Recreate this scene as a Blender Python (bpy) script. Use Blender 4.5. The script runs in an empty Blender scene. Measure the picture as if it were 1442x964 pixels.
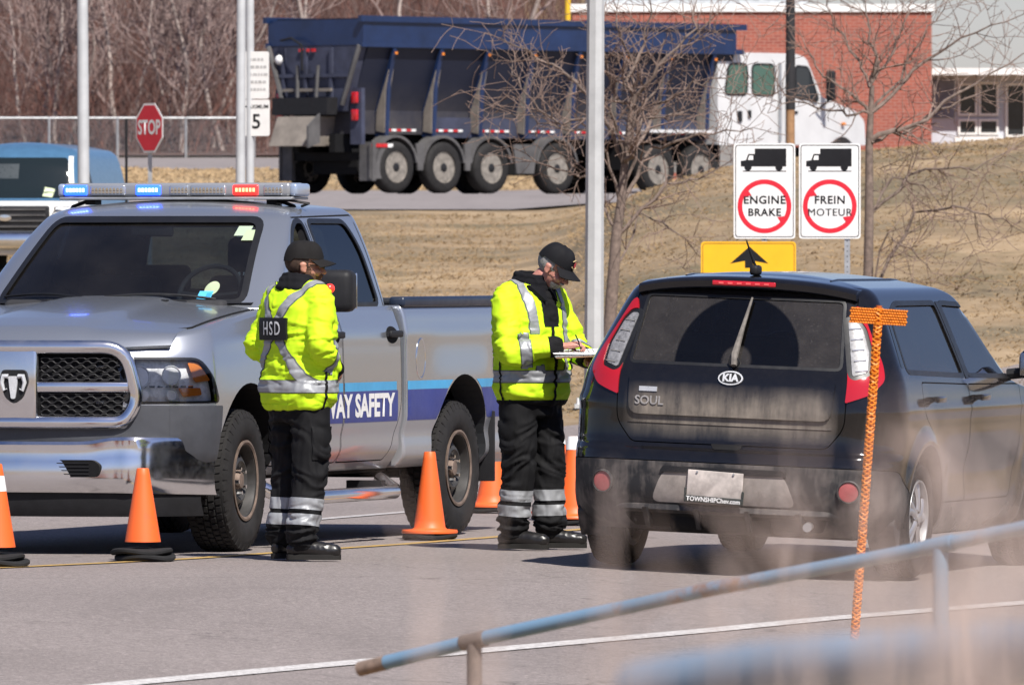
import bpy, bmesh, math, random
from math import sin, cos, pi, radians, sqrt, atan2, hypot
from mathutils import Vector, Matrix, Quaternion, noise as mnoise
from mathutils.bvhtree import BVHTree
from mathutils.geometry import delaunay_2d_cdt

SC = bpy.context.scene
COL = SC.collection
# ------------------------------------------------------------------ camera
F = 14500.0            # focal length in pixels of the 1442 px wide photograph
HC, HY = 1.67, 356.0   # eye height, horizon row
cam_d = bpy.data.cameras.new('camera'); cam = bpy.data.objects.new('camera', cam_d); COL.objects.link(cam)
cam_d.sensor_width = 36.0; cam_d.lens = 36.0 * F / 1442.0
cam_d.clip_start = 0.5; cam_d.clip_end = 6000
cam.location = (0, 0, HC); cam.rotation_euler = (pi / 2 - math.atan((482 - HY) / F), 0, 0)
cam_d.dof.use_dof = True; cam_d.dof.focus_distance = 57.0; cam_d.dof.aperture_fstop = 18.0
SC.camera = cam
# ------------------------------------------------------------------ daylight
SUN_DIR = Vector((0.34, -0.75, 1.0)).normalized()          # towards the sun
w = bpy.data.worlds.new('World'); SC.world = w; w.use_nodes = True
nt = w.node_tree; bg = nt.nodes['Background']
sky = nt.nodes.new('ShaderNodeTexSky'); sky.sky_type = 'NISHITA'; sky.sun_disc = False
sky.sun_elevation = math.asin(SUN_DIR.z); sky.sun_rotation = atan2(SUN_DIR.x, SUN_DIR.y)
sky.air_density = 0.9; sky.dust_density = 0.5; sky.ozone_density = 3.5
wb = nt.nodes.new('ShaderNodeMix'); wb.data_type = 'RGBA'; wb.blend_type = 'MULTIPLY'; wb.inputs[0].default_value = 1.0; wb.inputs[7].default_value = (1.07, .95, 1.05, 1)   # white balance of the photograph
nt.links.new(sky.outputs[0], wb.inputs[6]); nt.links.new(wb.outputs[2], bg.inputs[0]); bg.inputs[1].default_value = 0.07
sd = bpy.data.lights.new('sun', 'SUN'); sd.energy = 5.0; sd.angle = radians(0.53); sd.color = (1.0, 0.95, 0.88)
so = bpy.data.objects.new('sun', sd); COL.objects.link(so); so.location = (8, -10, 30)
so.rotation_euler = (-SUN_DIR).to_track_quat('-Z', 'Y').to_euler()
vs = SC.view_settings; vs.view_transform = 'Standard'; vs.look = 'None'; vs.gamma = 1.0; vs.use_curve_mapping = False
vs.exposure = 0.48
SC.render.engine = 'CYCLES'
SC.cycles.use_denoising = True
SC.cycles.max_bounces = 8; SC.cycles.transparent_max_bounces = 24; SC.cycles.caustics_reflective = False; SC.cycles.caustics_refractive = False
SC.cycles.sample_clamp_indirect = 6.0

def P(px, py, Y):
    """point seen at a photograph pixel, at distance Y"""
    return Vector(((px - 721) / F * Y, Y, HC + (HY - py) / F * Y))
def G(px, py, z=0.0):
    """point of the level z seen at a photograph pixel"""
    Y = (HC - z) * F / (py - HY)
    return Vector(((px - 721) / F * Y, Y, z))

# ------------------------------------------------------------------ helpers
def tag(o, label=None, cat=None, group=None, kind=None):
    if label: o['label'] = label
    if cat: o['category'] = cat
    if group: o['group'] = group
    if kind: o['kind'] = kind
    return o
def thing(name, label, cat, loc=(0, 0, 0), rz=0.0, group=None, rot=None):
    o = bpy.data.objects.new(name, None); COL.objects.link(o)
    o.empty_display_size = 0.2
    o.location = loc
    o.rotation_euler = rot if rot else (0, 0, rz)
    return tag(o, label, cat, group)
def link_mesh(name, me, mats=None, parent=None, smooth=None):
    if mats is not None:
        ml = mats if isinstance(mats, (list, tuple)) else [mats]
        idx = [0] * len(me.polygons); me.polygons.foreach_get('material_index', idx)
        me.materials.clear()
        for m in ml: me.materials.append(m)
        me.polygons.foreach_set('material_index', [min(i, len(ml) - 1) for i in idx])
    if smooth is not None and len(me.polygons):
        me.polygons.foreach_set('use_smooth', [True] * len(me.polygons))
        if smooth > 0: me.set_sharp_from_angle(angle=radians(smooth))
    o = bpy.data.objects.new(name, me); COL.objects.link(o)
    if parent is not None: o.parent = parent
    return o
def copy_tree(o, parent=None):
    c = o.copy(); COL.objects.link(c)
    if parent is not None: c.parent = parent
    for ch in list(o.children): copy_tree(ch, c)
    return c

def frame_from(d):
    d = d.normalized()
    a = Vector((0, 0, 1)) if abs(d.z) < 0.95 else Vector((1, 0, 0))
    u = d.cross(a).normalized(); v = d.cross(u).normalized()
    return u, v

class MB:
    """collects shapes in one bmesh"""
    def __init__(self): self.v = []; self.f = []; self.mi = []; self.cur = 0
    def add(self, vs, fs):
        n = len(self.v); self.v.extend([tuple(p) for p in vs])
        for f in fs: self.f.append(tuple(i + n for i in f)); self.mi.append(self.cur)
        return self
    def box(self, c, s, M=None, taper=(1, 1)):
        x, y, z = s[0] / 2, s[1] / 2, s[2] / 2; tx, ty = taper
        vs = [(-x, -y, -z), (x, -y, -z), (x, y, -z), (-x, y, -z), (-x * tx, -y * ty, z), (x * tx, -y * ty, z), (x * tx, y * ty, z), (-x * tx, y * ty, z)]
        c = Vector(c)
        vs = [(M @ Vector(p) if M else Vector(p)) + c for p in vs]
        return self.add(vs, [(3, 2, 1, 0), (4, 5, 6, 7), (0, 1, 5, 4), (1, 2, 6, 5), (2, 3, 7, 6), (3, 0, 4, 7)])
    def rbox(self, c, s, r=0.02, M=None, n=3):
        """box with rounded vertical and horizontal edges"""
        x, y, z = s[0] / 2, s[1] / 2, s[2] / 2
        r = min(r, x * .99, y * .99, z * .99); c = Vector(c)
        rings = []
        def loop(ins, zz):
            pts = []
            rr = r
            for (sx, sy, a0) in ((1, 1, 0), (-1, 1, 90), (-1, -1, 180), (1, -1, 270)):
                for k in range(n + 1):
                    a = radians(a0 + 90 * k / n)
                    pts.append((sx * (x - rr) + (rr - ins) * cos(a), sy * (y - rr) + (rr - ins) * sin(a), zz))
            return pts
        for k in range(n + 1):
            a = pi / 2 * k / n; rings.append(loop(r * (1 - sin(a)), -z + r * (1 - cos(a))))
        for k in range(n + 1):
            a = pi / 2 * k / n; rings.append(loop(r * (1 - cos(a)), z - r * (1 - sin(a))))
        L = len(rings[0]); vs = [p for q in rings for p in q]
        vs = [(M @ Vector(p) if M else Vector(p)) + c for p in vs]
        fs = [(i * L + j, i * L + (j + 1) % L, (i + 1) * L + (j + 1) % L, (i + 1) * L + j) for i in range(len(rings) - 1) for j in range(L)]
        fs.append(tuple(range(L))[::-1]); fs.append(tuple(range((len(rings) - 1) * L, len(rings) * L)))
        return self.add(vs, fs)
    def cyl(self, a, b, r0, r1=None, n=16, cap=True):
        a, b = Vector(a), Vector(b); r1 = r0 if r1 is None else r1
        u, v = frame_from(b - a)
        vs = [a + (u * cos(2 * pi * k / n) + v * sin(2 * pi * k / n)) * r0 for k in range(n)] + [b + (u * cos(2 * pi * k / n) + v * sin(2 * pi * k / n)) * r1 for k in range(n)]
        fs = [(k, n + k, n + (k + 1) % n, (k + 1) % n) for k in range(n)]
        if cap: fs += [tuple(range(n)), tuple(range(2 * n - 1, n - 1, -1))]
        return self.add(vs, fs)
    def tube(self, pts, rad, n=8, cap=True, flat=1.0, up=None):
        pts = [Vector(p) for p in pts]; m = len(pts)
        rads = rad if isinstance(rad, (list, tuple)) else [rad] * m
        u = None; vs = []
        for i, p in enumerate(pts):
            d = (pts[min(i + 1, m - 1)] - pts[max(i - 1, 0)])
            if d.length < 1e-9: d = Vector((0, 0, 1))
            d.normalize()
            if up is not None:
                u = Vector(up); u = (u - d * u.dot(d)).normalized()
            elif u is None: u, _ = frame_from(d)
            else: u = (u - d * u.dot(d)).normalized()
            v = d.cross(u)
            for k in range(n):
                a = 2 * pi * k / n
                vs.append(p + (u * cos(a) * flat + v * sin(a)) * rads[i])
        fs = [(i * n + k, i * n + (k + 1) % n, (i + 1) * n + (k + 1) % n, (i + 1) * n + k) for i in range(m - 1) for k in range(n)]
        if cap: fs += [tuple(range(n))[::-1], tuple(range((m - 1) * n, m * n))]
        return self.add(vs, fs)
    def lathe(self, prof, c=(0, 0, 0), axis='z', n=32, a0=0.0, closed=False):
        """prof: (radius, height) pairs"""
        c = Vector(c); vs = []
        for r, h in prof:
            for k in range(n):
                a = a0 + 2 * pi * k / n
                q = (r * cos(a), r * sin(a), h)
                if axis == 'y': q = (r * cos(a), h, -r * sin(a))
                elif axis == 'x': q = (h, r * cos(a), r * sin(a))
                vs.append(c + Vector(q))
        m = len(prof)
        fs = [(i * n + k, i * n + (k + 1) % n, ((i + 1) % m) * n + (k + 1) % n, ((i + 1) % m) * n + k) for i in range(m if closed else m - 1) for k in range(n)]
        if not closed:
            if prof[0][0] > 1e-6: fs.append(tuple(range(n))[::-1])
            if prof[-1][0] > 1e-6: fs.append(tuple(range((m - 1) * n, m * n)))
        return self.add(vs, fs)
    def prism(self, poly, h0, h1, axis='z', M=None):
        """poly in the two other coordinates, extruded along axis"""
        n = len(poly)
        def q(p, h):
            if axis == 'z': v = Vector((p[0], p[1], h))
            elif axis == 'y': v = Vector((p[0], h, p[1]))
            else: v = Vector((h, p[0], p[1]))
            return M @ v if M else v
        vs = [q(p, h0) for p in poly] + [q(p, h1) for p in poly]
        fs = [tuple(range(n))[::-1], tuple(range(n, 2 * n))] + [(k, (k + 1) % n, n + (k + 1) % n, n + k) for k in range(n)]
        return self.add(vs, fs)
    def grid(self, fn, nu, nv):
        vs = [fn(i / nu, j / nv) for i in range(nu + 1) for j in range(nv + 1)]
        m = nv + 1
        return self.add(vs, [(i * m + j, (i + 1) * m + j, (i + 1) * m + j + 1, i * m + j + 1) for i in range(nu) for j in range(nv)])
    def sphere(self, c, r, n=12, m=8, M=None):
        c = Vector(c); rr = r if isinstance(r, (tuple, list)) else (r, r, r); vs = []
        for i in range(m + 1):
            t = pi * i / m
            for k in range(n):
                a = 2 * pi * k / n
                q = Vector((rr[0] * sin(t) * cos(a), rr[1] * sin(t) * sin(a), rr[2] * cos(t)))
                vs.append(c + (M @ q if M else q))
        return self.add(vs, [(i * n + k, (i + 1) * n + k, (i + 1) * n + (k + 1) % n, i * n + (k + 1) % n) for i in range(m) for k in range(n)])
    def mesh(self, name='m', fixn=True):
        me = bpy.data.meshes.new(name); me.from_pydata(self.v, [], self.f)
        if any(self.mi): me.polygons.foreach_set('material_index', self.mi)
        if fixn:
            bm = bmesh.new(); bm.from_mesh(me)
            bmesh.ops.remove_doubles(bm, verts=bm.verts, dist=1e-6)
            bmesh.ops.recalc_face_normals(bm, faces=bm.faces); bm.to_mesh(me); bm.free()
        me.update()
        return me
    def build(self, name, mat, parent=None, smooth=35, fixn=True):
        return link_mesh(name, self.mesh(name, fixn), mat, parent, smooth or None)

# ------------------------------------------------------------------ materials
class NB:
    """small node-tree writer"""
    def __init__(self, name):
        self.m = bpy.data.materials.new(name); self.m.use_nodes = True
        self.t = self.m.node_tree; self.p = self.t.nodes['Principled BSDF']; self.out = self.t.nodes['Material Output']
        self._co = None
    def n(self, kind, **kw):
        nd = self.t.nodes.new('ShaderNode' + kind)
        for k, v in kw.items():
            if k in nd.inputs: nd.inputs[k].default_value = v
            else: setattr(nd, k, v)
        return nd
    def l(self, a, b): self.t.links.new(a, b)
    def co(self, kind='Object'):
        if self._co is None: self._co = self.n('TexCoord')
        return self._co.outputs[kind]
    def noise(self, scale, detail=4, rough=.6, vec=None, stretch=None, dist=0.0):
        v = vec or self.co()
        if stretch:
            mp = self.n('Mapping'); mp.inputs['Scale'].default_value = stretch; self.l(v, mp.inputs[0]); v = mp.outputs[0]
        nd = self.n('TexNoise'); nd.inputs['Scale'].default_value = scale; nd.inputs['Detail'].default_value = detail; nd.inputs['Roughness'].default_value = rough; nd.inputs['Distortion'].default_value = dist
        self.l(v, nd.inputs['Vector']); return nd.outputs['Fac']
    def ramp(self, fac, stops):
        r = self.n('ValToRGB'); el = r.color_ramp.elements
        while len(el) < len(stops): el.new(0.5)
        for e, (pos, c) in zip(el, stops):
            e.position = pos; e.color = (*c, 1) if len(c) == 3 else c
        self.l(fac, r.inputs[0]); return r.outputs[0]
    def mix(self, fac, a, b):
        m = self.n('Mix'); m.data_type = 'RGBA'
        for s, val in ((0, fac), (6, a), (7, b)):
            if hasattr(val, 'links'): self.l(val, m.inputs[s])
            elif s == 0: m.inputs[0].default_value = val
            else: m.inputs[s].default_value = (*val, 1)
        return m.outputs[2]
    def math(self, op, a, b=0.0, c=0.0, clamp=False):
        m = self.n('Math'); m.operation = op; m.use_clamp = clamp
        for i, val in enumerate((a, b, c)):
            if hasattr(val, 'links'): self.l(val, m.inputs[i])
            else: m.inputs[i].default_value = val
        return m.outputs[0]
    def xyz(self, v=None):
        s = self.n('SeparateXYZ'); self.l(v or self.co(), s.inputs[0]); return s.outputs
    def bump(self, h, strength=.3, dist=.01):
        b = self.n('Bump'); b.inputs['Strength'].default_value = strength; b.inputs['Distance'].default_value = dist
        self.l(h, b.inputs['Height']); self.l(b.outputs[0], self.p.inputs['Normal'])
    def set(self, **kw):
        for k, v in kw.items():
            k = {'col': 'Base Color', 'rough': 'Roughness', 'metal': 'Metallic', 'coat': 'Coat Weight', 'coatr': 'Coat Roughness', 'spec': 'Specular IOR Level', 'emit': 'Emission Color', 'emits': 'Emission Strength', 'alpha': 'Alpha', 'trans': 'Transmission Weight', 'sheen': 'Sheen Weight'}.get(k, k)
            s = self.p.inputs[k]
            if hasattr(v, 'links'): self.l(v, s)
            elif isinstance(v, (tuple, list)) and len(v) == 3: s.default_value = (*v, 1)
            else: s.default_value = v
        return self
def simple(name, col, rough=.6, metal=0.0, var=.18, scale=6.0, bump=0.0, bscale=60.0, **kw):
    """plain surface with a little uneven wear"""
    b = NB(name)
    f = b.noise(scale, 5, .65)
    lo = tuple(c * (1 - var) for c in col); hi = tuple(min(1, c * (1 + var)) for c in col)
    b.set(col=b.ramp(f, [(.3, lo), (.7, hi)]), metal=metal, **kw)
    r = b.noise(scale * 3, 3, .6)
    b.set(rough=b.math('MULTIPLY_ADD', r, .25, rough - .12, clamp=True))
    if 'spec' not in kw and max(col) < .05 and rough > .45: b.set(spec=.2)
    if bump: b.bump(b.noise(bscale, 4, .6), bump, .004)
    return b.m
# ------------------------------------------------------------------ body-work tools
def pchip(keys, x):
    """smooth monotone interpolation of (x, y) keys"""
    n = len(keys)
    if x <= keys[0][0]: return keys[0][1]
    if x >= keys[-1][0]: return keys[-1][1]
    for i in range(n - 1):
        if keys[i][0] <= x <= keys[i + 1][0]: break
    h = [keys[k + 1][0] - keys[k][0] for k in range(n - 1)]
    d = [(keys[k + 1][1] - keys[k][1]) / h[k] for k in range(n - 1)]
    def sl(k):
        if k == 0: return d[0]
        if k == n - 1: return d[-1]
        if d[k - 1] * d[k] <= 0: return 0.0
        w1, w2 = 2 * h[k] + h[k - 1], h[k] + 2 * h[k - 1]
        return (w1 + w2) / (w1 / d[k - 1] + w2 / d[k])
    t = (x - keys[i][0]) / h[i]; m0, m1 = sl(i), sl(i + 1)
    return ((2 * t ** 3 - 3 * t * t + 1) * keys[i][1] + (t ** 3 - 2 * t * t + t) * h[i] * m0 + (-2 * t ** 3 + 3 * t * t) * keys[i + 1][1] + (t ** 3 - t * t) * h[i] * m1)

def footprint(xr, xf, w, rr, rf, bowr, bowf, nr=12, nc=8, ns=60):
    """half loop (y>=0) of a rounded plan, rear centre to front centre"""
    pts = []
    br = lambda y: bowr * (abs(y) / w) ** 2.2
    bf = lambda y: -bowf * (abs(y) / w) ** 2.2
    for k in range(nr): pts.append((xr, (w - rr) * k / nr))
    for k in range(nc): a = pi / 2 * k / nc; pts.append((xr + rr - rr * cos(a), w - rr + rr * sin(a)))
    for k in range(ns): pts.append((xr + rr + (xf - rf - xr - rr) * k / ns, w))
    for k in range(nc): a = pi / 2 * k / nc; pts.append((xf - rf + rf * sin(a), w - rf + rf * cos(a)))
    for k in range(nr + 1): pts.append((xf, (w - rf) * (1 - k / nr)))
    out = []
    mid = (xr + xf) / 2
    for x, y in pts:
        s = max(0, 1 - (x - xr) / max(.3, .45 * (xf - xr))); e = max(0, 1 - (xf - x) / max(.3, .45 * (xf - xr)))
        out.append((x + br(y) * s * s + bf(y) * e * e, y))
    return out
def stack(keys, zs, deform=None, crown=0.0, crown_n=8, inset=0.9, **kw):
    """closed body from plan loops piled up in z; keys: name -> [(z, value)]"""
    g = lambda k, z: pchip(keys[k], z)
    rings = []
    def loop(xr, xf, w, z, rr, rf, bowr, bowf):
        half = footprint(xr, xf, w, min(rr, w * .9), min(rf, w * .9), bowr, bowf, **kw)
        full = half + [(x, -y) for x, y in half[-2:0:-1]]
        return [(x, y, z) for x, y in full]
    for z in zs: rings.append(loop(g('xr', z), g('xf', z), g('w', z), z, g('rr', z), g('rf', z), g('br', z), g('bf', z)))
    z = zs[-1]; xr, xf, w = g('xr', z), g('xf', z), g('w', z)
    for k in range(1, crown_n + 1):
        e = inset * (k / crown_n) ** 1.3
        rings.append(loop(xr + e * w * .9, xf - e * w * .9, w * (1 - e), z + crown * (1 - (1 - e) ** 2), g('rr', z) * (1 - e * .8), g('rf', z) * (1 - e * .8), g('br', z) * (1 - e), g('bf', z) * (1 - e)))
    L = len(rings[0]); vs = [p for q in rings for p in q]
    if deform: vs = [deform(*p) for p in vs]
    fs = [(i * L + j, i * L + (j + 1) % L, (i + 1) * L + (j + 1) % L, (i + 1) * L + j) for i in range(len(rings) - 1) for j in range(L)]
    fs += [tuple(range(L))[::-1], tuple(range((len(rings) - 1) * L, len(rings) * L))]
    b = MB(); b.add(vs, fs)
    return b.mesh('stack')
def frange(a, b, n): return [a + (b - a) * k / n for k in range(n + 1)]

class Ref:
    """a smooth surface to project pieces on"""
    def __init__(self, me):
        me.calc_loop_triangles()
        self.co = [v.co.copy() for v in me.vertices]
        self.no = [v.normal.copy() for v in me.vertices]
        self.tri = [tuple(t.vertices) for t in me.loop_triangles]
        self.bvh = BVHTree.FromPolygons(self.co, self.tri)
    def normal(self, p, i):
        a, b, c = (self.co[k] for k in self.tri[i])
        from mathutils.geometry import barycentric_transform
        na, nb, nc = (self.no[k] for k in self.tri[i])
        n = (b - a).cross(c - a); A = n.length_squared
        if A < 1e-16: return na
        wa = n.dot((b - p).cross(c - p)) / A; wb = n.dot((c - p).cross(a - p)) / A
        q = na * wa + nb * wb + nc * (1 - wa - wb)
        return q.normalized() if q.length > 1e-9 else na
    def ray(self, o, d):
        h = self.bvh.ray_cast(o, d)
        if h[0] is None: return None
        return h[0], self.normal(h[0], h[2])
    def near(self, p):
        h = self.bvh.find_nearest(p)
        return h[0], self.normal(h[0], h[2]), h[3]

def run_mod(me, fn, others=()):
    o = bpy.data.objects.new('tmp', me); COL.objects.link(o)
    fn(o)
    dg = bpy.context.evaluated_depsgraph_get()
    r = bpy.data.meshes.new_from_object(o.evaluated_get(dg), preserve_all_data_layers=False, depsgraph=dg)
    bpy.data.objects.remove(o)
    return r
def boolean(a, b, op='DIFFERENCE', solver='MANIFOLD'):
    ob = bpy.data.objects.new('cut', b); COL.objects.link(ob)
    def fn(o):
        m = o.modifiers.new('b', 'BOOLEAN'); m.solver = solver; m.operation = op; m.object = ob
    r = run_mod(a, fn)
    bpy.data.objects.remove(ob)
    return r
def finish(me, ref, tol=.0015, in_mat=1, ang=.5):
    """true surface normals where the piece still lies on the reference; cut faces take material slot in_mat"""
    n = len(me.polygons)
    sm = [True] * n; mi = [0] * n
    near = [ref.near(v.co) for v in me.vertices]
    vn = [None] * len(me.loops)
    for p in me.polygons:
        c = ref.near(p.center)
        on = c[2] < max(tol, .004) and all(near[v][2] < tol for v in p.vertices) and p.normal.dot(c[1]) > ang
        if not on: mi[p.index] = in_mat
        for li, v in zip(p.loop_indices, p.vertices):
            vn[li] = near[v][1] if on else p.normal.copy()
    me.polygons.foreach_set('use_smooth', sm); me.polygons.foreach_set('material_index', mi)
    me.normals_split_custom_set(vn)
    return me

AX = {'left': (Vector((0, -1, 0)), lambda u, v: Vector((u, 4, v))), 'right': (Vector((0, 1, 0)), lambda u, v: Vector((u, -4, v))),
      'rear': (Vector((1, 0, 0)), lambda u, v: Vector((-9, u, v))), 'front': (Vector((-1, 0, 0)), lambda u, v: Vector((9, u, v))),
      'top': (Vector((0, 0, -1)), lambda u, v: Vector((u, v, 9)))}
def diag(ang):
    """projection at an angle between rear (0) and right side (90 degrees): u runs along the surface"""
    a = radians(ang); d = Vector((cos(a), sin(a), 0)); e = Vector((sin(a), -cos(a), 0))
    return (d, lambda u, v: -d * 6 + e * u + Vector((0, 0, v)))
def rpoly(pts, r, n=4):
    """polygon with rounded corners; r one value or one per corner"""
    out = []; m = len(pts)
    for i in range(m):
        p = Vector(pts[i]); a = Vector(pts[i - 1]) - p; b = Vector(pts[(i + 1) % m]) - p
        rr = r[i] if isinstance(r, (list, tuple)) else r
        t = min(rr, a.length * .45, b.length * .45)
        if t < 1e-5: out.append((p.x, p.y)); continue
        pa = p + a.normalized() * t; pb = p + b.normalized() * t
        for k in range(n + 1):
            s = k / n; q = pa * (1 - s) ** 2 + p * 2 * s * (1 - s) + pb * s * s
            out.append((q.x, q.y))
    return out
def pin(p, poly):
    x, y = p; c = False; n = len(poly); j = n - 1
    for i in range(n):
        xi, yi = poly[i]; xj, yj = poly[j]
        if (yi > y) != (yj > y) and x < (xj - xi) * (y - yi) / (yj - yi) + xi: c = not c
        j = i
    return c
def offset_poly(poly, d):
    """push a polygon outwards by d"""
    n = len(poly); A = sum(poly[i - 1][0] * poly[i][1] - poly[i][0] * poly[i - 1][1] for i in range(n))
    s = 1 if A > 0 else -1; out = []
    for i in range(n):
        p0, p1, p2 = Vector(poly[i - 1]), Vector(poly[i]), Vector(poly[(i + 1) % n])
        e1 = (p1 - p0); e2 = (p2 - p1)
        if e1.length < 1e-9: e1 = e2
        if e2.length < 1e-9: e2 = e1
        e1 = e1.normalized(); e2 = e2.normalized()
        n1 = Vector((e1.y, -e1.x)) * s; n2 = Vector((e2.y, -e2.x)) * s
        b = n1 + n2
        if b.length < 1e-6: b = n1
        b.normalize(); k = d / max(.35, b.dot(n1)); out.append((p1.x + b.x * k, p1.y + b.y * k))
    return out
def fill2d(poly, holes=(), step=.05):
    def dens(q):
        o = []
        for i in range(len(q)):
            a, b = Vector(q[i]), Vector(q[(i + 1) % len(q)]); k = max(1, int((b - a).length / step + .5))
            o += [tuple(a + (b - a) * t / k) for t in range(k)]
        return o
    loops = [dens(q) for q in (poly, *holes)]
    V = []; E = []
    for q in loops:
        n = len(V); V += q; E += [(n + i, n + (i + 1) % len(q)) for i in range(len(q))]
    nb = len(V)
    xs = [p[0] for p in poly]; ys = [p[1] for p in poly]
    x = min(xs) + step / 2
    import itertools
    bpts = list(V)
    while x < max(xs):
        y = min(ys) + step / 2
        while y < max(ys):
            if pin((x, y), loops[0]) and not any(pin((x, y), h) for h in loops[1:]):
                if all((x - q[0]) ** 2 + (y - q[1]) ** 2 > (step * .45) ** 2 for q in bpts): V.append((x, y))
            y += step
        x += step
    r = delaunay_2d_cdt([Vector(p) for p in V], E, [], 0, 1e-6)
    V2 = [tuple(p) for p in r[0]]; T = []
    for t in r[2]:
        c = (sum(V2[i][0] for i in t) / 3, sum(V2[i][1] for i in t) / 3)
        if pin(c, loops[0]) and not any(pin(c, h) for h in loops[1:]): T.append(tuple(t))
    return V2, T
def patch(ref, axis, poly, off=.003, thick=.0, holes=(), step=.05, name='patch', mat=None, parent=None, fn=None):
    """a sheet lying on the reference surface, off metres proud, thick metres deep"""
    d, org = AX[axis] if isinstance(axis, str) else axis
    V, T = fill2d(poly, holes, step)
    vs = []; ns = []; last = None
    hits = [ref.ray(org(*p), d) for p in V]
    good = [i for i, h in enumerate(hits) if h]
    if not good: raise RuntimeError('patch misses ' + name)
    for i, p in enumerate(V):
        h = hits[i]
        if h is None:
            j = min(good, key=lambda k: (V[k][0] - p[0]) ** 2 + (V[k][1] - p[1]) ** 2); h = hits[j]
            o = org(*p); q = o + d * ((h[0] - o).dot(d)); h = (q, h[1])
        o_ = off + (fn(*p) if fn else 0)
        vs.append(h[0] + h[1] * o_); ns.append(h[1])
    # orientation
    fs = []
    for t in T:
        a, b, c = (vs[i] for i in t)
        n = (b - a).cross(c - a)
        fs.append(t if n.dot(ns[t[0]]) > 0 else t[::-1])
    allv = [tuple(v) for v in vs]; F_ = list(fs)
    n0 = len(vs)
    if thick:
        allv += [tuple(v - n * thick) for v, n in zip(vs, ns)]
        F_ += [tuple(i + n0 for i in t[::-1]) for t in fs]
        cnt = {}
        for t in fs:
            for i in range(3):
                e = (t[i], t[(i + 1) % 3]); cnt[e] = cnt.get(e, 0) + 1
        for (a, b) in list(cnt):
            if (b, a) not in cnt: F_.append((a, a + n0, b + n0, b))
    me = bpy.data.meshes.new(name); me.from_pydata(allv, [], F_); me.update()
    nn = [None] * len(me.loops); nf = len(fs)
    for p in me.polygons:
        for li, v in zip(p.loop_indices, p.vertices):
            nn[li] = ns[v] if p.index < nf else p.normal.copy()
    me.polygons.foreach_set('use_smooth', [True] * len(me.polygons))
    me.normals_split_custom_set(nn)
    return link_mesh(name, me, mat, parent)
def prism_mesh(poly, axis, h0, h1, M=None):
    b = MB(); b.prism(poly, h0, h1, axis, M); return b.mesh('prism')
def split(body, poly, axis, h0, h1, gap=.004):
    """cut a panel out of a solid body with a real gap round it -> (body, panel)"""
    panel = boolean(body.copy(), prism_mesh(offset_poly(poly, -gap / 2), axis, h0, h1), 'INTERSECT')
    body = boolean(body, prism_mesh(offset_poly(poly, gap / 2), axis, h0, h1))
    return body, panel
def cut(body, poly, axis, h0, h1): return boolean(body, prism_mesh(poly, axis, h0, h1))
def text_mesh(s, size, extrude=.0, bold=.0, align='CENTER', sx=1.0, shear=0.0, spacing=1.0):
    c = bpy.data.curves.new('text', 'FONT'); c.body = s; c.size = size; c.extrude = extrude; c.offset = bold
    c.align_x = align; c.align_y = 'CENTER'; c.shear = shear; c.space_character = spacing; c.resolution_u = 3
    o = bpy.data.objects.new('text', c); COL.objects.link(o)
    dg = bpy.context.evaluated_depsgraph_get(); dg.update()
    me = bpy.data.meshes.new_from_object(o.evaluated_get(dg), depsgraph=dg)
    bpy.data.objects.remove(o); bpy.data.curves.remove(c)
    if sx != 1.0:
        for v in me.vertices: v.co.x *= sx
    me.materials.clear()
    return me
def lettering(s, size, M, mat, parent=None, name='lettering', **kw):
    me = text_mesh(s, size, **kw); me.transform(M); me.update()
    return link_mesh(name, me, mat, parent)
def oval(cx, cy, rx, ry, n=24, rot=0.0):
    return [(cx + rx * cos(a) * cos(rot) - ry * sin(a) * sin(rot), cy + rx * cos(a) * sin(rot) + ry * sin(a) * cos(rot)) for a in (2 * pi * k / n for k in range(n))]

# shared materials -------------------------------------------------
def glass_mat(name, tint, gloss=1.0, dust=None, rough=.02):
    b = NB(name); t = b.t; t.nodes.remove(b.p)
    tr = b.n('BsdfTransparent'); tr.inputs[0].default_value = (*tint, 1)
    gl = b.n('BsdfGlossy'); gl.inputs['Roughness'].default_value = rough; gl.inputs[0].default_value = (gloss, gloss, gloss, 1)
    fr = b.n('Fresnel'); fr.inputs[0].default_value = 1.52
    mx = b.n('MixShader'); b.l(fr.outputs[0], mx.inputs[0]); b.l(tr.outputs[0], mx.inputs[1]); b.l(gl.outputs[0], mx.inputs[2])
    res = mx.outputs[0]
    if dust:
        df = b.n('BsdfDiffuse'); df.inputs[0].default_value = (.30, .27, .25, 1)
        m2 = b.n('MixShader'); b.l(dust(b), m2.inputs[0]); b.l(res, m2.inputs[1]); b.l(df.outputs[0], m2.inputs[2]); res = m2.outputs[0]
    b.l(res, b.out.inputs[0]); return b.m
M_BLACK = simple('black_plastic', (.018, .018, .02), .55, scale=12, bump=.1)
M_DARK = simple('dark_cavity', (.008, .008, .009), .8)
M_RUBBER = simple('rubber', (.022, .021, .021), .75, scale=10, var=.3, bump=.25, bscale=120)
M_TRIM = simple('trim_rubber', (.010, .010, .011), .4)
M_CHROME = simple('chrome', (.82, .82, .83), .12, 1.0, var=.06, scale=3)
M_STEEL = simple('galvanised_steel', (.42, .43, .44), .5, .75, scale=5)
M_SEAT = simple('seat_fabric', (.03, .03, .033), .9)
M_WHITE = simple('white_paint', (.74, .74, .73), .5, var=.06)
M_PLATE = simple('plate_white', (.43, .385, .355), .6, var=.4, scale=11)
M_REDLENS = simple('red_lens', (.5, .012, .018), .12, coat=.6, var=.1)
M_AMBER = simple('amber_lens', (.75, .22, .02), .15, coat=.6, var=.1)
M_CLEAR = glass_mat('clear_lens', (.93, .94, .95), 1.0)
def emit_mat(name, col, s, base=(.2, .2, .2)):
    return NB(name).set(col=base, emit=col, emits=s, rough=.2).m
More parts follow.
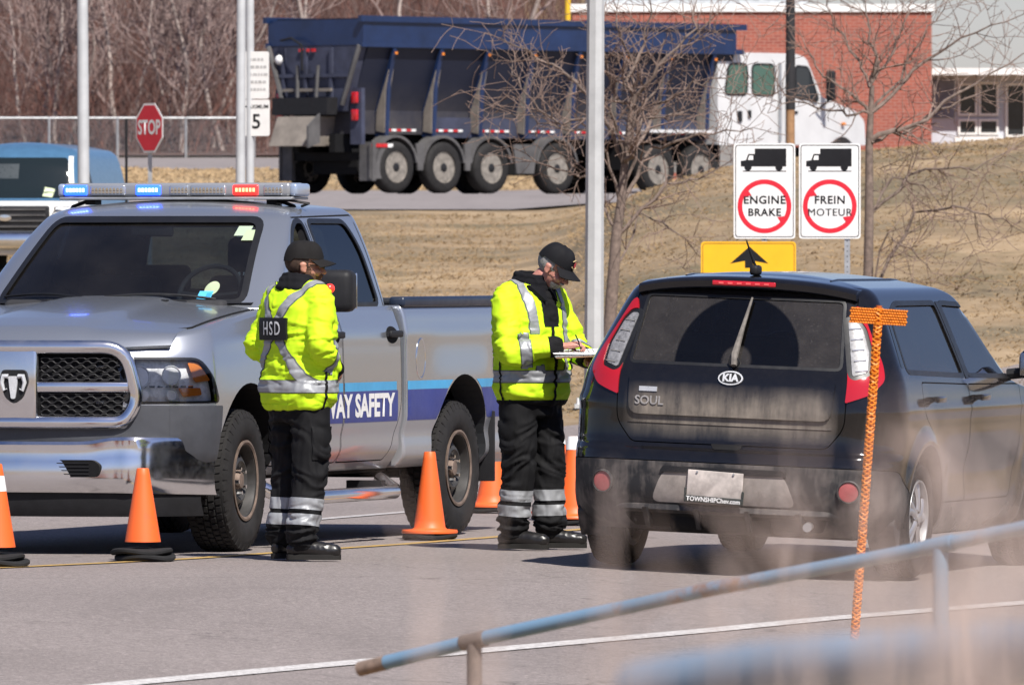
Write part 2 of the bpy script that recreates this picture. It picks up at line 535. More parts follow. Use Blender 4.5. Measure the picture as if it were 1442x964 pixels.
# ------------------------------------------------------------------ terrain
R0 = Vector((-2.56, 54.5)); RD = Vector((.345, .9386)); RN = Vector((.9386, -.345))    # yellow line and road direction
def road_dist(x, y): return (x - R0.x) * RN.x + (y - R0.y) * RN.y
ZL = [(70, 0), (84, .0), (100, .12), (145, 1.35), (190, 2.48), (198, 2.78), (216, 2.86), (235, 3.47), (262, 4.05), (276, 4.6), (330, 15), (450, 30), (800, 40)]
RIDGE = [(-2, 2.1), (.4, 2.2), (1.33, 2.36), (2.47, 2.75), (3.4, 2.95), (5.27, 3.16), (7.46, 3.34), (14, 3.6), (40, 3.8)]
def terrain(x, y):
    d = road_dist(x, y)
    zn = 0.0 if d < 2.3 else -.042 * min(d - 2.3, 5.0)
    if d > 12: zn += min(.25, (d - 12) * .03)
    if y < -60: zn += 16 * min(1, (-60 - y) / 120) ** 1.5  # unseen rises behind and right, added to block horizon glow in reflections
    if x > 90: zn += 16 * min(1, (x - 90) / 120) ** 1.5
    if y < 68: return zn
    zl = pchip(ZL, y)
    r = pchip(RIDGE, x * 150.0 / max(y, 100))
    zr = pchip([(72, 0), (90, .06), (100, .16), (125, .45 * r + .35), (140, r * .93), (150, r), (160, r * .985), (185, 2.55), (205, 2.82), (240, 3.2), (800, 3.6)], y)
    t = min(1, max(0, (x * 150 / y - .1) / 1.6)); t = t * t * (3 - 2 * t)
    z = zl * (1 - t) + zr * t
    if y > 86: z += .05 * mnoise.noise(Vector((x * .35, y * .18, 0))) * min(1, (y - 86) / 20) * (0 if 188 < y < 265 else 1)
    return z + (zn if y < 84 else zn * max(0, (100 - y) / 16))
def lines(segs):
    out = []
    for a, b, n in segs: out += [a + (b - a) * k / n for k in range(n)]
    out.append(segs[-1][1]); return out
GX = lines([(-900, -80, 10), (-80, -25, 16), (-25, 25, 110), (25, 80, 16), (80, 900, 10)])
GY = lines([(-300, -20, 6), (-20, 20, 10), (20, 180, 200), (180, 290, 70), (290, 460, 20), (460, 2600, 10)])
def ground_mat():
    b = NB('dry_grass_ground')
    n1 = b.noise(.22, 6, .62, dist=.6); n2 = b.noise(2.6, 7, .72); n3 = b.noise(.5, 5, .6, stretch=(1, .4, 1), dist=.8); n4 = b.noise(1.0, 6, .7, stretch=(22, 5, 22))
    c = b.ramp(n1, [(.36, (.105, .083, .042)), (.5, (.235, .158, .080)), (.62, (.41, .287, .160))])
    col = b.mix(b.math('MULTIPLY', n2, .7), c, b.ramp(n2, [(.3, (.13, .098, .06)), (.7, (.42, .325, .22))]))
    gr = b.ramp(n3, [(.50, (0, 0, 0)), (.66, (1, 1, 1))])
    col = b.mix(b.math('MULTIPLY', gr, .65), col, (.098, .083, .038))
    col = b.mix(b.math('MULTIPLY', b.math('SUBTRACT', n4, .5, clamp=True), 1.3, clamp=True), col, (.42, .305, .18))
    b.set(col=col, rough=.95); b.bump(b.noise(3.5, 7, .75), .5, .08); return b.m
g = MB(); m = len(GY)
g.add([(x, y, terrain(x, y) - .006 - (.03 if (y < 92 and -16 < road_dist(x, y) < 9) else 0)) for x in GX for y in GY], [(i * m + j, (i + 1) * m + j, (i + 1) * m + j + 1, i * m + j + 1) for i in range(len(GX) - 1) for j in range(m - 1)])
tag(g.build('ground', ground_mat(), None, 180, fixn=False), kind='structure')
def asphalt(name, a, bcol, agg=1.0):
    b = NB(name)
    n = b.noise(.35, 5, .6); f = b.math('MULTIPLY_ADD', b.noise(26, 5, .8), .45, b.math('MULTIPLY', b.noise(75, 3, .75), .55)); st = b.noise(.8, 4, .6, stretch=(1.2, .25, 1))
    c = b.mix(b.math('MULTIPLY_ADD', n, .8, .05, clamp=True), a, bcol)
    c = b.mix(b.math('MULTIPLY', b.math('SUBTRACT', f, .5, clamp=True), 2.4 * agg, clamp=True), c, tuple(min(1, q * 1.9) for q in bcol))
    c = b.mix(b.math('MULTIPLY', b.math('SUBTRACT', .48, f, clamp=True), 3.0 * agg, clamp=True), c, tuple(q * .45 for q in a))
    c = b.mix(b.math('MULTIPLY', b.math('SUBTRACT', st, .5, clamp=True), 1.2, clamp=True), c, tuple(q * .72 for q in a))
    vo = b.n('TexVoronoi'); vo.feature = 'DISTANCE_TO_EDGE'; vo.inputs['Scale'].default_value = .30
    wv = b.n('Mix'); wv.data_type = 'VECTOR'; wv.inputs[0].default_value = .12; b.l(b.co(), wv.inputs[4]); nz = b.n('TexNoise'); nz.inputs['Scale'].default_value = 1.6; nz.inputs['Detail'].default_value = 6; b.l(b.co(), nz.inputs['Vector']); sc_ = b.n('VectorMath'); sc_.operation = 'SCALE'; sc_.inputs['Scale'].default_value = 9.0; b.l(nz.outputs['Color'], sc_.inputs[0]); b.l(sc_.outputs[0], wv.inputs[5]); b.l(wv.outputs[1], vo.inputs['Vector'])
    crack = b.math('MULTIPLY', b.math('SUBTRACT', .006, vo.outputs['Distance'], clamp=True), 170.0, clamp=True)
    c = b.mix(b.math('MULTIPLY', crack, b.math('MULTIPLY', b.math('SUBTRACT', b.noise(.4, 3), .42, clamp=True), 4.0, clamp=True)), c, tuple(q * .35 for q in a))
    oil = b.math('MULTIPLY', b.math('SUBTRACT', b.noise(1.1, 5, .6, dist=.5), .60, clamp=True), 3.0, clamp=True); c = b.mix(b.math('MULTIPLY', oil, .5), c, tuple(q * .6 for q in a))
    b.set(col=c, rough=.9, spec=.25); b.bump(f, .7, .014); return b.m
def sheet(name, fn, us, vs, mat, kind='structure', lift=.004):
    b = MB(); k = len(vs); pts = []
    for u in us:
        for v in vs:
            x, y = fn(u, v); pts.append((x, y, terrain(x, y) + lift))
    b.add(pts, [(i * k + j, (i + 1) * k + j, (i + 1) * k + j + 1, i * k + j + 1) for i in range(len(us) - 1) for j in range(k - 1)])
    me = b.mesh(name, False)
    if me.polygons[0].normal.z < 0: me.flip_normals()
    o = link_mesh(name, me, mat, None, 0)
    return tag(o, kind=kind)
M_ASPH = asphalt('asphalt_road', (.178, .154, .146), (.27, .234, .222), 1.9)
sheet('road', lambda s, d: tuple(R0 + RD * s + RN * d), frange(-55, 60, 90), frange(-11, 7.5, 50), M_ASPH)
M_FARROAD = asphalt('asphalt_far', (.20, .178, .176), (.27, .243, .238), .4)
sheet('access_road', lambda u, v: (u, v), frange(-70, 30, 60), frange(189, 222, 12), M_FARROAD, lift=.02)
sheet('far_road', lambda u, v: (u, v), frange(-90, 3, 40), frange(241, 263, 8), M_FARROAD, lift=.02)
# painted lines through the points where the photograph shows them
def marking(name, pts, width, mat, wear=0):
    b = MB(); L = []
    for i, p in enumerate(pts):
        q0 = pts[max(0, i - 1)]; q1 = pts[min(len(pts) - 1, i + 1)]; d = Vector((q1.x - q0.x, q1.y - q0.y)).normalized(); n = Vector((d.y, -d.x)) * width / 2
        for s in (-1, 1):
            x, y = p.x + n.x * s, p.y + n.y * s; L.append((x, y, terrain(x, y) + .009))
    b.add(L, [(2 * i, 2 * i + 1, 2 * i + 3, 2 * i + 2) for i in range(len(pts) - 1)])
    me = b.mesh(name, False)
    if me.polygons[0].normal.z < 0: me.flip_normals()
    return tag(link_mesh(name, me, mat), kind='structure')
def dense(pts, n=12):
    out = []
    for a, b in zip(pts[:-1], pts[1:]): out += [a + (b - a) * k / n for k in range(n)]
    return out + [pts[-1]]
def line_paint(name, col):
    b = NB(name); f = b.noise(30, 5, .75)
    b.set(col=b.mix(b.math('MULTIPLY', b.math('SUBTRACT', f, .40, clamp=True), 3.0, clamp=True), col, (.19, .165, .158)), rough=.8); return b.m
yl = [G(-160, 808), G(40, 799), G(153, 793.8), G(260, 788.4), G(461, 774.5), G(564, 767.7), G(690, 758), G(806, 747.6)]
yl = yl + [yl[-1] + (yl[-1] - yl[-2]).normalized() * k for k in (6, 20)]
marking('yellow_line', dense(yl), .10, line_paint('yellow_line_paint', (.52, .32, .06)))
def GZ(px, py):
    z = 0
    for _ in range(12): p = G(px, py, z); z = terrain(p.x, p.y)
    return p
wl = [GZ(60, 978), GZ(180, 964), GZ(480, 936), GZ(721, 914), GZ(1000, 889), GZ(1160, 873), GZ(1442, 850), GZ(1600, 838)]
marking('white_edge_line', dense(wl), .15, line_paint('white_line_paint', (.62, .60, .58)))
fl = [G(380, 738), G(452, 732), G(573, 722), G(640, 716)]
marking('lane_line', dense(fl), .11, line_paint('lane_paint', (.5, .48, .47)))
# dry grass: standing tufts over the bank
def grass_field(name, n, xr, yr, h, mat, seed, label, keep=lambda x, y: True, base=terrain):
    rnd = random.Random(seed); b = MB(); V = []; Fc = []
    for _ in range(n):
        y = yr[0] + (yr[1] - yr[0]) * rnd.random(); x = rnd.uniform(*xr) * (y / yr[1])
        if not keep(x, y): continue
        z = base(x, y) - .015
        dens = mnoise.noise(Vector((x * .6, y * .35, 3.1)))
        hh = h * rnd.uniform(.4, 1.15) * (1 + .7 * dens)
        for k in range(3):
            a = rnd.uniform(0, 2 * pi); l = hh * rnd.uniform(.5, 1.1); w = rnd.uniform(.002, .005); le = rnd.uniform(.2, 1.6) * hh
            dx, dy = cos(a), sin(a); n0 = len(V)
            V += [(x - dy * w, y + dx * w, z), (x + dy * w, y - dx * w, z), (x + dx * le * .5 + dy * w * .6, y + dy * le * .5 - dx * w * .6, z + l * .7), (x + dx * le, y + dy * le, z + l * .75)]
            Fc += [(n0, n0 + 1, n0 + 2), (n0, n0 + 2, n0 + 3)]
    me = bpy.data.meshes.new(name); me.from_pydata(V, [], Fc); me.update()
    return tag(link_mesh(name, me, mat), label, 'grass', kind='stuff')
def straw_mat(name, a, b_, c):
    b = NB(name); f = b.noise(.3, 6, .65, dist=.5); g_ = b.noise(40, 2, .5)
    b.set(col=b.mix(b.math('MULTIPLY', g_, .45), b.ramp(f, [(.3, a), (.5, b_), (.7, c)]), c), rough=.9); return b.m
M_STRAW = straw_mat('straw', (.13, .094, .043), (.245, .167, .086), (.385, .272, .153))
grass_field('dry_grass', 60000, (-12, 12), (92, 186), .05, M_STRAW, 5, 'short dry tan grass covering the roadside bank', keep=lambda x, y: y > 97 or road_dist(x, y) < -14)
grass_field('verge_grass', 9000, (-16, 4), (223, 241), .12, straw_mat('pale_straw', (.34, .24, .13), (.42, .30, .17), (.5, .37, .22)), 6, 'pale dry grass strip between the two far roads')
# ------------------------------------------------------------------ woods beyond the far road
sheet('woodland_floor', lambda u, v: (u * v / 300, v), lines([(-200, -22, 20), (-22, 1.9, 30)]), frange(264.5, 470, 40), simple('leaf_litter', (.095, .055, .045), .95, var=.4, scale=.8), lift=.05)
def branch_tree(rnd, p, d, length, rad, level, trunk, twigs, spread=.7, up=.12, zig=.25, min_r=.004, kids=(4, 7), n_seg=7, trunk_levels=1):
    pts = [p.copy()]; rads = [rad]; dirs = [d.copy()]
    for i in range(n_seg):
        d = (d + Vector((rnd.gauss(0, zig), rnd.gauss(0, zig), rnd.gauss(0, zig * .7) + up)) * .5).normalized()
        p = p + d * length / n_seg; pts.append(p.copy()); dirs.append(d.copy()); rads.append(max(min_r, rad * (1 - .72 * (i + 1) / n_seg)))
    (trunk if level < trunk_levels else twigs).append((pts, rads))
    if level >= 3 or length < .22: return
    for k in range(rnd.randint(*kids) - level):
        i = rnd.randint(2 if level == 0 else 1, n_seg); t = pts[i]
        a = rnd.uniform(0, 2 * pi); u, v = frame_from(dirs[i])
        nd = (dirs[i] * (1 - spread * rnd.uniform(.6, 1.1)) + (u * cos(a) + v * sin(a)) * spread).normalized()
        branch_tree(rnd, t, nd, length * rnd.uniform(.42, .68), max(min_r, rads[i] * .6), level + 1, trunk, twigs, spread, up, zig, min_r, kids, max(4, n_seg - 1), trunk_levels)
def tree_obj(name, label, px, Y, height, rad, seed, mats, group, lean=0.0, twig_r=.006, spread=.6, up=.2, zig=.22, kids=(6, 9), z0=None, trunk_levels=1, d0=None):
    rnd = random.Random(seed); x = (px - 721) / F * Y; z = terrain(x, Y) if z0 is None else z0
    t = thing(name, label, 'tree', (x, Y, z - .05), 0, group)
    tr, tw = [], []
    branch_tree(rnd, Vector((0, 0, 0)), d0 or Vector((lean, 0, 1)).normalized(), height, rad, 0, tr, tw, spread, up, zig, twig_r, kids, 9, trunk_levels)
    for nm, L, n, mt in (('trunk', tr, 8, mats[0]), ('crown', tw, 5, mats[1])):
        b = MB()
        for pts, rads in L: b.tube(pts, rads, n, cap=False)
        if b.v: b.build(nm, mt, t, 60, fixn=False)
    return t
def birch_bark():
    b = NB('birch_bark'); f = b.noise(3, 4, .7, stretch=(2, 2, 9)); b.set(col=b.ramp(f, [(.36, (.15, .115, .10)), (.54, (.38, .315, .285))]), rough=.85); return b.m
M_BIRCH = birch_bark(); M_TWIG = simple('birch_twig', (.17, .115, .105), .9, var=.3); M_PALE = simple('pale_twig', (.24, .175, .16), .9, var=.3)
rnd = random.Random(11)
birches = [(38, 272, 5.2, .0), (60, 275, 6, .06), (78, 269, 5, -.05), (96, 273, 6.5, .1), (168, 271, 5.2, .0), (182, 274, 5.5, .22), (240, 270, 5.0, -.08), (256, 268, 4.4, .1), (262, 276, 6.5, .12), (300, 272, 6, .05), (314, 270, 5.5, -.2), (322, 275, 6.5, -.06), (420, 280, 9, .12), (470, 279, 9, -.1), (560, 282, 9.5, .05), (640, 280, 9.0, .0), (700, 281, 9, .1)]
for i, (px, Y, h, ln) in enumerate(birches):
    lab = 'pale birch rising above the roof of the blue van' if px < 120 else 'pale birch standing behind the thin black rod' if px == 168 else 'leaning birch between the black rod and the stop sign' if px == 182 else 'slender birch between the stop sign and the paired poles' if px < 280 else 'pale birch close behind the thick grey lamp post' if px < 340 else 'tall birch showing above the blue dump trailer'
    tree_obj('birch_tree', lab, px, Y, h, [.06, .085, .07][i % 3], 40 + i, (M_BIRCH, M_PALE), 'bare birches at the wood edge', ln, .011, .55, .28, .3, (6, 8), trunk_levels=1)
tw = []; rnd = random.Random(3); b = MB()
mix = []
for i in range(3800):     # brushwood: far too many thin stems to count
    Y = rnd.uniform(266, 318); px = rnd.uniform(-60, 815); x = (px - 721) / F * Y; z = terrain(x, Y) - .1
    h = rnd.uniform(1.2, 3.2) * (1.3 if Y > 285 else 1); d = Vector((rnd.gauss(0, .28), rnd.gauss(0, .2), 1)).normalized(); p = Vector((x, Y, z))
    b.cur = rnd.choice((0, 0, 1, 2)); pts = [p]
    for k in range(4): d = (d + Vector((rnd.gauss(0, .22), rnd.gauss(0, .22), .12))).normalized(); pts.append(pts[-1] + d * h / 4)
    r = rnd.uniform(.007, .018); b.tube(pts, [r * q for q in (1, .85, .65, .5, .3)], 3, cap=False)
    for q in range(4):
        s = pts[rnd.randint(1, 3)]; e = (d + Vector((rnd.gauss(0, .7), rnd.gauss(0, .4), .1))).normalized() * h * rnd.uniform(.25, .5)
        b.tube([s, s + e * .55 + Vector((0, 0, .05)), s + e], [r * .6, r * .45, r * .25], 3, cap=False)
o = b.build('brushwood', [simple('brush_brown', (.105, .053, .043), .95, var=.3), simple('brush_red', (.16, .070, .053), .95, var=.3), simple('brush_grey', (.15, .104, .092), .95, var=.3)], None, 60, fixn=False)
tag(o, 'mass of reddish brown leafless undergrowth in front of the hill', 'undergrowth', kind='stuff')
# chain-link fence
fz = lambda x: terrain(x, 263.6)
ft = thing('chain_link_fence', 'grey chain link fence with top rail along the wood edge', 'fence', (0, 263.6, 0))
xs0, xs1 = -14.5, -6.6
b = MB(); b.tube([(x, 0, fz(x) + 1.02) for x in frange(xs0, xs1, 20)], .032, 8); b.build('top_rail', M_STEEL, ft)
for k in range(5):
    x = xs0 + .9 + k * 1.75; b = MB(); b.cyl((x, 0, fz(x) - .1), (x, 0, fz(x) + 1.04), .035, n=10); b.build('fence_post', M_STEEL, ft)
b = MB(); q = .075; k = xs0 - 1.0
while k < xs1:
    for s in (1, -1):
        x0, x1 = k, k + s * 1.0
        a0, a1 = max(xs0, min(xs1, x0)), max(xs0, min(xs1, x1))
        if abs(a1 - a0) > .05:
            h0 = abs(a0 - x0); h1 = abs(a1 - x0)
            b.tube([(a0, 0, fz(a0) + .02 + h0), (a1, 0, fz(a1) + .02 + h1)], .0025, 3, cap=False)
    k += q
tag(b.build('wire_mesh', M_STEEL, ft, 60, fixn=False), kind='stuff')
# ------------------------------------------------------------------ brick hall and its wing
def brick_mat():
    b = NB('brick'); v = b.n('Mapping'); 
    sw = b.n('CombineXYZ'); x, y, z = b.xyz(); b.l(x, sw.inputs[0]); b.l(z, sw.inputs[1]); b.l(y, sw.inputs[2])
    t = b.n('TexBrick'); b.l(sw.outputs[0], t.inputs['Vector']); t.inputs['Scale'].default_value = 1.0
    t.inputs['Brick Width'].default_value = .21; t.inputs['Row Height'].default_value = .075; t.inputs['Mortar Size'].default_value = .006
    t.inputs['Color1'].default_value = (.33, .085, .055, 1); t.inputs['Color2'].default_value = (.22, .055, .04, 1); t.inputs['Mortar'].default_value = (.36, .25, .21, 1)
    f = b.noise(.7, 5, .6); b.set(col=b.mix(b.math('MULTIPLY', f, .35), t.outputs['Color'], (.40, .13, .09)), rough=.9); b.bump(t.outputs['Fac'], -.4, .006); return b.m
YB = 240.0
pxx = lambda px, Y=YB: (px - 721) / F * Y
pzz = lambda py, Y=YB: HC + (HY - py) / F * Y
bt = thing('brick_hall', 'red brick hall with white roof edge behind the lorry', 'building', (0, 0, 0))
x0, x1, zt = pxx(806), pxx(1312), pzz(17)
MB().box(((x0 + x1) / 2, YB + 6, (zt + 2.6) / 2), (x1 - x0, 12, zt - 2.6)).build('wall', brick_mat(), bt, 0)
MB().box(((x0 + x1) / 2, YB + 6, zt + .09), (x1 - x0 + .12, 12.12, .18)).build('roof_edge', M_WHITE, bt, 0)
MB().box(((x0 + x1) / 2 - 1.2, YB + 7, zt + .9), (x1 - x0 - 3.2, 8, 1.44)).build('clerestory', simple('clerestory_grey', (.42, .44, .46), .6), bt, 0)
for k in range(7):
    MB().box((x0 + .9 + k * .80, YB + 2.98, zt + .85), (.7, .04, .9)).build('window', simple('dark_window', (.05, .055, .06), .15), bt, 0)
wt = thing('annex_building', 'pale grey annex with white framed windows beside the brick hall', 'building', (0, 0, 0))
YW = 246.0; wx0, wx1 = pxx(1312, YW), pxx(1560, YW); wz = pzz(106, YW)
MB().box(((wx0 + wx1) / 2, YW + 4, (wz + 2.4) / 2), (wx1 - wx0, 8, wz - 2.4)).build('wall', simple('pale_siding', (.50, .52, .58), .7, var=.08), wt, 0)
MB().box(((wx0 + wx1) / 2, YW + 3.6, wz + .07), (wx1 - wx0 + .3, 9.2, .16)).build('roof_edge', M_WHITE, wt, 0)
MB().box(((wx0 + pxx(1345, YW)) / 2, YW - .03, (pzz(112, YW) + pzz(166, YW)) / 2), (pxx(1345, YW) - wx0 - .05, .06, pzz(112, YW) - pzz(166, YW))).build('wall_panel', simple('slate_panel', (.17, .19, .25), .7), wt, 0)
dk = simple('pane_dark', (.025, .028, .032), .08)
for (a, c, t_, u) in ((1352, 1373, 121, 160), (1381, 1403, 119, 160), (1352, 1373, 171, 187), (1381, 1403, 171, 187), (1419, 1441, 121, 190), (1452, 1474, 121, 160), (1482, 1504, 121, 160)):
    xa, xc = pxx(a, YW), pxx(c, YW); za, zc = pzz(t_, YW), pzz(u, YW)
    b = MB(); b.box(((xa + xc) / 2, YW - .02, (za + zc) / 2), (xc - xa, .03, za - zc)); wd = b.build('window', dk, wt, 0)
    b = MB(); w_ = .055
    for (cx, cz, sx, sz) in ((xa - w_ / 2, (za + zc) / 2, w_, za - zc + 2 * w_), (xc + w_ / 2, (za + zc) / 2, w_, za - zc + 2 * w_), ((xa + xc) / 2, za + w_ / 2, xc - xa, w_), ((xa + xc) / 2, zc - w_ / 2, xc - xa, w_)):
        b.box((cx, YW - .045, cz), (sx, .07, sz))
    b.build('frame', M_WHITE, wd, 0)
MB().box((pxx(1378, YW), YW - .03, pzz(196, YW)), (pxx(1412, YW) - pxx(1345, YW), .05, .14)).build('sill_panel', M_WHITE, wt, 0)
b = MB(); b.cyl((pxx(799.5, 230), 230, 2.8), (pxx(799.5, 230), 230, pzz(-14, 230)), .065, n=14); tag(b.build('yellow_post', simple('yellow_enamel', (.68, .42, .02), .5)), 'yellow painted steel post at the corner of the brick hall', 'post')
# ------------------------------------------------------------------ bare ornamental trees on the bank
M_BARK = simple('bark', (.165, .125, .105), .95, var=.4, scale=18, bump=.5, bscale=60); M_BTW = simple('bare_twig', (.20, .14, .115), .9, var=.3)
def bank_tree(label, px, py, Y, seed, limbs, rad, trunk_pts):
    z = pzz(py, Y); x = pxx(px, Y); rnd = random.Random(seed)
    t = thing('bare_tree', label, 'tree', (x, Y, terrain(x, Y) - .05), 0, 'bare spreading trees on the grass bank')
    zb = terrain(x, Y) - .05
    loc = lambda a, c, dy=0: Vector((pxx(a, Y) - x, dy, pzz(c, Y) - zb))
    T = [Vector((0, 0, 0))] + [loc(a, c) for a, c in trunk_pts]
    n = len(T)
    b = MB(); b.tube(T, [rad * (1 - .55 * i / (n - 1)) for i in range(n)], 9, cap=False); b.build('trunk', M_BARK, t, 60, fixn=False)
    tr, tw = [], []
    for (i0, pts, r) in limbs:
        P_ = [T[i0]] + [loc(a, c, rnd.uniform(-.35, .35)) for a, c in pts]
        # smooth the limb and wobble it
        Q = []
        for a, c in zip(P_[:-1], P_[1:]):
            for k in range(4): Q.append(a + (c - a) * k / 4 + Vector((rnd.gauss(0, .02), rnd.gauss(0, .02), rnd.gauss(0, .02))))
        Q.append(P_[-1]); R_ = [max(.004, r * (1 - .8 * k / (len(Q) - 1))) for k in range(len(Q))]
        tr.append((Q, R_))
        for k in range(2, len(Q)):
            for _ in range(rnd.choice((1, 1, 2, 2))):
                d = (Q[k] - Q[k - 1]).normalized(); a = rnd.uniform(0, 2 * pi); u, v = frame_from(d)
                nd = (d * .7 + (u * cos(a) + v * sin(a)) * .9 + Vector((0, 0, .15))).normalized()
                branch_tree(rnd, Q[k], nd, rnd.uniform(.25, .75), max(.0045, R_[k] * .5), 2, tr, tw, .75, .06, .35, .0035, (5, 7), 5, 0)
    for nm, L, k in (('limb', tr, 6), ('crown', tw, 4)):
        b = MB()
        for pts, rads in L: b.tube(pts, rads, k, cap=False)
        b.build(nm, M_BARK if nm == 'limb' else M_BTW, t, 60, fixn=False)
bank_tree('bare tree with pale forked trunk between the lamp post and the road signs', 856, 470, 112, 21,
          [(4, [(895, 210), (925, 150), (975, 120), (1035, 105)], .030), (3, [(920, 205), (985, 192), (1060, 180)], .026), (2, [(940, 262), (985, 250), (1040, 215)], .024), (5, [(885, 120), (905, 60), (925, -20)], .028), (5, [(862, 130), (850, 70), (840, -10)], .026), (4, [(842, 150), (800, 105), (760, 80), (705, 55)], .028), (5, [(930, 95), (975, 40), (985, -10)], .024), (4, [(860, 160), (790, 175), (735, 130), (715, 75)], .022), (3, [(840, 190), (770, 170), (720, 160)], .02), (2, [(830, 250), (775, 235), (700, 195)], .018), (3, [(900, 160), (950, 90), (1000, 30)], .022), (1, [(900, 300), (960, 330), (985, 360)], .016), (5, [(895, 95), (870, 40), (868, -10)], .02), (4, [(905, 170), (960, 160), (1010, 130)], .02)],
          .075, [(862, 410), (868, 330), (874, 290), (880, 230), (890, 150)])
bank_tree('bare tree with knotted limbs rising behind the white road signs', 1222, 385, 117, 33,
          [(4, [(1235, 95), (1225, 45), (1215, -10)], .026), (3, [(1290, 95), (1350, 55), (1442, 20)], .026), (2, [(1290, 175), (1350, 135), (1442, 75)], .034), (2, [(1280, 180), (1335, 150), (1400, 125)], .024), (1, [(1300, 235), (1370, 240), (1440, 200)], .02), (0, [(1290, 300), (1345, 290), (1400, 305), (1430, 320)], .02), (4, [(1250, 85), (1275, 30), (1290, -10)], .02), (3, [(1195, 130), (1150, 95), (1125, 40)], .022), (4, [(1200, 70), (1170, 20), (1160, -10)], .018), (1, [(1260, 250), (1310, 265), (1360, 330)], .016), (0, [(1250, 330), (1290, 360), (1320, 385)], .014), (3, [(1180, 160), (1120, 140), (1080, 160)], .018), (3, [(1270, 110), (1310, 40), (1340, -10)], .02)],
          .06, [(1224, 300), (1224, 200), (1226, 160), (1228, 120)])
# ------------------------------------------------------------------ lorry on the far road
M_NAVY = simple('navy_steel', (.008, .022, .072), .4, .0, var=.3, scale=1.5, coat=.2)
def hopper_mat():
    b = NB('hopper_steel'); x, y, z = b.xyz(); f = b.noise(1.3, 6, .7); low = b.math('MULTIPLY', b.math('SUBTRACT', 2.2, z, clamp=True), b.math('MULTIPLY_ADD', f, 1.4, -.25), clamp=True)
    b.set(col=b.mix(low, b.mix(f, (.008, .011, .024), (.015, .019, .038)), (.11, .098, .09)), rough=.5, spec=.35); return b.m
M_HOP = hopper_mat()
M_NAVYD = simple('navy_dusty', (.040, .045, .075), .6, var=.35, scale=2.2)
M_GREYD = simple('grey_fender', (.085, .082, .082), .7, var=.35, scale=3)
M_DUSTY = simple('dusty_steel', (.20, .175, .15), .85, var=.3, scale=3)
M_LWHITE = simple('lorry_white', (.60, .60, .60), .35, var=.08, scale=2, coat=.4)
M_RIMW = simple('rim_cream', (.21, .19, .165), .6, var=.5, scale=9)
def lorry_wheel(parent):
    wp = bpy.data.objects.new('wheel', None); COL.objects.link(wp); wp.parent = parent
    MB().lathe([(.30, .10), (.32, .14), (.42, .15), (.485, .125), (.505, .09), (.505, -.09), (.485, -.125), (.32, -.14), (.30, -.10)], axis='y', n=40, closed=True).build('tyre', M_RUBBER, wp, 40)
    MB().lathe([(.315, .12), (.30, .135), (.285, .10), (.265, -.03), (.17, -.06), (.15, -.02), (.14, .02), (.10, .03), (.095, .10), (.06, .12), (.0005, .125)], axis='y', n=36).build('rim', M_RIMW, wp, 40)
    MB().lathe([(.105, .02), (.105, .11), (.07, .135), (.0005, .14)], axis='y', n=20).build('hub', M_BLACK, wp, 40)
    for k in range(8): a = pi * k / 4; MB().cyl((.215 * cos(a), -.05, .215 * sin(a)), (.215 * cos(a), -.028, .215 * sin(a)), .032, n=10).build('hand_hole', M_DARK, wp)
    return wp
